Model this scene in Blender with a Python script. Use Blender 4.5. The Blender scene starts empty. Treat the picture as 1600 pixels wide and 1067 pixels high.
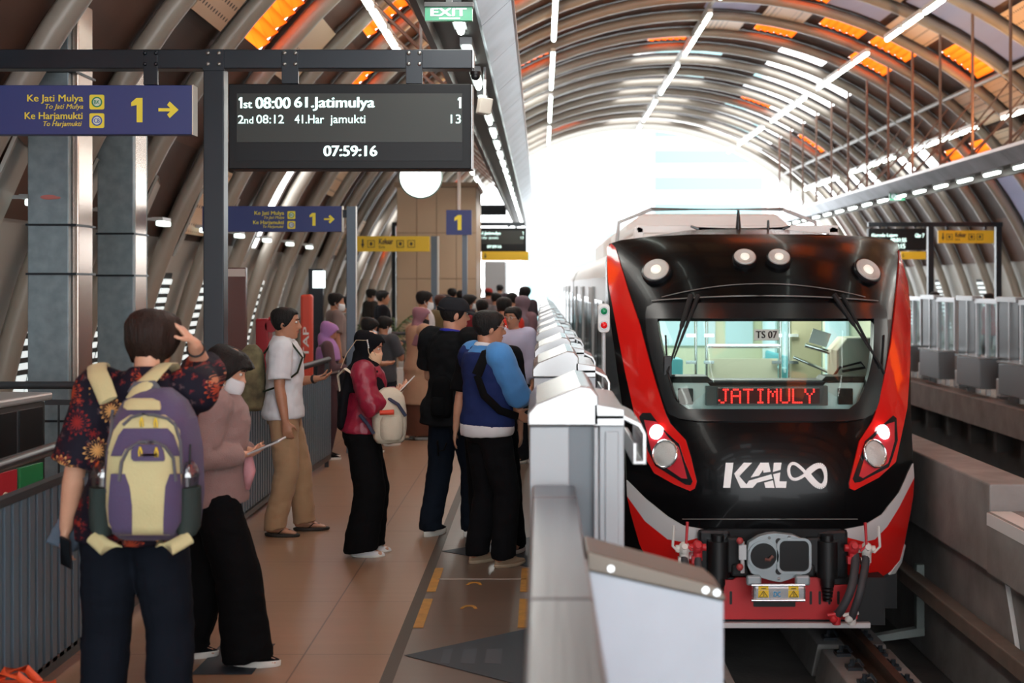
import bpy, bmesh, math, random
from mathutils import Vector, Matrix, noise
from math import sin, cos, pi, radians, sqrt

scene = bpy.context.scene
COL = scene.collection
# ---------------------------------------------------------------- camera
F, VX, VY, CAMH = 2222.2, 846.0, 445.0, 1.87      # focal length and vanishing point (px of the 1600x1067 frame), lens height
cd = bpy.data.cameras.new('camera'); cam = bpy.data.objects.new('camera', cd); COL.objects.link(cam)
cam.location = (0, 0, CAMH); cam.rotation_euler = (pi/2, 0, 0)
cd.lens = 50; cd.sensor_width = 36; cd.sensor_fit = 'HORIZONTAL'
cd.shift_x = (800-VX)/1600; cd.shift_y = -(533.5-VY)/1600
cd.clip_start = .05; cd.clip_end = 900
cd.dof.use_dof = True; cd.dof.focus_distance = 9.2; cd.dof.aperture_fstop = 2.6
scene.camera = cam
# ---------------------------------------------------------------- daylight and exposure
w = bpy.data.worlds.new('daylight'); scene.world = w; w.use_nodes = True
wb = w.node_tree.nodes['Background']; wb.inputs[0].default_value = (.93, .97, 1.0, 1); wb.inputs[1].default_value = 4.2
scene.view_settings.view_transform = 'Standard'; scene.view_settings.look = 'None'
scene.view_settings.gamma = 1; scene.view_settings.use_curve_mapping = False
scene.view_settings.exposure = 0.42
try:
    scene.cycles.max_bounces = 8; scene.cycles.diffuse_bounces = 5; scene.cycles.transparent_max_bounces = 12
    scene.cycles.sample_clamp_indirect = 6
except Exception: pass

# ---------------------------------------------------------------- helpers
def at(px, py, Y): return Vector(((px-VX)*Y/F, Y, CAMH+(VY-py)*Y/F))
def fl(px, py):                                    # point of the platform floor
    Y = CAMH*F/(py-VY); return Vector(((px-VX)*Y/F, Y, 0))
def lin(c): return tuple(((v/255/12.92) if v/255 <= .04045 else ((v/255+.055)/1.055)**2.4) for v in c)
MATS = {}
def M(name, c=(128,128,128), rough=.5, metal=0., bump=0., bscale=60., var=0., vscale=6., spec=.5, emit=None, es=0., coat=0., stretch=(1,1,1), trans=0., sheen=0.):
    if name in MATS: return MATS[name]
    m = bpy.data.materials.new(name); m.use_nodes = True; MATS[name] = m
    nt = m.node_tree; b = nt.nodes['Principled BSDF']; L = nt.links.new
    col = lin(c)+(1,)
    b.inputs['Base Color'].default_value = col; b.inputs['Roughness'].default_value = rough
    b.inputs['Metallic'].default_value = metal; b.inputs['Specular IOR Level'].default_value = spec
    if coat: b.inputs['Coat Weight'].default_value = coat; b.inputs['Coat Roughness'].default_value = .05
    if trans: b.inputs['Transmission Weight'].default_value = trans
    if sheen: b.inputs['Sheen Weight'].default_value = sheen
    if emit: b.inputs['Emission Color'].default_value = lin(emit)+(1,); b.inputs['Emission Strength'].default_value = es
    if bump or var:
        tc = nt.nodes.new('ShaderNodeTexCoord'); mp = nt.nodes.new('ShaderNodeMapping'); mp.inputs['Scale'].default_value = stretch
        L(tc.outputs['Object'], mp.inputs['Vector'])
    if var:
        n = nt.nodes.new('ShaderNodeTexNoise'); n.inputs['Scale'].default_value = vscale; n.inputs['Detail'].default_value = 5
        L(mp.outputs[0], n.inputs['Vector'])
        r = nt.nodes.new('ShaderNodeValToRGB')
        r.color_ramp.elements[0].position = .3; r.color_ramp.elements[1].position = .72
        r.color_ramp.elements[0].color = tuple(v*(1-var) for v in col[:3])+(1,)
        r.color_ramp.elements[1].color = tuple(min(1, v*(1+var*.6)) for v in col[:3])+(1,)
        L(n.outputs['Fac'], r.inputs[0]); L(r.outputs[0], b.inputs['Base Color'])
    if bump:
        n2 = nt.nodes.new('ShaderNodeTexNoise'); n2.inputs['Scale'].default_value = bscale; n2.inputs['Detail'].default_value = 3
        L(mp.outputs[0], n2.inputs['Vector'])
        bp = nt.nodes.new('ShaderNodeBump'); bp.inputs['Strength'].default_value = bump; bp.inputs['Distance'].default_value = .02
        L(n2.outputs['Fac'], bp.inputs['Height']); L(bp.outputs[0], b.inputs['Normal'])
    return m
def glass(name, tint=(235,245,245), gloss=.1, rough=.02):
    if name in MATS: return MATS[name]
    m = bpy.data.materials.new(name); m.use_nodes = True; MATS[name] = m
    nt = m.node_tree; nt.nodes.clear(); L = nt.links.new
    o = nt.nodes.new('ShaderNodeOutputMaterial'); t = nt.nodes.new('ShaderNodeBsdfTransparent'); g = nt.nodes.new('ShaderNodeBsdfGlossy'); x = nt.nodes.new('ShaderNodeMixShader')
    t.inputs[0].default_value = lin(tint)+(1,); g.inputs['Roughness'].default_value = rough; x.inputs[0].default_value = gloss
    L(t.outputs[0], x.inputs[1]); L(g.outputs[0], x.inputs[2]); L(x.outputs[0], o.inputs[0]); return m
def translucent(name, c, mixd=.5):
    if name in MATS: return MATS[name]
    m = bpy.data.materials.new(name); m.use_nodes = True; MATS[name] = m
    nt = m.node_tree; nt.nodes.clear(); L = nt.links.new
    o = nt.nodes.new('ShaderNodeOutputMaterial'); t = nt.nodes.new('ShaderNodeBsdfTranslucent'); g = nt.nodes.new('ShaderNodeBsdfDiffuse'); x = nt.nodes.new('ShaderNodeMixShader')
    t.inputs[0].default_value = lin(c)+(1,); g.inputs[0].default_value = lin(c)+(1,); x.inputs[0].default_value = mixd
    L(g.outputs[0], x.inputs[1]); L(t.outputs[0], x.inputs[2]); L(x.outputs[0], o.inputs[0]); return m

def root_of(o):
    while o.parent: o = o.parent
    return o
def tag(o, label=None, cat=None, group=None, kind=None):
    if label: o['label'] = label
    if cat: o['category'] = cat
    if group: o['group'] = group
    if kind: o['kind'] = kind
    return o
def thing(name, label, cat, loc=(0,0,0), rz=0., group=None):
    o = bpy.data.objects.new(name, None); COL.objects.link(o)
    o.location = loc; o.rotation_euler = (0,0,rz); o.empty_display_size = .1
    return tag(o, label, cat, group)
def mat_of(o): return Matrix.LocRotScale(o.location, o.rotation_euler, o.scale)
def finish(name, me, mats, parent=None, smooth=None, bevel=0., bseg=2):
    for m in (mats if isinstance(mats, (list, tuple)) else [mats]): me.materials.append(m)
    o = bpy.data.objects.new(name, me); COL.objects.link(o)
    if parent is not None:
        r = root_of(parent); me.transform(mat_of(r).inverted()); o.parent = parent
    if smooth is not None:
        for p in me.polygons: p.use_smooth = True
        if smooth < 180: me.set_sharp_from_angle(angle=radians(smooth))
    if bevel:
        b = o.modifiers.new('bevel', 'BEVEL'); b.width = bevel; b.segments = bseg; b.limit_method = 'ANGLE'; b.angle_limit = radians(40); b.harden_normals = False
    return o
def obj(name, bm, mats, parent=None, smooth=None, bevel=0., bseg=2):
    me = bpy.data.meshes.new(name); bmesh.ops.recalc_face_normals(bm, faces=bm.faces); bm.to_mesh(me); bm.free()
    return finish(name, me, mats, parent, smooth, bevel, bseg)
def NB(): return bmesh.new()
def struct(name, bm, mats, parent=None, **k):
    o = obj(name, bm, mats, parent, **k)
    o['kind'] = 'structure'
    return o
def dup(o, loc=None, rz=None, label=None, group=None, parent=None):
    c = o.copy(); COL.objects.link(c)
    if parent is not None: c.parent = parent
    if loc is not None: c.location = loc
    if rz is not None: c.rotation_euler = (0,0,rz)
    if label: c['label'] = label
    if group: c['group'] = group
    for ch in list(o.children): dup(ch, parent=c)
    return c
def box(bm, lo, hi, mi=0):
    vs = [bm.verts.new((x,y,z)) for z in (lo[2],hi[2]) for y in (lo[1],hi[1]) for x in (lo[0],hi[0])]
    for q in ((0,2,3,1),(4,5,7,6),(0,1,5,4),(2,6,7,3),(0,4,6,2),(1,3,7,5)):
        f = bm.faces.new([vs[i] for i in q]); f.material_index = mi
def hexa(bm, pts, mi=0):                            # 8 points: bottom loop of 4, top loop of 4
    vs = [bm.verts.new(p) for p in pts]
    for q in ((3,2,1,0),(4,5,6,7),(0,1,5,4),(1,2,6,5),(2,3,7,6),(3,0,4,7)):
        f = bm.faces.new([vs[i] for i in q]); f.material_index = mi
def prism(bm, poly, axis, a, b, mi=0):              # poly in the other two axes
    def P(u, v, t): return {'x':(t,u,v), 'y':(u,t,v), 'z':(u,v,t)}[axis]
    A = [bm.verts.new(P(u,v,a)) for u,v in poly]; B = [bm.verts.new(P(u,v,b)) for u,v in poly]
    n = len(poly); fs = [bm.faces.new(A), bm.faces.new(B[::-1])]
    for i in range(n): fs.append(bm.faces.new((A[i], A[(i+1)%n], B[(i+1)%n], B[i])))
    for f in fs: f.material_index = mi
def frame_of(d, ref):
    d = d.normalized(); r = ref - d*ref.dot(d)
    if r.length < 1e-4:
        ref = Vector((0,1,0)) if abs(d.y) < .9 else Vector((1,0,0)); r = ref - d*ref.dot(d)
    r.normalize(); return r, d.cross(r)
def tube(bm, pts, rad, n=10, ref=Vector((1,0,0)), mi=0, cap=True, closed=False):
    pts = [Vector(p) for p in pts]; m = len(pts); rings = []
    if not isinstance(rad, (list, tuple)): rad = [rad]*m
    for i, p in enumerate(pts):
        if closed: d = pts[(i+1)%m]-pts[i-1]
        else:
            d = (pts[min(i+1,m-1)]-pts[max(i-1,0)])
        a, b = frame_of(d, ref)
        r = rad[i]; ra, rb = r if isinstance(r, (list, tuple)) else (r, r)
        rings.append([bm.verts.new(p+a*(ra*cos(2*pi*k/n))+b*(rb*sin(2*pi*k/n))) for k in range(n)])
    for i in range(m if closed else m-1):
        A, B = rings[i], rings[(i+1)%m]
        for k in range(n):
            f = bm.faces.new((A[k], A[(k+1)%n], B[(k+1)%n], B[k])); f.material_index = mi
    if cap and not closed:
        for R, s in ((rings[0], -1), (rings[-1], 1)):
            f = bm.faces.new(R if s > 0 else R[::-1]); f.material_index = mi
    return rings
def limb(bm, pts, rad, n=12, ref=Vector((1,0,0))):  # a tube with rounded ends
    pts = [Vector(p) for p in pts]; rad = [r if isinstance(r,(list,tuple)) else (r,r) for r in rad]
    d0 = (pts[0]-pts[1]).normalized(); d1 = (pts[-1]-pts[-2]).normalized()
    r0 = min(rad[0]); r1 = min(rad[-1])
    P = [pts[0]+d0*r0*.9, pts[0]+d0*r0*.55]+pts+[pts[-1]+d1*r1*.55, pts[-1]+d1*r1*.9]
    R = [tuple(v*.35 for v in rad[0]), tuple(v*.8 for v in rad[0])]+rad+[tuple(v*.8 for v in rad[-1]), tuple(v*.35 for v in rad[-1])]
    tube(bm, P, R, n, ref)
def cyl(bm, p0, p1, r, n=14, r1=None, mi=0):
    tube(bm, [p0, p1], [r, r if r1 is None else r1], n, Vector((1,0,.1)), mi)
def ball(bm, c, r, nu=12, nv=8, mat=None, mi=0):
    r = r if isinstance(r, (list,tuple)) else (r,r,r); c = Vector(c)
    def V(u, v):
        p = Vector((r[0]*sin(v)*cos(u), r[1]*sin(v)*sin(u), r[2]*cos(v)))
        if mat is not None: p = mat @ p
        return bm.verts.new(c+p)
    top = V(0,0); bot = V(0,pi)
    rows = [[V(2*pi*i/nu, pi*j/nv) for i in range(nu)] for j in range(1,nv)]
    fs = []
    for i in range(nu):
        k = (i+1)%nu
        fs.append(bm.faces.new((top, rows[0][i], rows[0][k]))); fs.append(bm.faces.new((bot, rows[-1][k], rows[-1][i])))
        for j in range(nv-2): fs.append(bm.faces.new((rows[j][i], rows[j+1][i], rows[j+1][k], rows[j][k])))
    for f in fs: f.material_index = mi
def plate(bm, c, u, v, hu, hv, t, mi=0):             # a slab centred at c, half sizes along unit vectors u, v, thickness t
    c, u, v = Vector(c), Vector(u).normalized(), Vector(v).normalized(); n = u.cross(v)*t/2
    q = [c-u*hu-v*hv, c+u*hu-v*hv, c+u*hu+v*hv, c-u*hu+v*hv]
    hexa(bm, [p-n for p in q]+[p+n for p in q], mi)
def sheet(bm, grid, t, outward, mi=0):               # closed sheet of thickness t from a grid of points; outward(p) gives the offset direction
    nr, nc = len(grid), len(grid[0])
    A = [[bm.verts.new(p) for p in row] for row in grid]
    B = [[bm.verts.new(p+outward(p)*t) for p in row] for row in grid]
    def fq(*v):
        try: f = bm.faces.new(v); f.material_index = mi
        except ValueError: pass
    for i in range(nr-1):
        for j in range(nc-1):
            fq(A[i][j],A[i+1][j],A[i+1][j+1],A[i][j+1]); fq(B[i][j],B[i][j+1],B[i+1][j+1],B[i+1][j])
    for i in range(nr-1):
        fq(A[i][0],B[i][0],B[i+1][0],A[i+1][0]); fq(A[i][-1],A[i+1][-1],B[i+1][-1],B[i][-1])
    for j in range(nc-1):
        fq(A[0][j],A[0][j+1],B[0][j+1],B[0][j]); fq(A[-1][j],B[-1][j],B[-1][j+1],A[-1][j+1])
def lerp_tab(tab, t):
    if t <= tab[0][0]: return tab[0][1:]
    for a, b in zip(tab, tab[1:]):
        if t <= b[0]:
            s = (t-a[0])/(b[0]-a[0]); return tuple(x+(y-x)*s for x, y in zip(a[1:], b[1:]))
    return tab[-1][1:]
def text_bm(body, width=None, height=None, bold=0., extrude=.0, shear=0., depth=.002, space=1.0):
    """text as a mesh in the XZ plane facing -Y, left-bottom at the origin, scaled to width x height (height = capital/box height)"""
    cu = bpy.data.curves.new('t', 'FONT'); cu.body = body; cu.size = 1; cu.shear = shear; cu.extrude = .02; cu.space_character = space; cu.resolution_u = 4
    ob = bpy.data.objects.new('t', cu); COL.objects.link(ob)
    me = bpy.data.meshes.new_from_object(ob); COL.objects.unlink(ob); bpy.data.objects.remove(ob); bpy.data.curves.remove(cu)
    xs = [v.co.x for v in me.vertices]; ys = [v.co.y for v in me.vertices]
    x0, x1, y0, y1 = min(xs), max(xs), min(ys), max(ys)
    sz = (height/(y1-y0)) if height else None
    sx = (width/(x1-x0)) if width else sz
    if sz is None: sz = sx
    bm = bmesh.new(); bm.from_mesh(me)
    if bold:
        n0 = len(bm.verts)
        for q in (-1, 1):
            bm.verts.ensure_lookup_table(); k0 = len(bm.verts); bm.from_mesh(me); bm.verts.ensure_lookup_table()
            for v in bm.verts[k0:]: v.co.x += q*bold*1.6; v.co.y += q*bold*.5; v.co.z += .001*q
    bpy.data.meshes.remove(me)
    for v in bm.verts: v.co = Vector(((v.co.x-x0)*sx, -v.co.z/.02*depth-depth, (v.co.y-y0)*sz))
    return bm
def put_text(name, body, p, width, height, mat, parent, bold=.0, shear=0., right=Vector((1,0,0)), label=None, space=1.0, depth=.002):
    """p: lower-left corner in the world; runs along `right` with its face turned to the right-hand normal"""
    bm = text_bm(body, width, height, bold, shear=shear, space=space, depth=depth)
    right = Vector(right).normalized(); up = Vector((0,0,1)); nrm = up.cross(right)*-1   # -Y when right is +X
    for v in bm.verts:
        c = v.co.copy(); v.co = Vector(p)+right*c.x+up*c.z+nrm*(-c.y)
    o = obj(name, bm, mat, parent)
    if label: o['label'] = label
    return o
def arc_pts(c, r, a0, a1, n, plane='xz'):
    out = []
    for i in range(n+1):
        a = a0+(a1-a0)*i/n; u, v = r*cos(a), r*sin(a)
        out.append(Vector((c[0]+u, c[1], c[2]+v)) if plane == 'xz' else Vector((c[0]+u, c[1]+v, c[2])))
    return out
def rrect(w, h, r, n=4, cx=0, cy=0):
    out = []
    for (sx, sy, a) in ((1,1,0),(-1,1,pi/2),(-1,-1,pi),(1,-1,3*pi/2)):
        for i in range(n+1):
            t = a+pi/2*i/n; out.append((cx+sx*(w/2-r)+r*cos(t), cy+sy*(h/2-r)+r*sin(t)))
    return out

# ---------------------------------------------------------------- common materials
m_darkmetal = M('painted charcoal steel', (52,58,64), .35, .3)
m_black = M('black plastic', (18,18,20), .45)
m_steel = M('brushed steel', (190,192,195), .28, 1, bump=.02, bscale=200, stretch=(1,.05,1))
m_chrome = M('chrome', (225,228,230), .12, 1)
m_white = M('white paint', (225,226,224), .4)
m_ltgrey = M('light grey paint', (188,192,194), .38, .1)
m_lamp = M('lit tube', (255,255,250), .5, emit=(240,255,246), es=7)
# ================================================================ the hall: floor, tracks, vault
def tile_mat(name, c, grout, sx, sy, rough=.32, var=.12):
    m = bpy.data.materials.new(name); m.use_nodes = True
    nt = m.node_tree; b = nt.nodes['Principled BSDF']; L = nt.links.new
    tc = nt.nodes.new('ShaderNodeTexCoord'); br = nt.nodes.new('ShaderNodeTexBrick'); nz = nt.nodes.new('ShaderNodeTexNoise'); mx = nt.nodes.new('ShaderNodeMix'); mx.data_type = 'RGBA'; mx.blend_type = 'MULTIPLY'
    br.offset = 0; br.inputs['Scale'].default_value = 1; br.inputs['Brick Width'].default_value = sx; br.inputs['Row Height'].default_value = sy
    br.inputs['Mortar Size'].default_value = .005; br.inputs['Mortar Smooth'].default_value = .3
    c1 = lin(c); br.inputs['Color1'].default_value = c1+(1,); br.inputs['Color2'].default_value = tuple(v*.93 for v in c1)+(1,); br.inputs['Mortar'].default_value = lin(grout)+(1,)
    mp = nt.nodes.new('ShaderNodeMapping'); mp.inputs['Scale'].default_value = (.4, 5, 1); L(tc.outputs['Object'], mp.inputs[0])
    nz.inputs['Scale'].default_value = 3; nz.inputs['Detail'].default_value = 6; L(mp.outputs[0], nz.inputs['Vector'])
    rp = nt.nodes.new('ShaderNodeMapRange'); rp.inputs[3].default_value = 1-var; rp.inputs[4].default_value = 1+var; L(nz.outputs['Fac'], rp.inputs[0])
    L(tc.outputs['Object'], br.inputs['Vector']); mx.inputs[0].default_value = 1
    L(br.outputs['Color'], mx.inputs[6]); L(rp.outputs[0], mx.inputs[7]); L(mx.outputs[2], b.inputs['Base Color'])
    b.inputs['Roughness'].default_value = rough
    return m
m_floor = tile_mat('brown stone tile', (150,118,93), (92,72,60), 1.2, 1.2)
m_floor2 = tile_mat('dark brown shaded stone tile', (104,86,74), (84,64,54), 1.2, .6)  # darker stone, with the shade beside the gates also put into its colour
m_stripe = M('dark guide stripe', (72,62,52), .6, bump=.2, bscale=120)
m_conc = M('grey concrete', (142,139,136), .85, bump=.15, bscale=30, var=.25, vscale=3)
m_conc_d = M('dark track concrete', (82,80,78), .9, bump=.2, bscale=20, var=.3, vscale=2)
m_rail = M('rusty rail', (92,70,58), .5, .6, var=.3)
YB, YE = -7.7, 56.0
b = NB(); box(b, (-5.6,YB,-.3), (-.763,YE,0)); struct('floor', b, m_floor)
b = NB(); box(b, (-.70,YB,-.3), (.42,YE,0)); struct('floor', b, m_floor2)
b = NB(); box(b, (-.763,YB,-.3), (-.70,YE,.0015)); struct('trim_1', b, m_stripe)
b = NB(); box(b, (.30,YB,-1.5), (.42,YE,-.30)); struct('wall_platform_edge', b, m_conc_d)
b = NB(); box(b, (.42,YB,-1.75), (7.5,YE,-1.6)); struct('floor', b, m_conc_d)
b = NB(); box(b, (6.95,YB,-.38), (13.0,YE,.05)); struct('floor', b, m_conc)
b = NB(); box(b, (7.35,YB,-1.6), (7.6,YE,-.38))
k = YB
while k < YE: box(b, (7.1,k,-.75), (7.36,k+.16,-.38)); k += 1.3
struct('wall_far_platform', b, m_conc_d)
# plinth between the tracks
b = NB(); box(b, (3.45,10.95,-.35), (3.84,YE,.335)); box(b, (3.58,YB,-1.6), (3.76,YE,-.35))
struct('wall_between_tracks', b, m_conc, bevel=.015)
b = NB(); box(b, (3.42,8.2,-.345), (3.95,10.93,.13)); o = obj('concrete_block', b, m_conc, bevel=.015)
tag(o, 'concrete block with a white painted end beside the middle track wall', 'block')
b = NB(); box(b, (3.412,8.25,.03), (3.42,10.9,.125)); box(b, (3.44,8.25,.131), (3.60,10.9,.134)); obj('white_paint_band', b, m_white, o)
# raised slab of the second track
b = NB(); box(b, (4.2,YB,-1.6), (6.9,YE,-.95)); struct('floor', b, m_conc_d)
# rails
for x, lb in ((1.25,'left running rail under the front of the red train'), (2.75,'brown running rail in front of the red train on grey plinths'),
              (4.85,'near rail of the empty far track'), (6.25,'rail of the empty far track beside the far platform')):
    z = -1.15 if x < 4 else -.78
    b = NB(); prism(b, [(x-.036,z),(x+.036,z),(x+.036,z-.04),(x+.01,z-.055),(x+.01,z-.13),(x+.07,z-.15),(x+.07,z-.165),(x-.07,z-.165),(x-.07,z-.15),(x-.01,z-.13),(x-.01,z-.055),(x-.036,z-.04)], 'y', YB, YE)
    tag(obj('rail', b, m_rail), lb, 'rail')
proto = None; n = 0
for x in (1.25, 2.75):
    y = 5.0
    while y < 16:
        lb = 'grey concrete plinth block carrying the %s rail before the train' % ('left' if x < 2 else 'right')
        if proto is None:
            t = thing('rail_plinth', lb, 'plinth', (0,0,0), 0, 'rail plinths')
            b = NB(); hexa(b, [(-.36,0,-1.6),(.36,0,-1.6),(.36,1.75,-1.6),(-.36,1.75,-1.6),(-.30,0,-1.315),(.30,0,-1.315),(.30,1.75,-1.315),(-.30,1.75,-1.315)]); obj('block', b, m_conc, t, bevel=.01)
            for yy in (.2,.65,1.1,1.55):
                for s in (-1,1):
                    b = NB(); box(b, (s*.16-.06,yy-.07,-1.315),(s*.16+.06,yy+.07,-1.29)); tube(b, [(s*.09,yy-.05,-1.28),(s*.12,yy,-1.24),(s*.17,yy+.04,-1.275),(s*.2,yy-.03,-1.28)], .014, 6); cyl(b, (s*.17,yy,-1.3),(s*.17,yy,-1.235),.02,8)
                    obj('rail_clip', b, m_darkmetal, t)
            t.location = (x,y,0); proto = t
        else: dup(proto, (x,y,0), label=lb)
        y += 1.9
# conductor rail with its cover beside the track
t = thing('conductor_rail', 'long grey covered conductor rail on brackets right of the train track', 'rail', (3.45,YB,-.9))
b = NB(); box(b, (3.386,YB,-.94), (3.52,YE,-.805)); obj('cover', b, M('brown grey cover', (118,106,96), .6, var=.15), t, bevel=.012)
y = 6.5
while y < 20:
    b = NB(); box(b, (3.50,y-.04,-1.4),(3.57,y+.04,-.74)); hexa(b, [(3.12,y-.05,-1.46),(3.57,y-.05,-1.4),(3.57,y+.05,-1.4),(3.12,y+.05,-1.46),(3.12,y-.05,-1.4),(3.57,y-.05,-1.32),(3.57,y+.05,-1.32),(3.12,y+.05,-1.4)])
    obj('bracket', b, M('grey green bracket', (140,150,146), .6), t); y += 3.4
b = NB(); tube(b, [(3.382,9.9,-.96),(3.38,9.9,-.80),(3.525,9.9,-.80),(3.525,9.9,-.76)], .006, 6); obj('band', b, m_white, t)
for (x0,y0,x1,y1,lb) in ((3.56,10.9,3.55,10.2,'white reflective strap hanging from the concrete block'),(3.56,9.9,3.55,9.2,'second white reflective strap nearer the picture edge')):
    b = NB(); tube(b, [(x0,y0,-.36),(x1,y1,-1.55)], [(.018,.003),(.018,.003)], 6); tag(obj('strap', b, m_white), lb, 'strap')
# ---------------------------------------------------------------- vault
CX, CZ, R = 3.65, -.93, 8.9
def vp(th, r, y): return Vector((CX+r*cos(th), y, CZ+r*sin(th)))
m_rib = M('pale grey tube paint', (160,150,138), .35, .05, var=.08, vscale=2)
m_rib2 = M('grey tube paint', (126,120,114), .45)
m_brown = M('brown roof panel', (92,64,52), .55, var=.25, vscale=1.2)
m_brown2 = M('dark brown roof panel', (66,47,40), .55, var=.25, vscale=1.5)
m_orange = translucent('orange louvre sheet', (255,168,84), .8)
m_milky = translucent('milky roof pane', (178,180,196), .28)
def perf_mat():
    m = bpy.data.materials.new('perforated cream sheet'); m.use_nodes = True; nt = m.node_tree; b = nt.nodes['Principled BSDF']; L = nt.links.new
    uv = nt.nodes.new('ShaderNodeTexCoord'); vo = nt.nodes.new('ShaderNodeTexVoronoi'); vo.inputs['Scale'].default_value = 9; vo.inputs['Randomness'].default_value = 0
    L(uv.outputs['Object'], vo.inputs['Vector']); r = nt.nodes.new('ShaderNodeValToRGB'); r.color_ramp.interpolation = 'CONSTANT'
    r.color_ramp.elements[0].color = lin((70,50,38))+(1,); r.color_ramp.elements[1].position = .24; r.color_ramp.elements[1].color = lin((214,186,156))+(1,)
    L(vo.outputs['Distance'], r.inputs[0]); L(r.outputs[0], b.inputs['Base Color']); b.inputs['Roughness'].default_value = .5; return m
m_perf = perf_mat()
BAY = 2.1; ribs_y = [YB+BAY*i for i in range(30)]
proto = None
for y in ribs_y:
    lb = 'pale round steel roof arch spanning both tracks and platforms'
    if proto is None:
        b = NB(); tube(b, [vp(radians(4+172*i/48), R, 0) for i in range(49)], .112, 10, Vector((0,1,0)))
        proto = tag(obj('roof_arch', b, m_rib, smooth=60), lb, 'arch', 'tubular roof arches')
        b = NB(); tube(b, [vp(radians(4+172*i/48), R+.09, .15) for i in range(49)], .036, 8, Vector((0,1,0))); obj('purlin_tube', b, m_rib2, proto, smooth=60)
        proto.location = (0,y,0)
    else: dup(proto, (0,y,0))
rng = random.Random(11)
NC = 18; A0, A1 = radians(22), radians(158); dA = (A1-A0)/NC
bS = NB(); louv = []; perf = []; milk = NB()
def cell(bm, y0, y1, a0, a1, r, t=.03, mi=0):
    n = 2; pts = []
    for k in range(n): 
        b0 = a0+(a1-a0)*k/n; b1 = a0+(a1-a0)*(k+1)/n
        hexa(bm, [vp(b0,r,y0),vp(b0,r,y1),vp(b1,r,y1),vp(b1,r,y0),vp(b0,r+t,y0),vp(b0,r+t,y1),vp(b1,r+t,y1),vp(b1,r+t,y0)], mi)
for i, y in enumerate(ribs_y[:-1]):
    y0, y1 = y, y+BAY
    for j in range(NC):
        a0 = A0+dA*j; a1 = a0+dA; am = math.degrees((a0+a1)/2); u = rng.random(); v = rng.random()
        kind = 's'
        far = y > 33.5
        if far:
            if 38 < am < 84 and (j % 4) in (1,2) and u < .86: kind = 'o'
            elif 84 < am < 128 and (j % 4) in (0,1) and u < .62: kind = 'o'
            elif 128 < am and u < .10: kind = 'o'
            elif u > .93: kind = 'l'
        else:
            if am < 88:
                kind = 'l' if u < .22 else 'm' if u < .50 else 'p' if u < .74 else 's'
            elif y > -2:
                kind = 'l' if u < .11 else 'm' if u < .15 else 'o' if u < .18 else 'p' if u < .28 else 's'
            else: kind = 'o' if u < .25 else 's'
        if kind == 'o':
            cell(bS, y0, y0+.5, a0, a1, R+.15, mi=1); cell(bS, y1-.12, y1, a0, a1, R+.15, mi=1)
        elif kind == 'l': louv.append((y0,y1,a0,a1)); cell(bS, y0, y1, a0+dA*.80, a1, R+.15, mi=1); cell(bS, y0, y0+.42, a0, a1, R+.15, mi=1); cell(bS, y1-.12, y1, a0, a1, R+.15, mi=1)
        elif kind == 'm': cell(milk, y0+.42, y1-.12, a0, a1, R+.15); cell(bS, y0, y0+.42, a0, a1, R+.15, mi=1); cell(bS, y1-.12, y1, a0, a1, R+.15, mi=1)
        else:
            cell(bS, y0, y1, a0, a1, R+.15, mi=1 if v < .45 else 0)
            if kind == 'p': perf.append((y0,y1,a0+dA*.1,a1-dA*.1))
CEIL = struct('ceiling', bS, [m_brown, m_brown2])
o = obj('milky_panes', milk, m_milky, CEIL)
for q in louv[:95]:
    y0,y1,a0,a1 = q; b = NB(); n = 6; a1 = a0+(a1-a0)*.80
    for k in range(n):
        c0 = a0+(a1-a0)*k/n; c1 = a0+(a1-a0)*(k+1.06)/n
        hexa(b, [vp(c0,R+.14,y0+.42),vp(c0,R+.14,y1-.12),vp(c1,R+.20,y1-.12),vp(c1,R+.20,y0+.42),vp(c0,R+.15,y0+.42),vp(c0,R+.29,y1-.12),vp(c1,R+.19,y1-.12),vp(c1,R+.19,y0+.42)])
    obj('orange_louvre', b, m_orange, CEIL)
for q in perf[:95]:
    y0,y1,a0,a1 = q; b = NB(); cell(b, y0+.55, y1-.3, a0, a1, R+.04, .015); obj('perforated_plate', b, m_perf, CEIL)
# longitudinal roof ties
for th in (52, 90, 128):
    b = NB(); cyl(b, vp(radians(th), R-.05, YB), vp(radians(th), R-.05, 54.4), .055, 8); tag(obj('roof_tie', b, m_rib2), {52:'long roof tie tube right of the crown', 90:'long roof tie tube along the crown', 128:'long roof tie tube left of the crown'}[th], 'beam')
# end arch trim
b = NB(); tube(b, [vp(radians(4+172*i/48), R+.1, 54.5) for i in range(49)], (.32), 6, Vector((0,1,0))); struct('trim_2', b, M('pale end trim', (205,203,196), .5))
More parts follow.
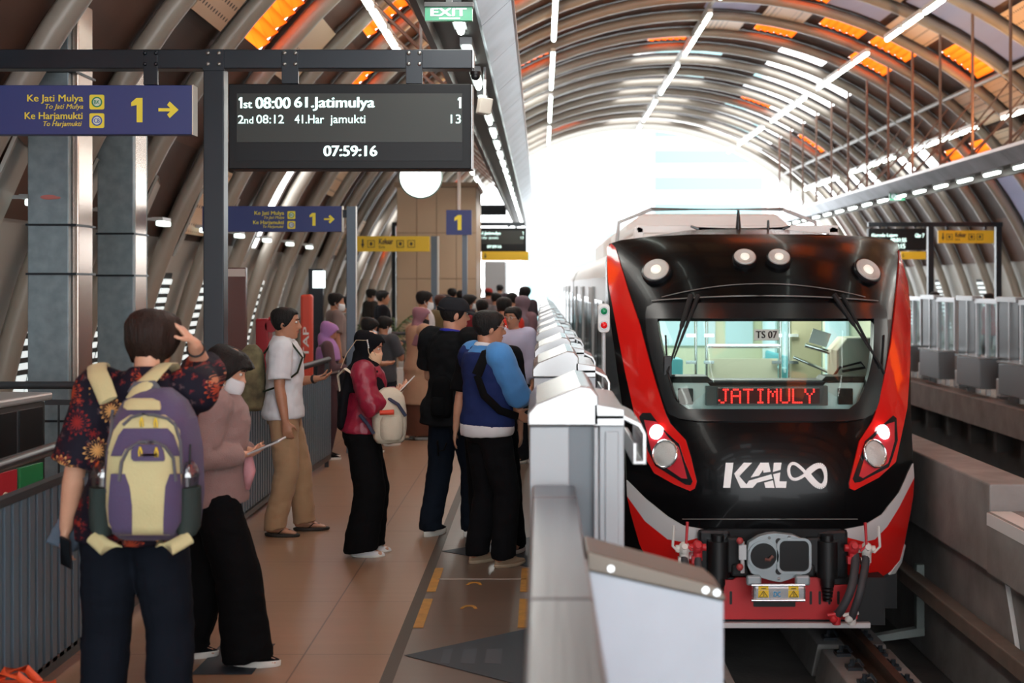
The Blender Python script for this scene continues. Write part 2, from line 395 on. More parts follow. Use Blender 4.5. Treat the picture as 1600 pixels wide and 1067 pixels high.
# side walls
m_wall = M('pale grey wall sheet', (178,176,170), .5, var=.1, vscale=1)
def side_wall(name, s):
    b = NB(); n = 6
    for k in range(n):
        a0 = radians(5+17*k/n); a1 = radians(5+17*(k+1)/n)
        if s < 0: a0, a1 = pi-a0, pi-a1
        hexa(b, [vp(a0,R+.20,YB),vp(a0,R+.20,54.4),vp(a1,R+.20,54.4),vp(a1,R+.20,YB),vp(a0,R+.26,YB),vp(a0,R+.26,54.4),vp(a1,R+.26,54.4),vp(a1,R+.26,YB)])
    return struct(name, b, m_wall)
wl = side_wall('wall_left', -1); wr = side_wall('wall_right', 1)
m_slat = M('daylight glow window slat', (238,244,244), .5, emit=(235,248,248), es=.55)  # slats emit a little, in place of daylight coming through the windows
m_void = M('dark window void', (40,42,44), .6)
nwin = 0
for i, y in enumerate(ribs_y[:-1]):
    if not (8 < y < 50): continue
    for s in (-1, 1):
        if s > 0 and i % 2: continue
        nwin += 1
        def wp(th, r, yy):
            a = radians(th); a = pi-a if s < 0 else a; return vp(a, r, yy)
        b = NB(); hexa(b, [wp(9,R+.17,y+.55),wp(9,R+.17,y+1.5),wp(19,R+.17,y+1.5),wp(19,R+.17,y+.55),wp(9,R+.19,y+.55),wp(9,R+.19,y+1.5),wp(19,R+.19,y+1.5),wp(19,R+.19,y+.55)])
        wobj = struct('window_%d' % nwin, b, m_void)
        b = NB(); k = 9.3
        while k < 18.6:
            hexa(b, [wp(k,R+.13,y+.6),wp(k,R+.13,y+1.02),wp(k+.42,R+.13,y+1.02),wp(k+.42,R+.13,y+.6),wp(k,R+.16,y+.6),wp(k,R+.16,y+1.02),wp(k+.42,R+.16,y+1.02),wp(k+.42,R+.16,y+.6)])
            hexa(b, [wp(k,R+.13,y+1.08),wp(k,R+.13,y+1.45),wp(k+.42,R+.13,y+1.45),wp(k+.42,R+.13,y+1.08),wp(k,R+.16,y+1.08),wp(k,R+.16,y+1.45),wp(k+.42,R+.16,y+1.45),wp(k+.42,R+.16,y+1.08)])
            k += .8
        o = obj('window_slats', b, m_slat, wobj)
        # gusset plate of the arch above it
        b = NB(); hexa(b, [wp(21,R-.12,y+.12),wp(21,R+.25,y+1.3),wp(26,R+.25,y+1.3),wp(27,R-.12,y+.12),wp(21,R-.09,y+.12),wp(21,R+.14,y+1.3),wp(26,R+.14,y+1.3),wp(27,R-.09,y+.12)])
        if y < 32: obj('gusset_plate', b, m_wall, wl if s < 0 else wr)
        else: b.free()
# ---------------------------------------------------------------- tube lights of the roof
lines = [(.25, 5.0, 'left of the crown'), (3.65, 5.85, 'along the crown'), (7.05, 5.0, 'right of the crown'), (9.42, 3.4, 'low on the right side of the roof'), (-2.1, 3.4, 'low on the left side of the roof')]
proto = None
for (x, dz, where) in lines:
    y = 9.0; n = 0
    while y < 53.5:
        n += 1
        if n % 5 == 0: y += 1.45; continue
        lb = 'lit tube light in the row ' + where
        if proto is None:
            t = thing('tube_light', lb, 'light', (x,y,CAMH+dz), 0, 'roof tube lights '+where)
            b = NB(); cyl(b, (x,y,CAMH+dz), (x,y+1.18,CAMH+dz), .045, 8); obj('tube', b, m_lamp, t, smooth=60)
            b = NB(); box(b, (x-.05,y-.04,CAMH+dz+.03), (x+.05,y+1.22,CAMH+dz+.11)); obj('housing', b, m_white, t)
            proto = t
        else: dup(proto, (x,y,CAMH+dz), label=lb, group='roof tube lights '+where)
        y += 1.45
# ---------------------------------------------------------------- platform canopies with mirrored fascia
m_fascia = M('polished fascia sheet', (160,167,178), .36, .45, bump=.35, bscale=1.1, spec=.3, var=.3, vscale=1.6)
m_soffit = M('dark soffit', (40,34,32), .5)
m_trim_w = M('white trim', (235,238,240), .3)
def canopy(s, y0, y1, label):
    mx = lambda x: x if s < 0 else 2*CX-x
    t = thing('platform_canopy', label, 'canopy', (mx(-.5),y0,3.9))
    b = NB(); y = y0
    while y < y1:
        ya = min(y+1.9, y1)-.012
        hexa(b, [(mx(-.46),y,3.87),(mx(-.23),y,4.08),(mx(-.23),ya,4.08),(mx(-.46),ya,3.87),(mx(-.49),y,3.90),(mx(-.26),y,4.11),(mx(-.26),ya,4.11),(mx(-.49),ya,3.90)]); y += 1.9
    obj('fascia', b, m_fascia, t)
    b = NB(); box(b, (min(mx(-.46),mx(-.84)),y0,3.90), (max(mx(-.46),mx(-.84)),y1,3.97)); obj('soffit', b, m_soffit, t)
    b = NB(); box(b, (min(mx(-.84),mx(-.89)),y0,3.78), (max(mx(-.84),mx(-.89)),y1,4.25)); obj('back_board', b, m_brown2, t)
    b = NB(); box(b, (min(mx(-.255),mx(-.215)),y0,4.075), (max(mx(-.255),mx(-.215)),y1,4.13)); obj('edge_trim', b, m_trim_w, t)
    k = 0
    for y in ribs_y:
        if y0 < y < y1-1:
            b = NB(); zt = CZ+sqrt((R-.1)**2-(mx(-.55)-CX)**2); cyl(b, (mx(-.55),y,3.95), (mx(-.55),y,zt), .028, 8); obj('hanger_rod', b, M('brown hanger', (128,98,84), .5), t)
            if y < 40:
                b = NB(); zz = CZ+sqrt((R-.1)**2-(mx(-2.3)-CX)**2); cyl(b, (mx(-.7),y,4.0), (mx(-2.3),y,zz), .022, 6); cyl(b, (mx(-.7),y+.95,4.1), (mx(-1.9),y,zz+.3), .018, 6); obj('stay_rod', b, M('brown hanger', (128,98,84), .5), t)
    return t
canopy(-1, 7.2, 50, 'left platform canopy with polished silver fascia above the screen gates')
canopy(1, 12.0, 50, 'right platform canopy with bluish silver fascia above the far platform')
proto = None
for (s, x) in ((-1, -.62), (1, 2*CX+.62)):
    y = 8.6
    while y < 49:
        lb = 'short strip light under the %s canopy' % ('left' if s < 0 else 'right'); gp = 'strip lights under the %s canopy' % ('left' if s < 0 else 'right')
        if proto is None:
            t = thing('strip_light', lb, 'light', (x,y,3.83), 0, gp)
            b = NB(); cyl(b, (x,y,3.82),(x,y+.8,3.82),.03,8); obj('tube', b, m_lamp, t, smooth=60)
            b = NB(); box(b, (x-.05,y-.05,3.84),(x+.05,y+.85,3.90)); obj('housing', b, m_ltgrey, t); proto = t
        else: dup(proto, (x,y,3.83), label=lb, group=gp)
        y += 1.55 if s < 0 else 1.6
for (x, y0) in ((-.62,5.5),(-.62,12),(-.62,18.5),(-.62,25),(-.62,31.5),(-.62,38),(2*CX+.62,14),(2*CX+.62,22),(2*CX+.62,30),(2*CX+.62,38)):
    ld = bpy.data.lights.new('strip_light_glow', 'AREA'); ld.shape = 'RECTANGLE'; ld.size = .5; ld.size_y = 5.5; ld.energy = 42; ld.color = (1,.97,.9)
    lo = bpy.data.objects.new('strip_light_glow', ld); COL.objects.link(lo); lo.location = (x,y0+2.7,3.78)
proto = None
for i, y in enumerate(ribs_y):
    if not (9 < y < 27): continue
    a = pi-radians(23.5); p = vp(a, R-.08, y+1.3)
    if proto is None:
        t = thing('wall_lamp', 'small white lamp in the row along the foot of the left vault', 'light', tuple(p), 0, 'small lamps along the left wall')
        b = NB(); box(b, (p.x-.05,p.y-.16,p.z-.03),(p.x+.05,p.y+.16,p.z+.03)); obj('lamp_face', b, M('soft lit tube', (250,255,250), .5, emit=(240,255,248), es=1.3), t, bevel=.015)
        b = NB(); box(b, (p.x-.09,p.y-.18,p.z+.03),(p.x+.04,p.y+.18,p.z+.07)); box(b, (p.x-.26,p.y-.03,p.z+.04),(p.x-.05,p.y+.03,p.z+.07)); obj('lamp_bracket', b, m_ltgrey, t); proto = t
    else: dup(proto, tuple(p))
# warm uplights on top of the canopies
for (x, y) in ((7.9,13),(7.9,17),(7.9,21),(7.9,25),(7.9,29),(-.62,13),(-.62,18),(-.62,23),(-.62,28)):
    ld = bpy.data.lights.new('warm_uplight', 'AREA'); ld.shape = 'RECTANGLE'; ld.size = .3; ld.size_y = 1.2; ld.energy = 42; ld.color = (1,.50,.18)
    lo = bpy.data.objects.new('warm_uplight', ld); COL.objects.link(lo); lo.location = (x,y,4.35); lo.rotation_euler = (pi, radians(-22 if x > 0 else 22), 0)
# the daylight outside: towers beyond the open end
m_tower = M('pale tower cladding', (170,176,178), .6); m_tglass = M('pale green tower glass', (112,150,152), .3)
for (x0,x1,y,zt,lb) in ((-2.0,8.4,150,60,'pale green glass office tower beyond the open end'), (13.0,27,170,38,'pale grey office block right of the glass tower')):
    t = thing('office_tower', lb, 'building', (x0,y,-10))
    b = NB(); box(b, (x0,y,-10), (x1,y+18,zt)); obj('walls', b, m_tower, t)
    b = NB(); z = -6
    while z < zt-2: box(b, (x0+.6,y-.1,z),(x1-.6,y+.1,z+1.5)); z += 3.2
    obj('window_bands', b, m_tglass, t)
# ================================================================ the train
TX, TH = 2.0, 1.35
PROF = [(-1.3,.42),(-1.0,.30),(-.6,.12),(-.3,.03),(0,0),(.3,.03),(.6,.12),(.9,.27),(1.2,.46),(1.6,.74),(1.9,1.0),(2.15,1.28),(2.3,1.55),(2.45,1.95)]
def prof(z):
    if z <= PROF[0][0]: return PROF[0][1]
    for k in range(len(PROF)-1):
        z0,y0 = PROF[k]; z1,y1 = PROF[k+1]
        if z <= z1:
            def sl(i):
                i0, i1 = max(i-1,0), min(i+1,len(PROF)-1); return (PROF[i1][1]-PROF[i0][1])/(PROF[i1][0]-PROF[i0][0])
            h = z1-z0; t = (z-z0)/h; m0, m1 = sl(k)*h, sl(k+1)*h
            return y0*(2*t**3-3*t*t+1)+m0*(t**3-2*t*t+t)+y1*(-2*t**3+3*t*t)+m1*(t**3-t*t)
    return PROF[-1][1]+(z-PROF[-1][0])*1.2
def NS(x, z):
    r = min(abs(x-TX)/TH, 1.3); return 11.95+prof(z)+.14*r*r+.5*r**3.4
def nose(px, py, d=0.):                              # point of the nose surface seen at this place of the front elevation
    Y = 12.3
    for _ in range(14):
        p = at(px, py, Y); Y = .5*Y+.5*(NS(p.x, p.z)-d)
    return at(px, py, Y)
def nnorm(p):
    e = .01; return Vector(((NS(p.x+e,p.z)-NS(p.x-e,p.z))/(2*e), -1, (NS(p.x,p.z+e)-NS(p.x,p.z-e))/(2*e))).normalized()
def dens(pts, step):
    out = []
    for a, c in zip(pts, pts[1:]):
        n = max(1, int(math.hypot(c[0]-a[0], c[1]-a[1])/step))
        out += [(a[0]+(c[0]-a[0])*k/n, a[1]+(c[1]-a[1])*k/n) for k in range(n)]
    return out+[pts[-1]]
def npoly(name, pts, t, mat, parent, lift=0., cuts=2, bevel=0):  # raised panel with this outline on the nose
    bm = NB(); pts = dens(pts+[pts[0]], 14)[:-1]
    vs = [bm.verts.new((px,py,0)) for px,py in pts]; f = bm.faces.new(vs)
    bmesh.ops.triangulate(bm, faces=[f]); bmesh.ops.subdivide_edges(bm, edges=[e for e in bm.edges if not e.is_boundary], cuts=cuts, use_grid_fill=True); bmesh.ops.triangulate(bm, faces=bm.faces)
    bnd = [e for e in bm.edges if e.is_boundary]
    for v in bm.verts:
        p = nose(v.co.x, v.co.y); v.co = p+nnorm(p)*(lift+t)
    r = bmesh.ops.extrude_edge_only(bm, edges=bnd)
    for v in [g for g in r['geom'] if isinstance(g, bmesh.types.BMVert)]: v.co -= nnorm(v.co)*(t+lift+.004)
    return obj(name, bm, mat, parent, smooth=35)
def nrows(name, rows, nc, t, mat, parent, lift=0.):   # rows: (py, pxL, pxR) or ((xl,yl),(xr,yr))
    bm = NB(); g = []
    for r in rows:
        (xl,yl),(xr,yr) = r if isinstance(r[0], tuple) else ((r[1],r[0]),(r[2],r[0]))
        row = []
        for j in range(nc+1):
            p = nose(xl+(xr-xl)*j/nc, yl+(yr-yl)*j/nc); row.append(p+nnorm(p)*lift)
        g.append(row)
    sheet(bm, g, t, nnorm); return obj(name, bm, mat, parent, smooth=40)
m_tblack = M('glossy black train paint', (9,9,11), .25, 0, spec=.16, coat=.08)
m_tred = M('glossy red train paint', (222,28,24), .18, 0, coat=.8)
m_twhite = M('light grey train paint', (206,206,206), .3, coat=.3)
m_frit = M('black window surround', (26,28,31), .22)
m_rub = M('black rubber', (22,22,23), .7)
m_dkr = M('dark underframe', (34,35,37), .6, .2)
m_redp = M('matt red steel', (196,36,42), .45)
TRAIN = thing('train', 'red and black train with a lit front arriving on the near track', 'train', (TX,12,-1.15))
OUT = [(366,1080,1290),(370,1010,1368),(375,970,1393),(381,952,1403),(400,948.5,1406),(420,948,1410),(445,949,1414),(470,951,1417),(499,953,1420),(520,956,1421),(545,959.5,1422),(560,961.5,1422.5),(580,964,1423),(600,967,1423),(628,971,1423),(640,972,1423.5),(670,975,1424.5),(700,977,1426),(725,978,1427),(750,979,1427),(775,982,1425.5),(800,986,1422),(828,992,1417),(850,1000,1412),(875,1012,1406),(895,1028,1397),(908,1050,1375)]
WIN = [(499,1028,1364),(520,1031,1363.5),(545,1036,1362.5),(560,1040,1361),(580,1045,1357),(600,1050,1352),(628,1058,1340),(640,1076,1325)]
wl_ = {r[0]:(r[1],r[2]) for r in WIN}
nrows('front_mask', [r for r in OUT if r[0] <= 499], 30, .03, m_tblack, TRAIN, -.03)
nrows('front_mask', [r for r in OUT if r[0] >= 640 and r[0] <= 840]+[(840,996,1415)], 30, .03, m_tblack, TRAIN, -.03)
mid = [r for r in OUT if 499 <= r[0] <= 640]
nrows('window_pillar', [(r[0], r[1], wl_[r[0]][0]) for r in mid], 6, .03, m_tblack, TRAIN, -.03)
nrows('window_pillar', [(r[0], wl_[r[0]][1], r[2]) for r in mid], 6, .03, m_tblack, TRAIN, -.03)
# body behind the front
bm = NB(); ring0 = []
for r in OUT: ring0.append(nose(r[1], r[0]))
top = [nose(1080+210*k/6, 366) for k in range(1,6)]
ring = ring0[::-1]+top+[nose(r[2], r[0]) for r in OUT]
def back(p, Y):
    x = (TX-TH if p.x < TX else TX+TH); s = min(1, abs(p.x-TX)/TH)
    if p.z > 2.05: x = p.x; z = 2.42-.33*s**4
    else: z = p.z
    return Vector((x, Y, z))
R0 = [bm.verts.new(p+Vector((0,.015,0))) for p in ring]; R1 = [bm.verts.new(back(p, max(p.y+.45, 13.9))) for p in ring]; R2 = [bm.verts.new(back(p, 14.4)) for p in ring]
for A, B in ((R0,R1),(R1,R2)):
    for k in range(len(ring)-1): bm.faces.new((A[k],A[k+1],B[k+1],B[k]))
obj('cab_shell', bm, m_tblack, TRAIN, smooth=50)
npoly('red_stripe', [(949,388),(956,382),(962.4,388),(984,459),(1001,509),(1016,567),(1030,614),(1040,645),(1048,662),(1072,688),(1080,714),(1089,752),(1086,763),(1079,767),(1055,757),(1023,739),(1010,716),(999,672),(992,645),(977.6,580),(964,509),(951.5,442)], .012, m_tred, TRAIN)
npoly('red_stripe', [(1403.5,391),(1404,411),(1398,475),(1391,536),(1379,597),(1367,645),(1361,660),(1342,689),(1334,722),(1326,755),(1327,763),(1334,766),(1372,746),(1398,722),(1406,684),(1416,637),(1420.5,570),(1421.5,489),(1417,442)], .012, m_tred, TRAIN)
npoly('white_band', [(980,750),(1009,779),(1044,807),(1068,821),(1108,828),(1108,836),(1066,846),(1044,842),(1009,814),(981,775)], .010, m_twhite, TRAIN)
npoly('white_band', [(1312,828),(1349,821),(1377,804),(1405,769),(1425.5,724),(1427,746),(1403,793),(1385,822),(1366,842),(1350,846),(1312,836)], .010, m_twhite, TRAIN)
npoly('lower_red_panel', [(981,775),(1009,814),(1044,842),(1066,846),(1106,836),(1108,905),(1050,905),(1028,894),(1012,874),(1000,849),(986,799)], .010, m_tred, TRAIN)
npoly('lower_red_panel', [(1427,746),(1425.5,774),(1421.5,799),(1411.5,849),(1405,874),(1390,892),(1372,903),(1312,905),(1312,836),(1350,846),(1366,842),(1385,822),(1403,793)], .010, m_tred, TRAIN)
npoly('white_corner', [(1405,874),(1411.5,849),(1413,852),(1407,878),(1397,895),(1388,897)], .014, m_twhite, TRAIN)
# window surround: four strips around the pane
SUR = {499:(1010,1384),520:(1011,1385),545:(1016,1384),560:(1019,1383),580:(1025,1380),600:(1030,1377),628:(1038,1372),640:(1042,1368)}
nrows('window_surround', [(k, SUR[k][0], wl_[k][0]) for k in SUR], 3, .016, m_frit, TRAIN)
nrows('window_surround', [(k, wl_[k][1], SUR[k][1]) for k in SUR], 3, .016, m_frit, TRAIN)
nrows('window_surround', [(475,1022,1370),(481,1012,1381),(490,1010,1384),(499,1010,1384)], 20, .016, m_frit, TRAIN)
nrows('window_surround', [(640,1042,1368),(648,1046,1362),(655,1062,1348),(659,1090,1322)], 20, .016, m_frit, TRAIN)
bm = NB(); tube(bm, [nose(1018+(1372-1018)*k/24, 470-8*(1-((k-12)/12)**2)*1.0, .016) for k in range(25)], .006, 6); tube(bm, [nose(1034+(1352-1034)*k/24, 464-21*(1-((k-12)/12)**2), .012) for k in range(25)], .004, 6); obj('seam_line', bm, M('pale seam', (130,128,126), .3), TRAIN)
bm = NB(); tube(bm, [nose(1066+(1340-1066)*k/20, 811, .004) for k in range(21)], .003, 5); obj('seam_line', bm, M('pale seam', (130,128,126), .3), TRAIN)
# pane
bm = NB(); g = []
for (py,a,c) in WIN: g.append([bm.verts.new(nose(a-2+(c-a+4)*j/12, py, -.012)) for j in range(13)])
for i in range(len(g)-1):
    for j in range(12): bm.faces.new((g[i][j],g[i][j+1],g[i+1][j+1],g[i+1][j]))
pane = obj('windscreen', bm, glass('windscreen glass', (226,240,236), .035), TRAIN, smooth=180)
p0 = nose(1178,532,.0); p1 = nose(1217,532,.0); p2 = nose(1178,515,.0)
bm = NB(); wv = (p1-p0); hv = (p2-p0); nn = wv.cross(hv).normalized()
if nn.y > 0: nn = -nn
hexa(bm, [p0,p1,p1+hv,p2,p0+nn*.006,p1+nn*.006,p1+hv+nn*.006,p2+nn*.006]); pl = obj('number_plate', bm, M('grey number plate', (190,206,200), .5), TRAIN)
bm = text_bm('TS 07', .185, .075, .02)
U = wv.normalized(); V = hv.normalized()
for v in bm.verts: c = v.co.copy(); v.co = p0+nn*.0075+U*(c.x+(wv.length-.185)/2)+V*(c.z+(hv.length-.075)/2)
obj('number', bm, m_black, pl)
# ---- inside of the cab and saloon
m_cream = M('cream interior panel', (226,226,200), .5); m_mint = M('pale mint panel', (206,222,212), .5); m_teal = M('teal seat', (96,178,192), .6)
bm = NB(); box(bm, (.72,13.3,-.12),(3.3,21,-.04)); obj('saloon_floor', bm, M('grey saloon floor', (120,124,122), .4), TRAIN)
bm = NB(); box(bm, (.74,13.75,-.04),(.78,21,2.05)); box(bm, (3.22,13.75,-.04),(3.26,21,2.05)); obj('saloon_side', bm, m_cream, TRAIN)
bm = NB(); box(bm, (.74,13.7,2.05),(3.26,21,2.1)); obj('saloon_ceiling', bm, m_mint, TRAIN)
bm = NB(); box(bm, (.74,20.9,-.04),(3.26,21,2.05)); obj('saloon_end', bm, m_cream, TRAIN)
bm = NB()
for (x0,x1,z0,z1) in ((.95,1.35,1.0,1.75),(1.5,2.55,.98,1.8),(2.7,3.1,1.0,1.75)): box(bm, (x0,20.85,z0),(x1,20.9,z1))
obj('saloon_window', bm, M('bluish lit pane', (190,215,225), .2, emit=(190,215,222), es=.25), TRAIN)
for k in range(4):
    for s in (-1,1):
        bm = NB(); x = .80 if s < 0 else 3.2; y = 14.8+k*1.5; box(bm, (min(x,x-s*.03),y,.75),(max(x,x-s*.03),y+1.1,1.6)); obj('saloon_window', bm, M('bluish lit pane', (190,215,225), .2), TRAIN)
for s, cx in ((-1,1.0),(1,3.0)):
    bm = NB(); box(bm, (cx-.22,16.3,.02),(cx+.22,20,.42)); box(bm, (cx+s*.14,16.3,.42),(cx+s*.22,20,.95)); obj('seat_bench', bm, m_teal, TRAIN, bevel=.03)
# partition behind the driver, with posts and rails
def wpost(px, Y, z0=-.04, z1=2.05, r=.016):
    bm = NB(); x = at(px,500,Y).x; cyl(bm, (x,Y,z0),(x,Y,z1), r, 10); return obj('grab_pole', bm, m_chrome, TRAIN, smooth=60)
PY = 14.3
for px in (1087,1104,1219,1233): wpost(px, PY)
bm = NB(); a, c = at(1104,541,PY), at(1219,541,PY); cyl(bm, a, c, .02, 10); a, c = at(1104,597,PY), at(1219,597,PY); cyl(bm, a, c, .016, 10); obj('cross_rail', bm, m_chrome, TRAIN, smooth=60)
for px in (1080,1108,1214,1240):
    for py in (524,566):
        bm = NB(); p = at(px,py,PY-.03); box(bm, (p.x-.05,p.y,p.z-.015),(p.x+.05,p.y+.03,p.z+.015)); obj('hinge', bm, m_chrome, TRAIN)
bm = NB(); a, c = at(1108,600,PY+.02), at(1215,560,PY+.02); box(bm, (a.x,PY+.01,-.04),(c.x,PY+.03,c.z)); obj('partition_panel', bm, m_cream, TRAIN)
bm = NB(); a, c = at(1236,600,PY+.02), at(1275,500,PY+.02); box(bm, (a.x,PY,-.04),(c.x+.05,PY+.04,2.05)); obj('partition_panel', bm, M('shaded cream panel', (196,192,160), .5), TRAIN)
bm = NB(); a, c = at(1030,600,PY+.02), at(1072,500,PY+.02); box(bm, (.79,PY,-.04),(a.x+.12,PY+.04,.95)); obj('partition_panel', bm, m_mint, TRAIN)
for (x0,y0,x1,y1) in ((1156,562,1176,571),(1190,574,1228,592),(1030,560,1066,590)):
    p = at(x0,y1,15.6); q = at(x1,y0,15.6); bm = NB(); box(bm, (p.x,15.5,p.z),(q.x,15.9,q.z)); obj('seat_cushion', bm, m_teal, TRAIN, bevel=.02)
p, q = at(1302,592,13.6), at(1362,527,13.6); bm = NB(); prism(bm, [(p.x,p.z-.3),(q.x,p.z-.3),(q.x,q.z),(p.x+.1,q.z),(p.x,q.z-.12)], 'y', 13.45, 13.9); obj('driver_console', bm, M('beige console', (206,208,190), .5), TRAIN, bevel=.015)
p, q = at(1258,548,13.7), at(1312,556,13.7); bm = NB(); cyl(bm, at(1240,558,13.9), at(1296,582,13.9), .016, 8); cyl(bm, at(1258,539,13.8), at(1315,556,13.8), .022, 8); obj('handrail', bm, m_chrome, TRAIN, smooth=60)
bm = NB(); tube(bm, [at(1302,588,13.4),at(1312,574,13.4),at(1345,566,13.4),at(1352,574,13.4),at(1316,580,13.4)], .012, 6); obj('cable', bm, m_rub, TRAIN)
p = at(1281,528,13.7); bm = NB(); plate(bm, p, Vector((1,0,-.3)), Vector((.35,0,1)), .09, .07, .008); obj('paper_sheet', bm, m_white, TRAIN)
# dashboard behind the pane
m_dash = M('pale grey dashboard', (206,222,222), .4)
def dashp(pts, Yo, mat, name, dep=.12):
    bm = NB(); A = []
    for px,py in pts: p = nose(px,py,-Yo); A.append(p)
    f0 = [bm.verts.new(p) for p in A]; f1 = [bm.verts.new(p+Vector((0,dep,0))) for p in A]; n = len(A)
    bm.faces.new(f0); bm.faces.new(f1[::-1])
    for i in range(n): bm.faces.new((f0[i],f0[(i+1)%n],f1[(i+1)%n],f1[i]))
    return obj(name, bm, mat, TRAIN, bevel=.006)
dashp([(1044,597),(1106,597),(1112,605),(1284,605),(1290,597),(1356,597),(1345,645),(1062,645)], .09, m_dash, 'dashboard')
dashp([(1040,588),(1106,588),(1112,594),(1284,594),(1290,588),(1360,588),(1358,598),(1290,598),(1284,606),(1112,606),(1106,598),(1042,598)], .08, m_black, 'dashboard_top', .3)
for (a,c) in ((1060,1083),(1310,1333)): dashp([(a,607),(c,607),(c,632),(a,632)], .06, m_black, 'air_vent', .05)
dashp([(1103,603),(1294,603),(1294,634),(1103,634)], .035, M('dark display case', (88,94,96), .3), 'display_case', .06)
scr = dashp([(1121,606),(1281,606),(1281,632),(1121,632)], .025, M('dark red display', (74,52,54), .25), 'destination_display', .02)
FONT = {'J':["..###","...#.","...#.","...#.","...#.","#..#.",".##.."],'A':[".###.","#...#","#...#","#####","#...#","#...#","#...#"],'T':["#####","..#..","..#..","..#..","..#..","..#..","..#.."],'I':[".###.","..#..","..#..","..#..","..#..","..#..",".###."],'M':["#...#","##.##","#.#.#","#.#.#","#...#","#...#","#...#"],'U':["#...#","#...#","#...#","#...#","#...#","#...#",".###."],'L':["#....","#....","#....","#....","#....","#....","#####"],'Y':["#...#","#...#",".#.#.","..#..","..#..","..#..","..#.."]}
x = 1124
for ch in 'JATIMULY':
    bm = NB()
    for r, row in enumerate(FONT[ch]):
        for c_, v in enumerate(row):
            if v == '#':
                p = nose(x+c_*3.3, 608.8+r*3.35, -.018); box(bm, (p.x-.0066,p.y-.004,p.z-.0066),(p.x+.0066,p.y+.004,p.z+.0066))
    x += 19.2; obj('display_letter', bm, M('red led', (255,40,30), .5, emit=(255,48,40), es=1.5), scr)
# ---- lamps of the front
m_refl = M('lamp reflector', (214,216,212), .22, .35, bump=.5, bscale=160); m_lens = glass('lamp lens', (240,245,245), .12); m_bulb = M('lamp on', (255,255,255), .3, emit=(250,253,255), es=9)
def roundlamp(px, py, rpx, name='upper_lamp', on=False):
    c = nose(px, py); n = nnorm(c); n = Vector((n.x*.55, n.y, n.z*.8)).normalized(); c = c+n*.02; r = rpx*c.y/F
    u, v = frame_of(n, Vector((1,0,0)))
    def ringp(rr, off): return [c+n*off+u*(rr*cos(2*pi*k/24))+v*(rr*sin(2*pi*k/24)) for k in range(24)]
    def lathe(spec, nm, mat, par):
        bm = NB(); rows = [[bm.verts.new(p) for p in ringp(rr, off)] for rr, off in spec]
        for A, B in zip(rows, rows[1:]):
            for k in range(24): bm.faces.new((A[k],A[(k+1)%24],B[(k+1)%24],B[k]))
        bm.faces.new(rows[-1]); bm.faces.new(rows[0][::-1]); return obj(nm, bm, mat, par, smooth=40)
    t = lathe([(r*1.2,-.02),(r*1.2,.02),(r*1.14,.035),(r*1.06,.038),(r*1.03,.02)], name, m_frit, TRAIN)
    lathe([(r*1.05,.018),(r*1.05,.030),(r*1.0,.046),(r*.9,.05),(r*.72,.040),(r*.30,.036)], 'reflector', m_refl, t)
    lathe([(r*.42,.034),(r*.40,.05),(r*.2,.062)], 'bulb', M('lamp centre', (250,250,240), .3, emit=(255,250,235), es=.3) if not on else m_bulb, t)
for px,py,r in ((1027,427,20),(1163,408,16.5),(1216,408,16.5),(1352,427,20)): roundlamp(px,py,r)
for pts, blk, lens, (bx,by), (rx,ry) in (
  ([],[(1001,652),(1006,646),(1018,646),(1034,668),(1062,694),(1071,722),(1083,752),(1080,758),(1072,757),(1026,728),(1014,704)],[(1009,657),(1028,660),(1046,684),(1062,700),(1070,728),(1075,748),(1066,747),(1030,722),(1020,704)],(1026,675),(1040,709)),
  ([],[(1398,654),(1393,650),(1380,662),(1350,690),(1343,714),(1331,748),(1334,754),(1342,753),(1386,730),(1392,715),(1400,688)],[(1394,660),(1382,664),(1356,692),(1349,714),(1340,744),(1346,747),(1384,724),(1388,712),(1394,690)],(1380,675),(1366,709))):
    H = npoly('headlight', blk, .02, m_frit, TRAIN)
    npoly('red_lens', lens, .006, M('red lamp lens', (206,52,62), .15, coat=.6), H, lift=.02)
    for (px,py,r,nm,mt) in ((bx,by,11.5,'lit_lamp',m_bulb),(rx,ry,20,'round_reflector',m_refl)):
        c = nose(px,py,.028); bm = NB(); n = nnorm(c); u,v = frame_of(n, Vector((1,0,0))); rr = r*c.y/F
        for k0,(s,off) in enumerate(((1,0),)):
            rows = []
            for s,off in ((1,-.01),(1,.012),(.85,.02),(.5,.026),(.1,.028)): rows.append([bm.verts.new(c+n*off+u*(rr*s*cos(2*pi*k/22))+v*(rr*s*sin(2*pi*k/22))) for k in range(22)])
            for A,B in zip(rows,rows[1:]):
                for k in range(22): bm.faces.new((A[k],A[(k+1)%22],B[(k+1)%22],B[k]))
            bm.faces.new(rows[-1])
        q = obj(nm, bm, mt, H, smooth=50)
        if nm == 'round_reflector':
            bm = NB(); tube(bm, [c+n*.012+u*(rr*1.05*cos(2*pi*k/22))+v*(rr*1.05*sin(2*pi*k/22)) for k in range(22)], .012, 6, n, closed=True); obj('rim', bm, m_chrome, q, smooth=60)
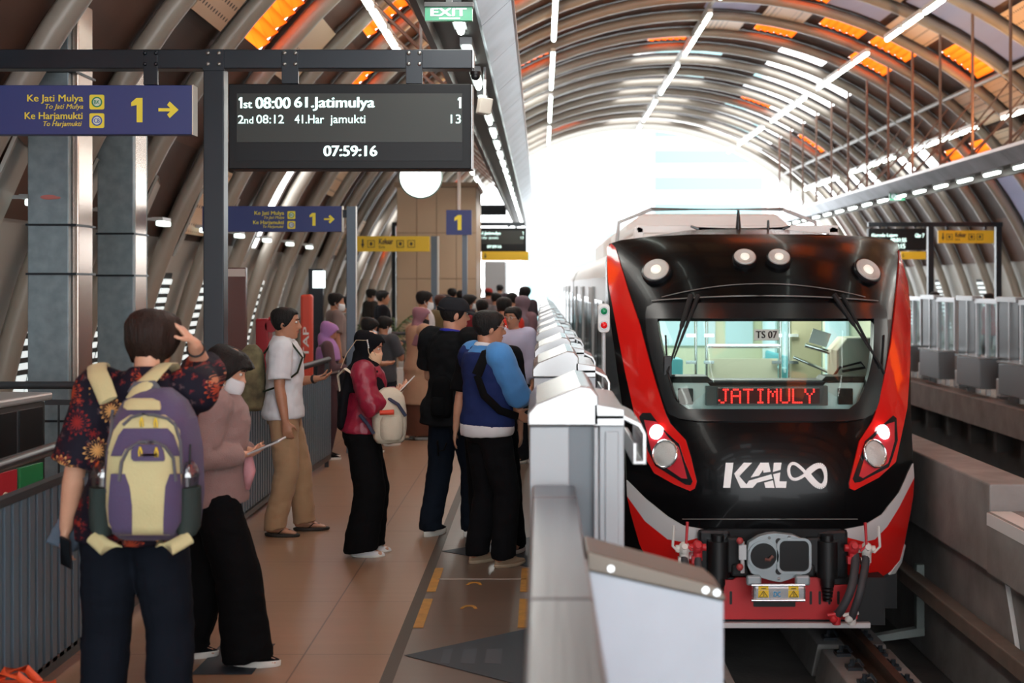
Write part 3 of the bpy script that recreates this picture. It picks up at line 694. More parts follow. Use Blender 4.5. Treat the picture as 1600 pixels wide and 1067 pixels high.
# ---- emblem on the nose
def nose_shape(name, polys, mat, parent, t=.006):
    bm = NB()
    for pts in polys:
        A = []; B = []
        for px,py in pts:
            p = nose(px,py); n = nnorm(p); A.append(bm.verts.new(p+n*t)); B.append(bm.verts.new(p-n*.003))
        bm.faces.new(A); bm.faces.new(B[::-1]); n_ = len(A)
        for i in range(n_): bm.faces.new((A[i],A[(i+1)%n_],B[(i+1)%n_],B[i]))
    bmesh.ops.triangulate(bm, faces=[f for f in bm.faces if len(f.verts) > 4])
    return obj(name, bm, mat, parent)
m_logo = M('white lettering', (252,253,252), .4)
K = [[(1134,723),(1146,723),(1141,762),(1130,762)],[(1147,740),(1162,723),(1175,723),(1155,744),(1171,762),(1157,762)]]
A_ = [[(1173,746),(1188,723),(1201,723),(1204,737),(1193,738.5),(1192,734),(1186,743)],[(1163,762),(1170,751),(1205,741),(1207,748),(1183,754),(1176,762)],[(1194,754),(1207.5,750.5),(1210,762),(1196,762)]]
L_ = [[(1209,723),(1221,723),(1219.5,734),(1207.5,737.5)],[(1208,741),(1219,738),(1217.5,752),(1229,752),(1228,762),(1212,762)]]
emb = nose_shape('emblem', K+A_+L_, m_logo, TRAIN)
def ribbon(fn, n, w):
    P = [fn(k/n) for k in range(n+1)]; polys = []
    for k in range(n):
        (x0,y0),(x1,y1) = P[k],P[k+1]; d = math.hypot(x1-x0,y1-y0) or 1; nx,ny = -(y1-y0)/d,(x1-x0)/d
        w0,w1 = w(k/n),w((k+1)/n); polys.append([(x0+nx*w0,y0+ny*w0),(x1+nx*w1,y1+ny*w1),(x1-nx*w1,y1-ny*w1),(x0-nx*w0,y0-ny*w0)])
    return polys
def loop(t):
    a = 2*pi*t; x = 1260+30*cos(a)*(1 if cos(a) > 0 else .93); y = 740+(17 if cos(a) > 0 else 13)*sin(2*a)*.95+5*cos(a)
    return x, y
nose_shape('loop_mark', ribbon(loop, 60, lambda t: 1.6+2.6*(cos(2*pi*t) > 0)*abs(sin(2*pi*t*1))+.8), m_logo, TRAIN)
# ---- wipers
for (base, tip, b2, t2) in (((1080,461),(1043,582),(1091,461),(1053,560)),((1303,460),(1378,574),(1316,461),(1372,566))):
    bm = NB(); pa, pb = nose(*base,.06), nose(*tip,.045); tube(bm, [pa, pa.lerp(pb,.4), pa.lerp(pb,.45), pb], [.026,.022,.012,.008], 8)
    tube(bm, [nose(*b2,.05), nose(*b2,.05).lerp(nose(*t2,.04),.4), nose(*t2,.04)], [.02,.016,.007], 8); W_ = obj('wiper', bm, m_rub, TRAIN, smooth=60)
    bm = NB(); p = Vector(tip); d = -1 if base[0] < 1200 else 1
    tube(bm, [nose(tip[0]+d*3, tip[1]-58 if d < 0 else tip[1]-50,.03), nose(tip[0],tip[1],.03), nose(tip[0]+12 if d < 0 else tip[0]+4,tip[1]+40 if d < 0 else tip[1]+10,.03)], .009, 6); obj('wiper_blade', bm, m_rub, W_)
bm = NB(); p = nose(1044,570,.03); box(bm, (p.x-.04,p.y-.03,p.z-.11),(p.x+.03,p.y+.03,p.z+.08)); cyl(bm, p+Vector((-.06,0,-.1)), p+Vector((.06,0,-.1)), .016, 8); obj('mirror_arm', bm, m_black, TRAIN, bevel=.008)
# ---- coupler and pipes under the front
npoly('coupler_recess', [(1100,830),(1106,826),(1314,826),(1320,831),(1320,908),(1100,908)], .006, m_dkr, TRAIN, lift=.012)
m_cpl = M('grey coupler plate', (150,160,164), .4, .4)
CYp = 11.72
def c2(px,py,Y=CYp): p = at(px,py,Y); return (p.x,p.z)
def plateY(name, pts, Y, t, mat, parent, holes=(), bevel=.004):
    bm = NB(); prism(bm, [c2(px,py,Y) for px,py in pts], 'y', Y, Y+t); return obj(name, bm, mat, parent, bevel=bevel)
cp = plateY('coupler_plate', [(1170,848),(1186,838),(1200,834),(1212,833),(1240,836),(1262,846),(1268,856),(1268,880),(1264,893),(1248,900),(1232,906),(1220,910),(1208,908),(1186,902),(1174,896),(1168,884),(1168,858)], CYp, .09, m_cpl, TRAIN)
def ringplate(name, cpx, cpy, outer, inner, Y, t, mat, par):
    bm = NB(); o_ = [(c2(cpx+x,cpy+y,Y)) for x,y in outer]; i_ = [(c2(cpx+x,cpy+y,Y)) for x,y in inner]; n = len(o_)
    for yy in (Y,Y+t):
        pass
    vo0=[bm.verts.new((x,Y,z)) for x,z in o_]; vi0=[bm.verts.new((x,Y,z)) for x,z in i_]; vo1=[bm.verts.new((x,Y+t,z)) for x,z in o_]; vi1=[bm.verts.new((x,Y+t,z)) for x,z in i_]
    for k in range(n):
        j=(k+1)%n
        for q in ((vo0[k],vo0[j],vi0[j],vi0[k]),(vo1[k],vi1[k],vi1[j],vo1[j]),(vo0[k],vo1[k],vo1[j],vo0[j]),(vi0[k],vi0[j],vi1[j],vi1[k])): bm.faces.new(q)
    return obj(name, bm, mat, par, smooth=35)
circ = lambda r,n=24: [(r*cos(2*pi*k/n), r*sin(2*pi*k/n)) for k in range(n)]
sq = rrect(46,48,9,5); sqo = rrect(54,56,12,5)
bm = NB(); prism(bm, [c2(1193+x,869+y,CYp-.004) for x,y in circ(21)], 'y', CYp-.004, CYp+.002); prism(bm, [c2(1241+x,869+y,CYp-.004) for x,y in sq], 'y', CYp-.004, CYp+.002); obj('coupler_mouth', bm, M('oily black', (16,16,18), .25), cp)
ringplate('mouth_rim', 1193,869, circ(24), circ(20.5), CYp-.02, .03, m_cpl, cp); ringplate('mouth_rim', 1241,869, sqo, sq, CYp-.02, .03, m_cpl, cp)
for px,py,r in ((1217,846,5),(1217,893,5),(1217,904,2.6),(1202,840,2.4),(1233,839,2.4)):
    bm = NB(); p = at(px,py,CYp-.012); cyl(bm, p, p+Vector((0,.02,0)), r*CYp/F, 14); q = obj('coupler_bolt', bm, m_chrome if r < 3 else m_dkr, cp, smooth=40)
bm = NB(); p = at(1196,874,CYp-.01); tube(bm, [p,p+Vector((.03,-.02,.0)),p+Vector((.06,-.01,.03))], .014, 6); obj('latch', bm, M('brown latch', (110,66,58), .5), cp)
tb = None
bm = NB(); a, c = at(1176,926,11.66), at(1258,926,11.66); prism(bm, [c2(1176+x,926+y,11.66) for x,y in ((0,-12),(82,-12),(82,12),(0,12))], 'y', 11.62, 11.74); tb = obj('heater_box', bm, M('silver box', (200,204,206), .25, .8), TRAIN, bevel=.02)
bm = NB()
for yy in (914,938): a, c = at(1174,yy,11.61), at(1258,yy,11.61); cyl(bm, a, c, .012, 8)
obj('clamp_bar', bm, m_chrome, tb, smooth=60)
for px in (1178,1254):
    bm = NB(); a = at(px,905,11.66); box(bm, (a.x-.06,11.64,a.z-.05),(a.x+.06,11.70,a.z+.03)); obj('mounting_lug', bm, m_cpl, tb, bevel=.015)
my = M('yellow warning label', (236,196,30), .5)
for px in (1193,1240):
    bm = NB(); p = at(px,924,11.615); box(bm, (p.x-.04,p.y,p.z+.012),(p.x+.04,p.y+.003,p.z+.04)); box(bm, (p.x-.042,p.y,p.z-.05),(p.x+.042,p.y+.003,p.z+.008)); wlab = obj('warning_label', bm, my, tb)
    bm = NB(); q = p+Vector((0,-.002,0))
    for tri in (((-.034,-.045),(.034,-.045),(0,.004)),):
        A = [Vector((q.x+x,q.y,q.z+z)) for x,z in tri]
        for i in range(3): tube(bm, [A[i],A[(i+1)%3]], .0028, 5)
    tube(bm, [q+Vector((.004,0,-.008)),q+Vector((-.006,0,-.024)),q+Vector((.006,0,-.024)),q+Vector((-.002,0,-.04))], .003, 5); box(bm, (q.x-.02,q.y,q.z+.02),(q.x+.02,q.y+.001,q.z+.026)); obj('warning_mark', bm, m_black, wlab)
p = at(1209,932,11.617); put_text('maker_mark', 'DC', (p.x,p.y,p.z), .055, .04, M('blue mark', (40,140,190), .4), tb, .02)
# draught cylinders left and right of the plate
for px in (1122,1293):
    bm = NB(); a = at(px,845,11.9); c = at(px,902,11.9); cyl(bm, a, c, .085, 16); cyl(bm, a+Vector((0,0,.05)), a, .05, 12); cyl(bm, c, c+Vector((0,0,-.06)), .06, 12)
    for k in range(5): cyl(bm, c+Vector((0,0,-.06-.03*k)), c+Vector((0,0,-.078-.03*k)), .055-.004*k, 12)
    obj('buffer_cylinder', bm, m_black, TRAIN, smooth=40)
    bm = NB(); s = -1 if px < 1200 else 1; a = at(px-s*24,868,11.95); box(bm, (a.x-.06,11.9,a.z-.14),(a.x+.06,12.1,a.z+.16)); a = at(px-s*34,890,11.9); box(bm, (a.x-.07,11.85,a.z-.05),(a.x+.07,12.1,a.z+.05)); obj('coupler_bracket', bm, m_dkr, TRAIN, bevel=.02)
    bm = NB(); a = at(px+s*6,838,11.98); box(bm, (a.x-.14,11.96,a.z-.36),(a.x+.14,12.02,a.z+.06)); obj('gasket_plate', bm, m_frit, TRAIN, bevel=.04)
bm = NB(); p = at(1160,870,11.75); tube(bm, [at(1160,846,11.75),at(1160,895,11.75)], .018, 8); box(bm, (p.x-.03,p.y-.02,p.z-.02),(p.x+.03,p.y+.02,p.z+.1)); obj('valve_rod', bm, m_ltgrey, TRAIN); 
bm = NB(); 
for py in (845,886): q = at(1156,py,11.73); ball(bm, q, .03, 8, 6)
obj('valve_knob', bm, M('dull red valve', (168,60,60), .5), TRAIN, smooth=60)
# cocks, hoses
m_cockw = M('white valve', (216,214,208), .45); m_cockr = M('red valve', (190,36,44), .45); m_hose = M('grey rubber hose', (58,58,62), .6)
def cock(px, py, mt, lev, s):
    bm = NB(); p = at(px,py,11.86); ball(bm, p, (.05,.06,.06), 10, 8); cyl(bm, p+Vector((-.07,0,0)), p+Vector((.07,0,0)), .03, 10); cyl(bm, p, p+Vector((0,0,-.11)), .04, 10); cyl(bm, p, p+Vector((0,-.07,.03)), .026, 8); box(bm, (p.x-.05,p.y-.03,p.z-.13),(p.x+.02,p.y+.03,p.z-.07))
    t = obj('brake_cock', bm, mt, TRAIN, smooth=40)
    bm = NB(); tube(bm, [p+Vector((s*.05,-.05,-.02)), p+Vector((s*.1,-.05,.03)), p+Vector((s*.09,-.05,lev))], [.010,.011,.013], 6); obj('cock_handle', bm, mt, t)
cock(1069,857,m_cockw,.2,-1); cock(1090,855,m_cockr,.22,-1); cock(1333,856,m_cockr,.22,1); cock(1354,858,m_cockw,.2,1)
def hose(pts, r=.032):
    P = [at(a,b_,Y) for a,b_,Y in pts]
    Q = []
    for i in range(len(P)-1):
        p0,p1,p2,p3 = P[max(i-1,0)],P[i],P[i+1],P[min(i+2,len(P)-1)]
        for k in range(6):
            t=k/6; Q.append(.5*((2*p1)+(p2-p0)*t+(2*p0-5*p1+4*p2-p3)*t*t+(3*p1-p0-3*p2+p3)*t**3))
    Q.append(P[-1]); bm = NB(); tube(bm, Q, r, 10); return obj('brake_hose', bm, m_hose, TRAIN, smooth=60)
hose([(1068,868,11.86),(1072,885,11.8),(1080,905,11.72),(1092,930,11.7)]); hose([(1090,868,11.86),(1092,890,11.8),(1098,915,11.75),(1106,940,11.75)])
hose([(1336,866,11.86),(1336,885,11.8),(1330,920,11.7),(1316,950,11.7),(1308,960,11.74)],.036); hose([(1353,868,11.86),(1351,890,11.78),(1344,925,11.68),(1334,955,11.7),(1330,966,11.74)],.034)
for px,mt in ((1307,m_cockr),(1331,m_cockw)):
    bm = NB(); p = at(px,966,11.74); cyl(bm, p+Vector((0,0,.04)), p+Vector((0,0,-.05)), .035, 10); ball(bm, p+Vector((-.03,-.03,0)), .035, 8, 6); cyl(bm, p+Vector((-.08,-.02,.03)), p+Vector((.05,-.02,.05)), .016, 8); obj('hose_coupling', bm, mt, TRAIN, smooth=40)
# red guard plate with slots, and the white bar under it
YG = 11.95
bm = NB(); outline = [(1084,906),(1146,906),(1150,902),(1286,902),(1290,914),(1342,914),(1340,968),(1084,968)]
prism(bm, [c2(px,py,YG) for px,py in outline], 'y', YG, YG+.03); gp_ = obj('guard_plate', bm, m_redp, TRAIN, bevel=.006)
for px,py,w_,h_ in ((1126,934,4,21),(1142,934,4,21),(1267,934,4,21),(1281,934,4,21),(1296,934,4,21),(1310,934,4,21),(1210,940,66,16)):
    bm = NB(); prism(bm, [c2(px+x,py+y,YG-.003) for x,y in rrect(w_,h_,1.8,3)], 'y', YG-.003, YG+.001); obj('slot', bm, m_black, gp_)
bm = NB(); a, c = at(1080,981,YG-.05), at(1360,973,YG-.05); box(bm, (a.x,YG-.06,a.z),(c.x,YG,c.z)); obj('white_bar', bm, m_twhite, TRAIN, bevel=.004)
bm = NB(); box(bm, (1.1,12.0,-1.0),(2.9,12.5,-.6)); box(bm, (.9,12.4,-.95),(3.1,17,-.62)); obj('underframe', bm, m_dkr, TRAIN)
for s in (-.75,.75):
    for y in (15,17):
        bm = NB(); cyl(bm, (TX+s-.06,y,-.73),(TX+s+.06,y,-.73),.42,24); obj('wheel', bm, m_dkr, TRAIN, smooth=40)
# sides and roof of the cars
m_sideg = M('silver grey car side', (150,152,154), .3, .3); m_sdark = M('dark car window', (22,24,27), .1)
def carbody(y0, y1):
    prof_ = [(TX-1.3,-.75),(TX-TH,-.4),(TX-TH,1.95),(TX-1.28,2.12),(TX-1.1,2.27),(TX-.6,2.37),(TX,2.4),(TX+.6,2.37),(TX+1.1,2.27),(TX+1.28,2.12),(TX+TH,1.95),(TX+TH,-.4),(TX+1.3,-.75)]
    bm = NB(); n_ = len(prof_); A = [bm.verts.new((x,y0,z)) for x,z in prof_]; B = [bm.verts.new((x,y1,z)) for x,z in prof_]
    for i in range(n_-1): 
        f = bm.faces.new((A[i],A[i+1],B[i+1],B[i])); f.material_index = 1 if 2 <= i <= 9 else 0
    bm.faces.new(B[::-1]); bo = obj('car_body', bm, [m_sideg, m_white], TRAIN, smooth=30)
    y = y0+.5; k = 0
    while y < y1-1.4:
        if k % 3 == 2:
            bm = NB(); box(bm, (TX-TH-.03,y,-.05),(TX-TH+.005,y+1.3,1.85)); d_ = obj('door_leaf', bm, m_ltgrey, bo, bevel=.01)
            bm = NB(); box(bm, (TX-TH-.035,y+.15,.75),(TX-TH-.028,y+.6,1.65)); box(bm, (TX-TH-.035,y+.72,.75),(TX-TH-.028,y+1.15,1.65)); obj('pane', bm, m_sdark, d_)
            y += 1.5
        else:
            bm = NB(); box(bm, (TX-TH-.012,y,.55),(TX-TH+.005,y+1.15,1.7)); obj('side_window', bm, m_sdark, bo); y += 1.3
        k += 1
    bm = NB(); box(bm, (TX-TH-.008,y0,-.4),(TX-TH,y1,-.05)); obj('red_band', bm, m_tred, bo)
for (y0,y1) in ((14.4,28.6),(29.2,45.0)): carbody(y0,y1)
bm = NB(); box(bm, (TX-1.1,28.6,-.4),(TX+1.1,29.2,2.2)); obj('gangway', bm, m_rub, TRAIN)
# roof equipment
m_acw = M('white roof casing', (248,248,246), .4)
for y in (17.0,23.0):
    bm = NB(); prism(bm, [(TX-1.0,2.3),(TX-1.0,2.55),(TX-.8,2.72),(TX+.8,2.72),(TX+1.0,2.55),(TX+1.0,2.3)], 'y', y, y+3.6); obj('air_conditioner', bm, m_acw, TRAIN, bevel=.03)
bm = NB(); box(bm, (TX-1.02,14.6,2.40),(TX+1.05,14.72,2.48)); 
for x in (TX-1.0,TX+1.0): box(bm, (x-.05,14.6,2.2),(x+.05,14.75,2.46)); box(bm, (x-.03,14.6,2.42),(x+.03,16.9,2.47))
obj('roof_rail', bm, m_acw, TRAIN, bevel=.01)
bm = NB(); tube(bm, [(TX-1.15,16.2,2.25),(TX-1.12,16.2,2.58),(TX-.75,16.2,2.73),(TX+.75,16.2,2.73),(TX+1.12,16.2,2.58),(TX+1.15,16.2,2.25)], .022, 8); obj('roof_hoop', bm, m_ltgrey, TRAIN, smooth=60)
bm = NB(); tube(bm, [(TX-.5,14.3,2.46),(TX-.42,14.3,2.43),(TX+.42,14.3,2.43),(TX+.5,14.3,2.46)], [.01,.02,.02,.01], 6); cyl(bm, (TX-.02,14.3,2.42),(TX-.02,14.3,2.62),.03,10,.012); cyl(bm, (TX+.28,14.3,2.38),(TX+.28,14.3,2.52),.018,8,.01); obj('roof_antenna', bm, m_frit, TRAIN, smooth=50)
# lamps of the cab and saloon
for (y,e) in ((14.0,16),(16.5,26),(19.5,20)):
    ld = bpy.data.lights.new('saloon_lamp','AREA'); ld.shape='RECTANGLE'; ld.size=1.6; ld.size_y=.5; ld.energy=e*1.3; ld.color=(1,.98,.92)
    lo = bpy.data.objects.new('saloon_lamp', ld); COL.objects.link(lo); lo.location=(TX,y,2.0)
bm = NB()
for y in (16.5,19.5): box(bm, (TX-.9,y-.1,2.03),(TX+.9,y+.1,2.05))
obj('saloon_light', bm, M('saloon light', (255,255,250), .5, emit=(255,252,240), es=4), TRAIN)
# ================================================================ platform screen gates
m_gate = M('brushed aluminium', (198,200,204), .33, .75, bump=.02, bscale=150, stretch=(1,.03,1))
m_gatep = M('pale gate paint', (164,170,174), .4, .05)
m_gdark = M('grey gate recess', (108,116,122), .5)
m_cap = M('polished gate cap', (172,172,172), .24, .75)
def gate(loc, label, group):
    t = thing('screen_gate_post', label, 'gate', (0,0,0), 0, group)
    # cap with a sloping top, profile in X-Z
    b = NB(); prism(b, [(-.05,1.36),(-.05,1.405),(-.02,1.44),(.14,1.505),(.18,1.50),(.205,1.47),(.21,1.36)], 'y', 0, .95); obj('cap', b, m_cap, t, bevel=.006)
    b = NB(); box(b, (-.042,.015,0),(.10,.93,1.355)); obj('side_panel', b, m_gatep, t, bevel=.004)
    b = NB(); box(b, (.10,.03,0),(.19,.92,1.355)); obj('recess_panel', b, m_gdark, t)
    b = NB(); box(b, (.10,.012,0),(.20,.035,.9)); box(b, (.19,.0,0),(.205,.95,1.355)); obj('front_cover', b, m_gatep, t, bevel=.003)
    b = NB(); box(b, (.21,.02,0),(.30,.10,1.36)); box(b, (.23,.012,0),(.28,.022,1.34)); obj('door_track_post', b, m_gatep, t, bevel=.006)
    b = NB(); prof_ = [(.19,1.40),(.30,1.40),(.36,1.37),(.38,1.33),(.38,1.22),(.33,1.22),(.33,1.30),(.345,1.30),(.345,1.235),(.365,1.235),(.365,1.33),(.35,1.355),(.295,1.383),(.19,1.383)]
    prism(b, [(.19,1.36),(.30,1.36),(.30,1.42),(.19,1.44)], 'y', 0, .9); prism(b, prof_, 'y', .0, .55); obj('cable_hook', b, m_cap, t, bevel=.003)
    b = NB(); prism(b, [(.21,.30),(.46,.30),(.46,.70),(.21,.78)], 'y', .12, .75); obj('drive_box', b, m_gatep, t, bevel=.01)
    b = NB(); cyl(b, (.21,.3,.1),(.42,.3,.1),.05,10); box(b, (.2,.15,0),(.4,.7,.06)); obj('foot', b, m_gdark, t)
    t.location = loc; return t
YS = [5.14,7.85,9.93,12.76,14.85,17.65,19.7,22.5,24.6,27.4,29.5,32.3,34.4,37.2,39.3,42.1]
proto = None
for i, y in enumerate(YS):
    lb = ('nearest grey screen gate post with a sloping polished cap, in front of the train nose' if i == 0 else
          'second grey screen gate post in the row, just behind the nearest one' if i == 1 else
          'third screen gate post, level with the man in the blue vest' if i == 2 else 'grey screen gate post in the row running far along the left platform')
    gp = 'screen gate posts along the left platform' if i > 2 else None
    if proto is None: proto = gate((0,y,0), lb, None)
    else:
        d = dup(proto, (0,y,0), label=lb)
        if gp: d['group'] = gp
# glazed leaves between the posts
proto = None
for i in range(len(YS)-1):
    y0, y1 = YS[i]+.96, YS[i+1]-.01; wide = i % 2 == 0
    lb = 'glazed gate leaf between two grey posts of the left platform'
    t = thing('gate_leaf', lb, 'gate', (.14,y0,0), 0, 'glazed leaves between the gate posts')
    b = NB(); box(b, (.11,y0,1.20),(.20,y1,1.30)); box(b, (.11,y0,.02),(.20,y1,.25)); 
    for yy in (y0,(y0+y1)/2-.03,y1-.06): box(b, (.115,yy,.25),(.195,yy+.06,1.2))
    obj('leaf_frame', b, m_gate, t, bevel=.004)
    b = NB(); box(b, (.15,y0+.06,.25),(.16,y1-.06,1.2)); obj('leaf_glass', b, glass('gate glass', (214,226,226), .12), t)
# low barrier nearest the lens, and its box
t = thing('barrier_rail', 'broad brushed metal barrier rail running towards the viewer at the platform edge', 'barrier', (.05,1.6,0))
b = NB(); y0 = 1.7
while y0 < 5.0:
    y1 = min(y0+1.56, 5.12); box(b, (-.033,y0+.002,1.10),(.122,y1-.002,1.15)); y0 += 1.56
obj('top_cover', b, M('brushed barrier cover', (116,116,120), .32, .85, bump=.04, bscale=90, stretch=(1,.02,1)), t, bevel=.01)
b = NB(); box(b, (-.02,1.7,0),(.11,5.1,1.10)); obj('barrier_panel', b, m_gate, t)
t = thing('drive_housing', 'white metal drive housing with a sloping brown lid in the foreground beside the barrier', 'box', (.3,3.8,0))
Yb = 3.8
p = [at(925,892,Yb), at(1131,940,Yb)]
xl, zl, xr, zr = .125, p[0].z, p[1].x, p[1].z
b = NB(); prism(b, [(xl,.2),(xr,.2),(xr,zr),(xl,zl)], 'y', Yb, Yb+.22); obj('housing_body', b, M('white sheet housing', (176,183,192), .45, .1, var=.06, vscale=5), t, bevel=.004)
b = NB(); prism(b, [(xl-.005,zl+.002),(xr+.004,zr+.002),(xr+.004,zr+.016),(xr-.03,zr+.045),(xl-.005,zl+.055)], 'y', Yb-.01, Yb+.23); obj('lid', b, M('brown metal lid', (112,104,95), .4, .6), t, bevel=.006)
for (x,yy) in ((xr-.05,Yb-.012),(xr-.02,Yb-.012),(xl+.06,Yb-.012)):
    b = NB(); s = (x-xl)/(xr-xl); z = zl+(zr-zl)*s+.022; cyl(b, (x,yy,z),(x,yy+.006,z),.009,10); obj('rivet', b, m_chrome, t, smooth=60)
# signal light of the gates
t = thing('signal_light', 'small white signal box with a green lamp over a red lamp left of the train', 'light', (.45,10.6,0))
p = at(943.5,497,10.6)
b = NB(); prism(b, [(p.x+x,p.z+y) for x,y in rrect(.088,.215,.03,4)], 'y', 10.58, 10.66); obj('signal_housing', b, m_white, t, bevel=.006)
for dz, c, nm in ((.052,(20,130,84),'green_lamp'),(-.052,(214,26,30),'red_lamp')):
    b = NB(); q = p+Vector((0,-.02,dz)); cyl(b, q+Vector((0,-.015,0)), q, .036, 18); k_ = obj('lamp_ring', b, m_ltgrey, t, smooth=40)
    b = NB(); ball(b, q+Vector((0,-.012,0)), (.026,.02,.026), 14, 8); obj(nm, b, M(nm+' lens', c, .2, emit=c, es=.15), k_, smooth=180)
b = NB(); cyl(b, (p.x,10.64,0.0),(p.x,10.64,p.z-.1),.016,8); obj('signal_post', b, m_ltgrey, t, smooth=60)
# ---- far platform gates
XR = 7.35
t0 = None
for i, y in enumerate((19.0,21.2,23.4,25.75,28.0,30.3,32.6,35.0,37.4,39.8)):
    lb = 'glazed screen gate with a grey drive box on the far platform' ; gp = 'screen gates along the far platform'
    if t0 is None:
        t = thing('far_screen_gate', lb, 'gate', (XR,y,0), 0, gp)
        b = NB(); box(b, (XR-.04,y-.58,.05),(XR+.04,y-.52,1.62)); box(b, (XR-.04,y-.02,.05),(XR+.04,y+.03,1.62)); box(b, (XR-.04,y+.5,.05),(XR+.04,y+.56,1.62)); box(b, (XR-.05,y-.6,1.56),(XR+.05,y+.58,1.64)); obj('gate_frame', b, m_gate, t, bevel=.005)
        b = NB(); box(b, (XR,y-.52,.7),(XR+.01,y+.5,1.56)); obj('gate_glass', b, glass('gate glass', (214,226,226), .12), t)
        b = NB(); prism(b, [(y-.66,.20),(y+.62,.20),(y+.62,.66),(y-.66,.70)], 'x', XR-.34, XR-.05); obj('drive_box', b, M('grey drive box', (128,132,136), .4, .4), t, bevel=.012)
        b = NB(); box(b, (XR-.36,y-.68,.68),(XR-.04,y+.64,.71)); obj('drive_lid', b, m_cap, t)
        b = NB(); box(b, (XR-.3,y+.64,.15),(XR-.1,y+.86,.42)); cyl(b, (XR-.2,y+.75,.4),(XR-.2,y+.75,.55),.06,10); obj('motor', b, m_ltgrey, t, bevel=.01)
        b = NB(); box(b, (XR-.03,y+.62,.02),(XR+.06,y+1.55,1.66)); obj('fixed_panel', b, M('dark fixed panel', (84,88,92), .35, .5), t, bevel=.006)
        b = NB(); box(b, (XR-.08,y+.62,1.60),(XR+.1,y+1.55,1.68)); box(b, (XR-.05,y+1.0,.05),(XR-.02,y+1.05,1.6)); obj('panel_cap', b, m_cap, t); t0 = t
    else: dup(t0, (XR,y,0), label=lb)
# ================================================================ signs, gantries and platform furniture
m_blue = M('blue sign face', (44,56,112), .45); m_yel = M('yellow sign lettering', (232,214,60), .5); m_yels = M('yellow sign face', (226,188,30), .45)
m_navy = M('dark steel frame', (28,34,41), .34, .3, var=.15, vscale=3)
m_led = M('white led lettering', (220,255,250), .5, emit=(214,255,248), es=1.15)
m_scr = M('dark display face', (50,53,50), .4, spec=.3); m_scr2 = M('black display face', (13,14,17), .4, spec=.25); m_cas = M('black display case', (11,13,16), .45, spec=.25)
def pbox(bm, x0, y0, x1, y1, Y, d, mi=0):              # box whose front face sits at depth Y with these bounds
    a, c = at(x0,y1,Y), at(x1,y0,Y); box(bm, (a.x,Y,a.z), (c.x,Y+d,c.z), mi)
def ptext(name, body, x0, ybase, w, h, Y, mat, par, **k):
    return put_text(name, body, at(x0,ybase,Y), w*Y/F, h*Y/F, mat, par, **k)
def poly_face(name, pts, Y, t, mat, par):
    bm = NB(); prism(bm, [((x-VX)*Y/F, CAMH+(VY-y)*Y/F) for x,y in pts], 'y', Y, Y+t); return obj(name, bm, mat, par)
def gantry(label, post, beam, hang, Y, postw=None):
    t = thing('sign_gantry', label, 'gantry', (at(post[0],600,Y).x,Y,0))
    for px in post:
        a = at(px,600,Y); hw = (postw or 16)*Y/F
        bm = NB(); box(bm, (a.x-hw,Y,0),(a.x+hw,Y+hw*2,at(0,beam[2],Y).z)); obj('post', bm, m_navy, t, bevel=.006)
    bm = NB(); pbox(bm, beam[0],beam[1],beam[2+1],beam[2],Y-.01,.14); obj('beam', bm, m_navy, t, bevel=.006)
    for (px,w_,y1) in hang:
        bm = NB(); pbox(bm, px-w_,beam[1]+2,px+w_,y1,Y-.022,.03); obj('hanger_bracket', bm, m_navy, t, bevel=.003)
    return t
Y1 = 9.2
G1 = gantry('dark steel sign gantry carrying the near departure board and blue sign', (333.5,), (-330,77,107,738), ((235,11,132.5),(453,13,130.5),(647,13,130.5)), Y1)
bm = NB(); pbox(bm, 317,77,350,110,Y1-.02,.02); obj('hanger_bracket', bm, m_navy, G1)
for px in (333.5,453,647,235):
    for dx in (-8.5,8.5):
        for dy in (83,100): bm = NB(); p = at(px+dx,dy,Y1-.022); ball(bm, p, (.014,.012,.014), 10, 6); obj('bolt', bm, M('dull bolt', (150,150,146), .35, .8) if px != 235 else m_navy, G1, smooth=60)
bm = NB(); pbox(bm, 738,79,740.5,106,Y1,.12); obj('beam_cap', bm, M('bare steel end', (170,172,174), .4, .6), G1)
bm = NB(); cyl(bm, at(743,112,Y1+.1), at(743,117,Y1+.1), .035, 14); ball(bm, at(743,119,Y1+.1), .03, 12, 8); tag(obj('dome_camera', bm, m_black, smooth=50), 'small black dome camera at the right end of the gantry beam', 'camera')
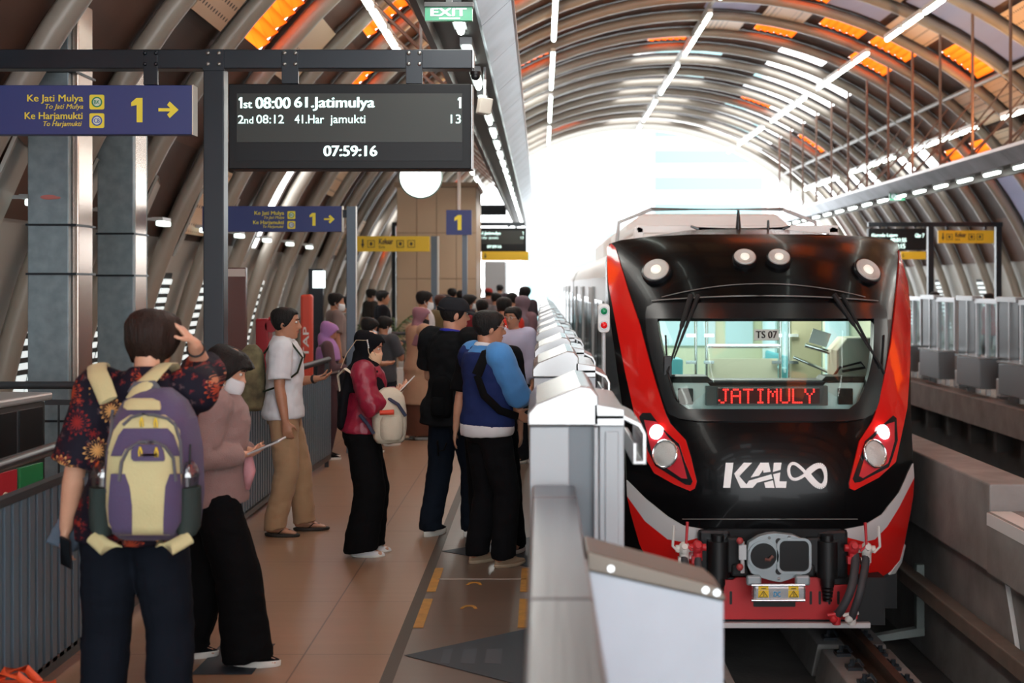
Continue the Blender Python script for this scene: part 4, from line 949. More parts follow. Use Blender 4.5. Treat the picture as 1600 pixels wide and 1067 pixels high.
def direction_sign(label, x0, x1, yt, yb, Y, k, xr):
    """k: px scale of the lettering against the near sign, xr: px of the near sign's right end"""
    t = thing('direction_sign', label, 'sign', tuple(at(x1,yb,Y)))
    bm = NB(); pbox(bm, x0,yt,x1,yb,Y,.11); obj('sign_box', bm, m_blue, t, bevel=.004)
    bm = NB(); pbox(bm, x1,yt-.5,x1+1.8*k,yb+.5,Y-.005,.12); obj('end_cap', bm, M('pale end cap', (206,200,186), .5), t)
    X = lambda x: xr+(x-300)*k
    Yv = lambda y: yt+(y-133)*k
    Yt = Y-.001
    for s,a,bl,w_,h_,sh in (('Ke Jati Mulya',43,162,87,14,0),('To Jati Mulya',71,172.5,59,10,.25),('Ke Harjamukti',39,189.5,90,14,0),('To Harjamukti',68,199.5,60,10,.25)):
        ptext('lettering', s, X(a), Yv(bl), w_*k, h_*k, Yt, m_yel, t, bold=.006 if not sh else 0, shear=sh)
    for cy_, ring, s in ((159.5,(30,130,90),'BK'),(188.5,(60,86,170),'CB')):
        bm = NB(); prism(bm, [((x-VX)*Yt/F, CAMH+(VY-y)*Yt/F) for x,y in rrect(23*k,23*k,2.5*k,3,X(151.5),Yv(cy_))], 'y', Yt-.003, Yt+.001); ic = obj('line_badge', bm, m_yel, t)
        bm = NB(); c = at(X(151.5),Yv(cy_),Yt-.005); rr = 7.2*k*Y/F; tube(bm, [c+Vector((rr*cos(2*pi*q/20),0,rr*sin(2*pi*q/20))) for q in range(20)], (1.1*k*Y/F), 6, Vector((0,1,0)), closed=True); obj('badge_ring', bm, M('badge ring %d' % ring[0], ring, .5), ic)
        bm = NB(); cyl(bm, c+Vector((0,.002,0)), c+Vector((0,.0,0)), rr*.92, 20); obj('badge_disc', bm, M('badge disc', (214,222,206), .5), ic)
        ptext('badge_letters', s, X(147), Yv(cy_+3.3), 9*k, 6.6*k, Yt-.006, M('badge ring %d' % ring[0], ring, .5), ic)
    for nm, pts in (('numeral',[(205,160),(213,153),(222.5,153),(222.5,191),(213.5,191),(213.5,164),(205,166)]),
                    ('arrow',[(247.5,169),(266,169),(261,164),(265,158.5),(279,171.5),(265,184.5),(261,179),(266,174),(247.5,174)])):
        poly_face(nm, [(X(x),Yv(y)) for x,y in pts], Yt-.003, .004, m_yel, t)
    return t
direction_sign('large blue direction sign with a yellow arrow hung left of the near gantry post', -70, 300, 133, 210, Y1-.02, 1.0, 300)
def departure_board(label, x0, x1, yt, yb, Y):
    k = (x1-x0)/381.; t = thing('departure_board', label, 'display', tuple(at((x0+x1)/2,yb,Y)))
    X = lambda x: x0+(x-357)*k
    V = lambda y: yt+(y-131)*(yb-yt)/133.
    bm = NB(); pbox(bm, x0,yt,x1,yb,Y,.22); obj('display_case', bm, m_cas, t, bevel=.006)
    bm = NB(); pbox(bm, x1,yt+1,x1+2*k,yb,Y+.02,.2); obj('case_side', bm, M('bare case side', (176,180,182), .4, .5), t)
    bm = NB(); pbox(bm, X(370),V(146),X(724),V(222),Y-.004,.01); sc = obj('screen', bm, m_scr, t)
    bm = NB(); pbox(bm, X(370),V(222.4),X(724),V(251),Y-.004,.01); s2 = obj('clock_screen', bm, m_scr2, t)
    Yt = Y-.005
    for a, bl, k1 in ((373,169,1.),(717,169,1.)):
        poly_face('led_text', [(X(a+x*k1),V(bl-17+y*k1)) for x,y in ((0,2.5),(2.5,0),(5.5,0),(5.5,17),(2.5,17),(2.5,4.5),(0,4.5))], Yt-.003, .003, m_led, sc)
    for s,a,bl,w_,h_,bd in (('st',381,169,13,10,.01),('08:00',400,169.5,54,17.5,.018),('61.Jatimulya',461,173,125,21.5,.018),
                         ('2',372,193,9,13,.0),('nd',382,193,14,10.5,.0),('08:12',401,193,43,13.5,.0),('41.Har',461,193,46,13.5,.0),('jamukti',517,196.5,55,17,.0),('13',706,193,16,14,.0)):
        ptext('led_text', s, X(a), V(bl), w_*k, h_*k, Yt, m_led, sc, bold=bd)
    ptext('led_clock', '07:59:16', X(507), V(244), 83*k, 16.5*k, Yt, m_led, s2, bold=.02)
    return t
departure_board('large black departure board with white led lines hung from the near gantry', 357, 736, 131, 264, Y1-.06)
# second blue sign on its post
Y2 = 15.8
SP2 = t = thing('sign_post', 'grey steel post holding the second blue sign', 'post', (at(548.5,600,Y2).x,Y2,0))
bm = NB(); a = at(548.5,322,Y2); box(bm, (a.x-.052,Y2,0),(a.x+.052,Y2+.11,a.z)); obj('post', bm, M('blue grey post', (92,104,116), .4, .2), t, bevel=.006)
bm = NB(); a = at(555,322,Y2); box(bm, (a.x-.004,Y2+.002,0),(a.x+.008,Y2+.1,a.z)); obj('post_edge', bm, M('pale edge', (196,196,192), .4), t)
direction_sign('second, smaller blue direction sign behind the near gantry post', 316, 534, 322, 362, Y2+.02, .53, 534)
bm = NB(); pbox(bm, 532,328,543,340,Y2+.05,.04); obj('sign_arm', bm, m_navy, SP2)
# yellow signs
def yellow_sign(label, x0, x1, yt, yb, Y, words=True):
    t = thing('exit_way_sign', label, 'sign', tuple(at((x0+x1)/2,yb,Y)))
    bm = NB(); pbox(bm, x0,yt,x1,yb,Y,.09); obj('sign_box', bm, m_yels, t, bevel=.004)
    w_, h_ = x1-x0, yb-yt; Yt = Y-.002; md = M('dark sign lettering', (52,46,30), .5)
    poly_face('down_arrow', [(x0+w_*.06,yt+h_*.5),(x0+w_*.075,yt+h_*.5),(x0+w_*.075,yt+h_*.2),(x0+w_*.095,yt+h_*.2),(x0+w_*.095,yt+h_*.5),(x0+w_*.11,yt+h_*.5),(x0+w_*.085,yt+h_*.8)], Yt-.004, .004, md, t)
    if words:
        ptext('lettering', 'Keluar', x0+w_*.31, yt+h_*.52, w_*.19, h_*.36, Yt-.002, md, t, bold=.02)
        ptext('lettering', 'Exit', x0+w_*.31, yt+h_*.78, w_*.08, h_*.16, Yt-.002, md, t)
        for xx in (.2,.6,.75): 
            bm = NB(); p = at(x0+w_*xx, yt+h_*.5, Yt-.004); r = h_*.22*Y/F; tube(bm, [p+Vector((x*r,0,z*r)) for x,z in ((-1,-1),(1,-1),(1,1),(-1,1))], r*.12, 5, Vector((0,1,0)), closed=True); ball(bm, p, (r*.4,.004,r*.55), 8, 6); obj('pictogram', bm, md, t)
    return t
yellow_sign('yellow exit sign left of its grey post, hung nearest of the yellow signs', 557, 671, 369, 393, 27.6)
t = thing('sign_post', 'grey post right of the nearest yellow sign', 'post', (at(679,600,28).x,28,0)); bm = NB(); a = at(679,369,28); box(bm, (a.x-.07,28,0),(a.x+.05,28.12,a.z)); obj('post', bm, M('blue grey post', (92,104,116), .4, .2), t); bm = NB(); box(bm, (a.x+.05,28.01,0),(a.x+.08,28.11,a.z)); obj('post_edge', bm, M('pale edge', (196,196,192), .4), t)
Y3 = 34.
gantry('thin dark sign gantry far down the left platform', (615,), (612,347,353,820), ((640,3,360.5),(706,3,360.5),(742,2,355.5),(795,2,355.5)), Y3, 3.2)
yellow_sign('yellow exit sign behind and above the nearest one, under the far left gantry', 622, 717, 361, 380, Y3)
departure_board('small departure board far down the left platform behind the number 1 plate', 722, 822, 356, 393, Y3-.06)
yellow_sign('short yellow sign under the small far departure board', 752, 826, 393, 407, Y3-.4, False)
t = thing('platform_number_sign', 'square blue plate with a yellow number 1 on a grey post', 'sign', (at(726,600,25).x,25,0))
bm = NB(); pbox(bm, 697,328,737,367,24.95,.05); pl = obj('plate', bm, m_blue, t, bevel=.004)
poly_face('numeral', [(710,340),(716,336),(721,336),(721,359.5),(715,359.5),(715,343),(710,345)], 24.945, .004, m_yel, pl)
bm = NB(); a = at(726,367,25); box(bm, (a.x-.045,25,0),(a.x+.045,25.08,a.z+.3)); obj('post', bm, M('blue grey post', (92,104,116), .4, .2), t)
bm = NB(); a = at(717,328,25); cyl(bm, (a.x,25.04,a.z-.1),(a.x,25.04,CZ+sqrt((R-.1)**2-(a.x-CX)**2)),.03,8); obj('hanger_rod', bm, M('pale hanger', (190,180,170), .5), t)
# round white lit disc behind the departure board
t = thing('round_lamp', 'round white lit disc hanging just below the near departure board', 'light', tuple(at(657,276,14.6)))
c = at(657,276,14.6); bm = NB(); cyl(bm, c, c+Vector((0,.06,0)), .212, 36); obj('lit_disc', bm, M('white lit disc', (255,255,255), .4, emit=(246,255,252), es=1.6), t)
bm = NB(); tube(bm, [c+Vector((.217*cos(2*pi*k/36),.03,.217*sin(2*pi*k/36))) for k in range(36)], .012, 6, Vector((0,1,0)), closed=True); obj('rim', bm, M('grey green rim', (120,140,134), .4), t, smooth=60)
bm = NB(); zz = CZ+sqrt((R-.1)**2-(c.x-CX)**2); cyl(bm, (c.x,c.y+.05,c.z+.2),(c.x,c.y+.05,zz),.015,8); obj('hanger_rod', bm, m_ltgrey, t)
# EXIT signs
def exit_sign(label, x0, x1, yt, yb, Y, ceil):
    t = thing('exit_sign', label, 'sign', tuple(at((x0+x1)/2,yb,Y)))
    bm = NB(); pbox(bm, x0-1,yt-7*(yb-yt)/22,x1+1,yt,Y,.1); a = at((x0+x1)/2,yt,Y); box(bm, (a.x-.02,Y+.03,a.z),(a.x+.02,Y+.07,ceil)); obj('housing', bm, m_black, t)
    bm = NB(); pbox(bm, x0,yt,x1,yb,Y+.02,.05); f_ = obj('green_panel', bm, M('green exit panel', (24,116,84), .25, emit=(20,130,90), es=.25), t)
    ptext('lettering', 'EXIT', x0+(x1-x0)*.13, yt+(yb-yt)*.68, (x1-x0)*.74, (yb-yt)*.54, Y+.018, M('white exit lettering', (236,240,255), .4, emit=(235,240,255), es=.2), f_, bold=.02)
    bm = NB(); pbox(bm, x0+(x1-x0)*.3,yt+(yb-yt)*.8,x0+(x1-x0)*.74,yt+(yb-yt)*.88,Y+.016,.004); obj('arrow_bar', bm, M('white exit lettering', (236,240,255)), f_)
exit_sign('green EXIT sign hanging from the left canopy at the top of the picture', 664, 738, 10, 32, 9.4, 3.9)
exit_sign('small dark EXIT sign under the right canopy above the far platform', 1390, 1414, 302, 313, 31.5, 3.9)
t = thing('loudspeaker', 'pale box loudspeaker hanging under the left canopy', 'speaker', tuple(at(757,166,13.2)))
c = at(757,166,13.2); bm = NB(); plate(bm, c, Vector((1,.3,-.15)), Vector((.15,0,1)), .06, .075, .12); obj('speaker_box', bm, M('warm grey box', (176,170,160), .5), t, bevel=.01); bm = NB(); cyl(bm, c+Vector((0,.05,.05)), (c.x,13.25,3.9), .012, 8); obj('bracket', bm, m_ltgrey, t)
# far platform gantry
gantry('dark sign gantry on the far platform with a board and a yellow sign', (1455,1561), (1357,347,354,1567), ((1375,2,356.5),(1430,2,356.5),(1480,2,359.5),(1540,2,359.5)), Y3, 4.5)
t = thing('departure_board', 'black departure board on the far platform left of the yellow sign', 'display', tuple(at(1402,391,Y3-.06)))
bm = NB(); pbox(bm, 1357,357,1447,391,Y3-.06,.2); bd_ = obj('display_case', bm, m_cas, t)
for s,a,bl,w_,h_ in (('Garuda Lajam',1362,371,40,6),('00:01:55',1392,378,24,6),('Gbr 7',1430,371,14,6),('08:15',1396,388,18,7)): ptext('led_text', s, a, bl, w_, h_, Y3-.065, m_led, bd_, bold=.02)
yellow_sign('short yellow sign below the far platform departure board', 1408, 1447, 393, 405, Y3-.3, False)
yellow_sign('yellow exit sign on the far platform between two dark posts', 1466, 1553, 360, 380, Y3-.02)
# ---------------------------------------------------------------- buildings on the platform
m_beige = M('beige lift shaft panel', (196,170,142), .5, var=.06, vscale=1)
t = thing('lift_shaft', 'beige panelled lift shaft rising behind the waiting crowd', 'lift', (at(680,445,31).x,31,0))
a, c = at(620,445,31), at(744,292,31); bm = NB(); n = 4
for i in range(n):
    for j in range(4):
        x0 = a.x+(c.x-a.x)*i/n; x1 = a.x+(c.x-a.x)*(i+1)/n; z0 = c.z*j/4; z1 = c.z*(j+1)/4
        box(bm, (x0+.008,31,z0+.008),(x1-.008,31.05,z1-.008))
obj('wall_panel', bm, m_beige, t); bm = NB(); box(bm, (a.x,31.02,0),(c.x,33.5,c.z-.01)); obj('shaft_core', bm, M('beige core', (150,128,106), .6), t)
bm = NB(); box(bm, (a.x-.05,30.95,c.z),(c.x+.05,33.6,c.z+.1)); obj('roof_edge', bm, M('beige core', (150,128,106)), t)
t = thing('service_cabin', 'grey cabin beyond the lift shaft at the far end of the left platform', 'cabin', (at(770,445,44).x,44,0))
bm = NB(); a, c = at(757,445,44), at(790,408,44); box(bm, (a.x,44,0),(c.x,47,c.z)); obj('cabin_wall', bm, M('grey cabin wall', (150,150,150), .5), t, bevel=.02)
bm = NB(); pbox(bm, 750,320,791,336,43.5,.3); tag(obj('dark_board', bm, m_cas), 'dark unlit board hanging above the grey cabin', 'display')
# ---------------------------------------------------------------- steel columns on the left
m_galv = M('galvanised sheet', (132,146,152), .42, .35, var=.22, vscale=9); m_pinks = M('warm polished sheet', (206,186,172), .25, .8)
for (x0,x1,x2,Yc,lb) in ((43,107,124,11.6,'leftmost square galvanised column behind the black railing'),(152,208,213,13.6,'second galvanised column, between the first one and the gantry post')):
    a, c = at(x0,445,Yc), at(x1,445,Yc); zt = 4.9
    t = thing('steel_column', lb, 'column', ((a.x+c.x)/2,Yc,0))
    bm = NB(); box(bm, (a.x,Yc,0),(c.x,Yc+.5,zt)); obj('shaft', bm, m_galv, t, bevel=.008)
    bm = NB(); e = at(x2,445,Yc+.1).x; box(bm, (c.x,Yc+.08,0),(e,Yc+.45,zt)); obj('side_cover', bm, m_pinks, t, bevel=.01)
    if x0 < 100: bm = NB(); q = at(76,308,Yc-.003); ball(bm, q, (.07,.003,.02), 12, 6); ball(bm, q+Vector((.05,0,-.005)), (.05,.003,.012), 10, 6); obj('red_smear', bm, M('faded red smear', (190,112,106), .7), t)
    for zz in (.75,1.95,2.35,3.6):
        bm = NB(); box(bm, (a.x-.012,Yc-.012,zz),(e+.01,Yc+.5,zz+.018)); obj('flange', bm, m_navy, t)
# ---------------------------------------------------------------- railings
m_rail2 = M('dark railing paint', (58,62,66), .4, .2); m_slat2 = M('blue grey slat paint', (100,116,128), .42, .2)
def slat_rail(label, pts, slats=True, top=None):
    t = thing('railing', label, 'railing', (pts[0][0],pts[0][1],0))
    for (xa,ya),(xb,yb) in zip(pts, pts[1:]):
        A, B_ = Vector((xa,ya,0)), Vector((xb,yb,0)); d = (B_-A); L_ = d.length; d.normalize(); n_ = Vector((-d.y,d.x,0))
        bm = NB(); tube(bm, [A+Vector((0,0,1.1)), B_+Vector((0,0,1.1))], .03, 12); obj('handrail', bm, top or (M('satin rail', (70,73,76), .3, .6) if slats else m_rail2), t, smooth=60)
        bm = NB(); k = 0.
        if slats:
            bm = NB(); plate(bm, (A+B_)/2+Vector((0,0,.945)), d, Vector((0,0,1)), L_/2, .018, .05); plate(bm, (A+B_)/2+Vector((0,0,.10)), d, Vector((0,0,1)), L_/2, .03, .05); obj('rail_frame', bm, m_rail2, t)
            bm = NB()
            while k < L_-.03:
                p = A+d*k; plate(bm, p+Vector((0,0,.52)), d, Vector((0,0,1)), .030, .41, .05); k += .098
            obj('slat_panel', bm, m_slat2, t); bm = NB(); plate(bm, (A+B_)/2+Vector((0,0,.52))+n_*.03, d, Vector((0,0,1)), L_/2, .40, .006); obj('backing', bm, M('dark backing', (30,34,38), .6), t)
        else:
            plate(bm, (A+B_)/2+Vector((0,0,.97)), d, Vector((0,0,1)), L_/2, .02, .03); plate(bm, (A+B_)/2+Vector((0,0,.12)), d, Vector((0,0,1)), L_/2, .02, .03); obj('rail_frame', bm, m_rail2, t)
            bm = NB()
            while k < L_: cyl(bm, A+d*k+Vector((0,0,.12)), A+d*k+Vector((0,0,.97)), .009, 6); k += .13
            obj('balusters', bm, m_rail2, t)
        k = 0.
        while k < L_+.01:
            p = A+d*min(k,L_); bm = NB(); plate(bm, p+Vector((0,0,.55)), d, Vector((0,0,1)), .022, .55, .04); obj('rail_post', bm, m_rail2, t); k += 1.6
    return t
slat_rail('blue grey slatted railing with a round handrail along the left side of the platform', [(-2.30,4.3),(-2.30,12.7)])
slat_rail('darker slatted railing continuing behind the man in the white shirt', [(-2.25,13.0),(-2.20,14.7)], True, M('near black rail', (34,36,40), .5))
slat_rail('black bar railing across the back of the stair opening, under the two steel columns', [(-5.0,10.9),(-2.75,10.9)], False)
slat_rail('light grey bar railing with a gate post left of the man in khaki trousers', [(-2.72,10.9),(-2.72,12.8)], False)
slat_rail('black bar railing in front of the lift shaft', [(-3.6,22.5),(-2.0,22.5)], False)
bm = NB(); box(bm, (-2.62,11.6,.0),(-2.36,12.9,.05)); tag(obj('kerb_plate', bm, m_slat2), 'grey floor plate at the foot of the gate post', 'plate')
# ---------------------------------------------------------------- recycling bins
t = thing('recycling_station', 'silver recycling bin station with orange, red and green panels behind the left railing', 'bin', (0,0,0))
bm = NB(); box(bm, (-.25,-.55,0),(.2,.55,1.12)); obj('bin_body', bm, m_steel, t, bevel=.01)
bm = NB(); box(bm, (-.27,-.58,1.12),(.24,.58,1.17)); obj('bin_top', bm, M('pale bin top', (190,196,196), .3, .5), t, bevel=.015)
for i,c_ in enumerate(((216,120,40),(186,40,52),(40,130,76))):
    bm = NB(); y0 = -.5+i*.345; box(bm, (.2,y0,.08),(.215,y0+.3,.72)); pn = obj('colour_panel', bm, M('bin panel %d' % i, c_, .5), t)
    bm = NB(); box(bm, (.2,y0,.78),(.212,y0+.3,1.08)); obj('bin_opening', bm, m_black, t)
    bm = NB(); cyl(bm, (.215,y0+.15,.55),(.219,y0+.15,.55),.05,14); box(bm, (.214,y0+.11,.30),(.218,y0+.19,.44)); obj('panel_mark', bm, M('pale mark', (220,206,180), .5), pn)
t.location = (-3.50,8.75,0); t.rotation_euler = (0,0,radians(-7))
# ---------------------------------------------------------------- things at the back of the left platform
t = thing('totem_sign', 'narrow red orange totem behind the man in the white shirt', 'sign', tuple(at(477,445,17)))
bm = NB(); a, c = at(469,460,17), at(487,460,17); box(bm, (a.x,17,0),(c.x,17.16,a.z)); tb_ = obj('totem_body', bm, M('red orange totem', (206,70,48), .45), t, bevel=.03)
bm = text_bm('TAP', .36, .07, .01)
for v in bm.verts: c_ = v.co.copy(); v.co = Vector(((a.x+c.x)/2+.035-c_.z, 16.995+c_.y*.2, a.z-.75+c_.x))
obj('lettering', bm, m_white, tb_)
t = thing('fire_hose_cabinet', 'dark red fire hose cabinet beside the maroon panel', 'cabinet', tuple(at(410,590,15.2)))
bm = NB(); a, c = at(399,590,15.2), at(419,498,15.2); box(bm, (a.x,15.2,0),(c.x,15.45,c.z)); obj('cabinet_box', bm, M('fire red', (150,22,34), .4), t, bevel=.015)
bm = NB(); q = at(423,510,15.2); cyl(bm, q, q+Vector((0,.1,0)), .065, 16); cyl(bm, q+Vector((-.03,.05,.08)), q+Vector((.06,.05,.08)), .02, 8); obj('fire_bell', bm, M('fire red', (150,22,34)), t, smooth=50)
t = thing('info_panel', 'maroon information panel standing right of the gantry post', 'sign', tuple(at(367,600,14.2)))
bm = NB(); a, c = at(349,560,14.2), at(384,418,14.2); box(bm, (a.x,14.2,0),(c.x,14.28,c.z)); ip = obj('panel', bm, M('maroon panel', (96,62,58), .2), t, bevel=.006)
bm = NB(); a, c = at(350,432,14.2), at(383,420,14.2); box(bm, (a.x,14.19,a.z),(c.x,14.2,c.z)); obj('panel_header', bm, M('pale header', (196,180,172), .4), ip)
t = thing('lit_screen', 'bright white lit screen on a dark stand above the red totem', 'screen', tuple(at(497,500,19)))
bm = NB(); a, c = at(482,455,19), at(488,420,19); box(bm, (a.x,19,0),(c.x+.14,19.12,c.z)); obj('stand', bm, m_navy, t)
bm = NB(); pbox(bm, 488.5,423,508,450,18.98,.02); obj('screen_face', bm, M('white screen', (255,255,255), .4, emit=(236,255,255), es=1.5), t)
rng2 = random.Random(5); m_leaf = M('palm leaf', (74,92,48), .55, var=.3)
for (px,Yp,h,lb) in ((618,25.2,1.75,'potted palm beside the black bar railing'),(545,26.6,1.6,'potted palm left of the man in the black shirt'),(638,27.2,1.5,'smaller potted palm in front of the lift shaft')):
    p = at(px,445,Yp); t = thing('potted_palm', lb, 'plant', (p.x,Yp,0))
    bm = NB(); tube(bm, [(p.x,Yp,0),(p.x,Yp,.4)], [.15,.2], 16); obj('pot', bm, m_white, t, smooth=50)
    bm = NB()
    for k in range(14):
        a = rng2.random()*6.28; L_ = .5+.35*rng2.random(); base = Vector((p.x,Yp,.45+rng2.random()*(h-1.1))); d = Vector((cos(a),sin(a),0))
        pts = [base+d*(L_*s*.8)+Vector((0,0,L_*(1.1*s-.75*s*s))) for s in (0,.25,.5,.75,1)]
        tube(bm, pts, .008, 5)
        for i in range(1,5):
            for s in (-1,1):
                side = Vector((-d.y,d.x,0))*s; q = pts[i]; tip = q+side*.16+d*.09-Vector((0,0,.05)); v = [bm.verts.new(q-d*.02), bm.verts.new(tip), bm.verts.new(q+d*.025+Vector((0,0,.004)))]; bm.faces.new(v)
                q = (pts[i]+pts[i-1])/2; tip = q+side*.17+d*.09-Vector((0,0,.04)); v = [bm.verts.new(q-d*.02), bm.verts.new(tip), bm.verts.new(q+d*.025+Vector((0,0,.004)))]; bm.faces.new(v)
    obj('fronds', bm, m_leaf, t)
# ---------------------------------------------------------------- floor stickers
m_stk = M('dark blue floor sticker', (32,42,52), .6); m_stky = M('worn yellow floor sticker', (176,124,40), .6, var=.25, vscale=14); m_stkw = M('white floor line', (206,196,186), .5)
def decal(name, pts, mat, label, z=.002, group=None):
    bm = NB(); prism(bm, pts, 'z', z, z+.0015); return tag(obj(name, bm, mat), label, 'floor sticker', group)
k = decal('arrow_sticker', [(-.69,7.17),(-.06,7.74),(-.06,6.6)], m_stk, 'large dark blue arrow sticker on the floor nearest the viewer')
for (x0,x1) in ((-.50,-.455),(-.40,-.33),(-.28,-.2)):
    bm = NB(); prism(bm, [(x0,7.02),(x1,7.0),(x1,7.3),(x0,7.28)], 'z', .0037, .0042); obj('worn_lettering', bm, M('worn letter', (64,72,80), .7), k)
decal('arrow_sticker', [(-.70,9.98),(-.06,10.55),(-.06,9.4)], m_stk, 'dark blue arrow sticker on the floor under the man in the blue vest')
for (x0,x1,y0,y1) in ((-.70,-.645,8.66,9.38),(-.70,-.645,7.75,8.46),(-.13,-.075,8.66,9.38),(-.13,-.075,7.75,8.46)):
    decal('queue_mark', [(x0,y0),(x1,y0),(x1,y1),(x0,y1)], m_stky, 'worn yellow queue mark on the floor between the two blue arrows', group='yellow queue marks on the floor')
decal('queue_line', [(-.66,9.02),(-.10,9.02),(-.10,9.035),(-.66,9.035)], m_stkw, 'thin white line on the floor between the yellow queue marks')
for y in (8.2,8.85):
    decal('queue_arc', [(-.42+.05*cos(a),y+.05*sin(a)*2) for a in (0,.6,1.2,1.9,2.5,3.14)]+[(-.42+.03*cos(a),y+.03*sin(a)*2) for a in (3.14,2.5,1.9,1.2,.6,0)], m_stky, 'small orange arc on the floor between the yellow queue marks', group='orange arcs on the floor')
decal('floor_notice', [(-1.68,6.82),(-1.39,6.82),(-1.385,7.4),(-1.665,7.4)], m_stk, 'dark rectangular floor sticker under the black sneakers')
# orange bag on the floor
t = thing('shopping_bag', 'orange fabric bag standing on the floor at the bottom left corner', 'bag', (-2.12,5.75,0))
bm = NB(); c = Vector((-2.12,5.75,0)); rows = []
for z, hw, hd in ((0,.15,.09),(.02,.16,.10),(.12,.165,.10),(.2,.16,.07),(.26,.15,.035)):
    rows.append([bm.verts.new(c+Vector((hw*(1 if abs(cos(a)) > .5 else abs(cos(a))*2)*math.copysign(1,cos(a))*(.93+.07*cos(3*a+z*40)), hd*sin(a)*(1+.12*sin(5*a+z*30)), z+.012*sin(4*a+z*20)))) for a in [2*pi*k/28 for k in range(28)]])
for A, B_ in zip(rows, rows[1:]):
    for i in range(28): bm.faces.new((A[i],A[(i+1)%28],B_[(i+1)%28],B_[i]))
bm.faces.new(rows[0][::-1]); bm.faces.new(rows[-1]); obj('bag_body', bm, M('orange bag cloth', (232,84,36), .6, bump=.5, bscale=25), t, smooth=70)
for s in (-1,1):
    bm = NB(); tube(bm, [c+Vector((-.09,s*.03,.25)),c+Vector((-.06,s*.04,.30)),c+Vector((.02,s*.05,.305)),c+Vector((.08,s*.035,.25))], [(.018,.005)]*4, 8); obj('bag_handle', bm, M('orange bag cloth'), t, smooth=60)
# ================================================================ people
BAKE = []
def rem(name, bm, mat, parent, vox, sm=4, disp=None):
    o = obj(name, bm, mat, parent)
    r = o.modifiers.new('r', 'REMESH'); r.mode = 'VOXEL'; r.voxel_size = vox; r.use_smooth_shade = True
    s = o.modifiers.new('s', 'SMOOTH'); s.factor = .5; s.iterations = sm
    BAKE.append((o, disp)); return o
def bake_all():
    dg = bpy.context.evaluated_depsgraph_get(); dg.update()
    baked = [(o, disp, bpy.data.meshes.new_from_object(o.evaluated_get(dg))) for o, disp in BAKE]
    for o, disp, me in baked:
        old = o.data; mats = list(old.materials)
        me.materials.clear()
        for m in mats: me.materials.append(m)
        o.modifiers.clear(); o.data = me; me.name = o.name
        if disp:
            amp, sc, st = disp
            co = [v.co.copy() for v in me.vertices]; nr = [v.normal.copy() for v in me.vertices]; flat = []
            for c, n in zip(co, nr):
                f = noise.noise(Vector((c.x*sc*st[0], c.y*sc*st[1], c.z*sc*st[2])))+.5*noise.noise(Vector((c.x*sc*2.1*st[0]+7, c.y*sc*2.1*st[1], c.z*sc*2.1*st[2])))
                flat.extend(c+n*(f*amp))
            me.vertices.foreach_set('co', flat); me.update()
        for p in me.polygons: p.use_smooth = True
    BAKE.clear()
def cloth(name, c, rough=.9, bump=.12, bscale=220, var=.08, vscale=5): return M(name, c, rough, 0, bump=bump, bscale=bscale, var=var, vscale=vscale, spec=.12, sheen=.0 if sum(c) < 200 else .12)
m_skin = M('skin', (176,124,96), .5, var=.06, vscale=18); m_skin2 = M('light skin', (206,156,128), .5, var=.05, vscale=18)
def hair_mat(name, c): return M(name, c, .55, bump=.5, bscale=60, stretch=(3,3,.35), var=.3, vscale=20, spec=.25)
m_hair = hair_mat('black hair', (24,21,20)); m_hairb = hair_mat('dark brown hair', (40,27,22))
m_eye = M('eye white', (225,222,215), .3); m_iris = M('dark iris', (30,20,16), .2); m_lip = M('lip', (150,86,76), .5)
m_mask = M('white face mask', (224,228,230), .8); m_sole = M('white shoe sole', (226,224,216), .6)
HEAD = [(-.118,.020,.082,-.035),(-.112,.034,.092,-.02),(-.098,.047,.096,.012),(-.075,.057,.096,.045),(-.045,.065,.094,.072),(-.01,.072,.093,.092),(.03,.077,.094,.104),(.065,.074,.086,.102),(.092,.060,.066,.084),(.108,.040,.040,.056),(.116,.016,.014,.022)]
def head_r(z, a, off=0.):                             # point of the head surface, angle a from the front (+Y) towards the right
    rx, yf, yb = lerp_tab(HEAD, z); c = cos(a)
    y0 = 0.; ry = yf if c >= 0 else yb
    return Vector(((rx+off)*sin(a), y0+(max(ry,.0)+off)*c if not (c < 0 and yb < 0) else y0+(yb+off)*c, z))
def shell(fn, na, nz, a0, a1, t):                      # closed patch on the head: fn(a, s, off) for s 0..1
    bm = NB()
    A = [[bm.verts.new(fn(a0+(a1-a0)*i/na, j/nz, t)) for j in range(nz+1)] for i in range(na+1)]
    B = [[bm.verts.new(fn(a0+(a1-a0)*i/na, j/nz, -.004)) for j in range(nz+1)] for i in range(na+1)]
    wrap = abs(a1-a0-2*pi) < 1e-3
    for i in range(na):
        for j in range(nz):
            bm.faces.new((A[i][j],A[i+1][j],A[i+1][j+1],A[i][j+1])); bm.faces.new((B[i][j],B[i][j+1],B[i+1][j+1],B[i+1][j]))
        bm.faces.new((A[i][0],B[i][0],B[i+1][0],A[i+1][0])); bm.faces.new((A[i][nz],A[i+1][nz],B[i+1][nz],B[i][nz]))
    if not wrap:
        for i in (0,na):
            for j in range(nz): bm.faces.new((A[i][j],A[i][j+1],B[i][j+1],B[i][j]))
    bmesh.ops.remove_doubles(bm, verts=bm.verts, dist=.0004)
    return bm
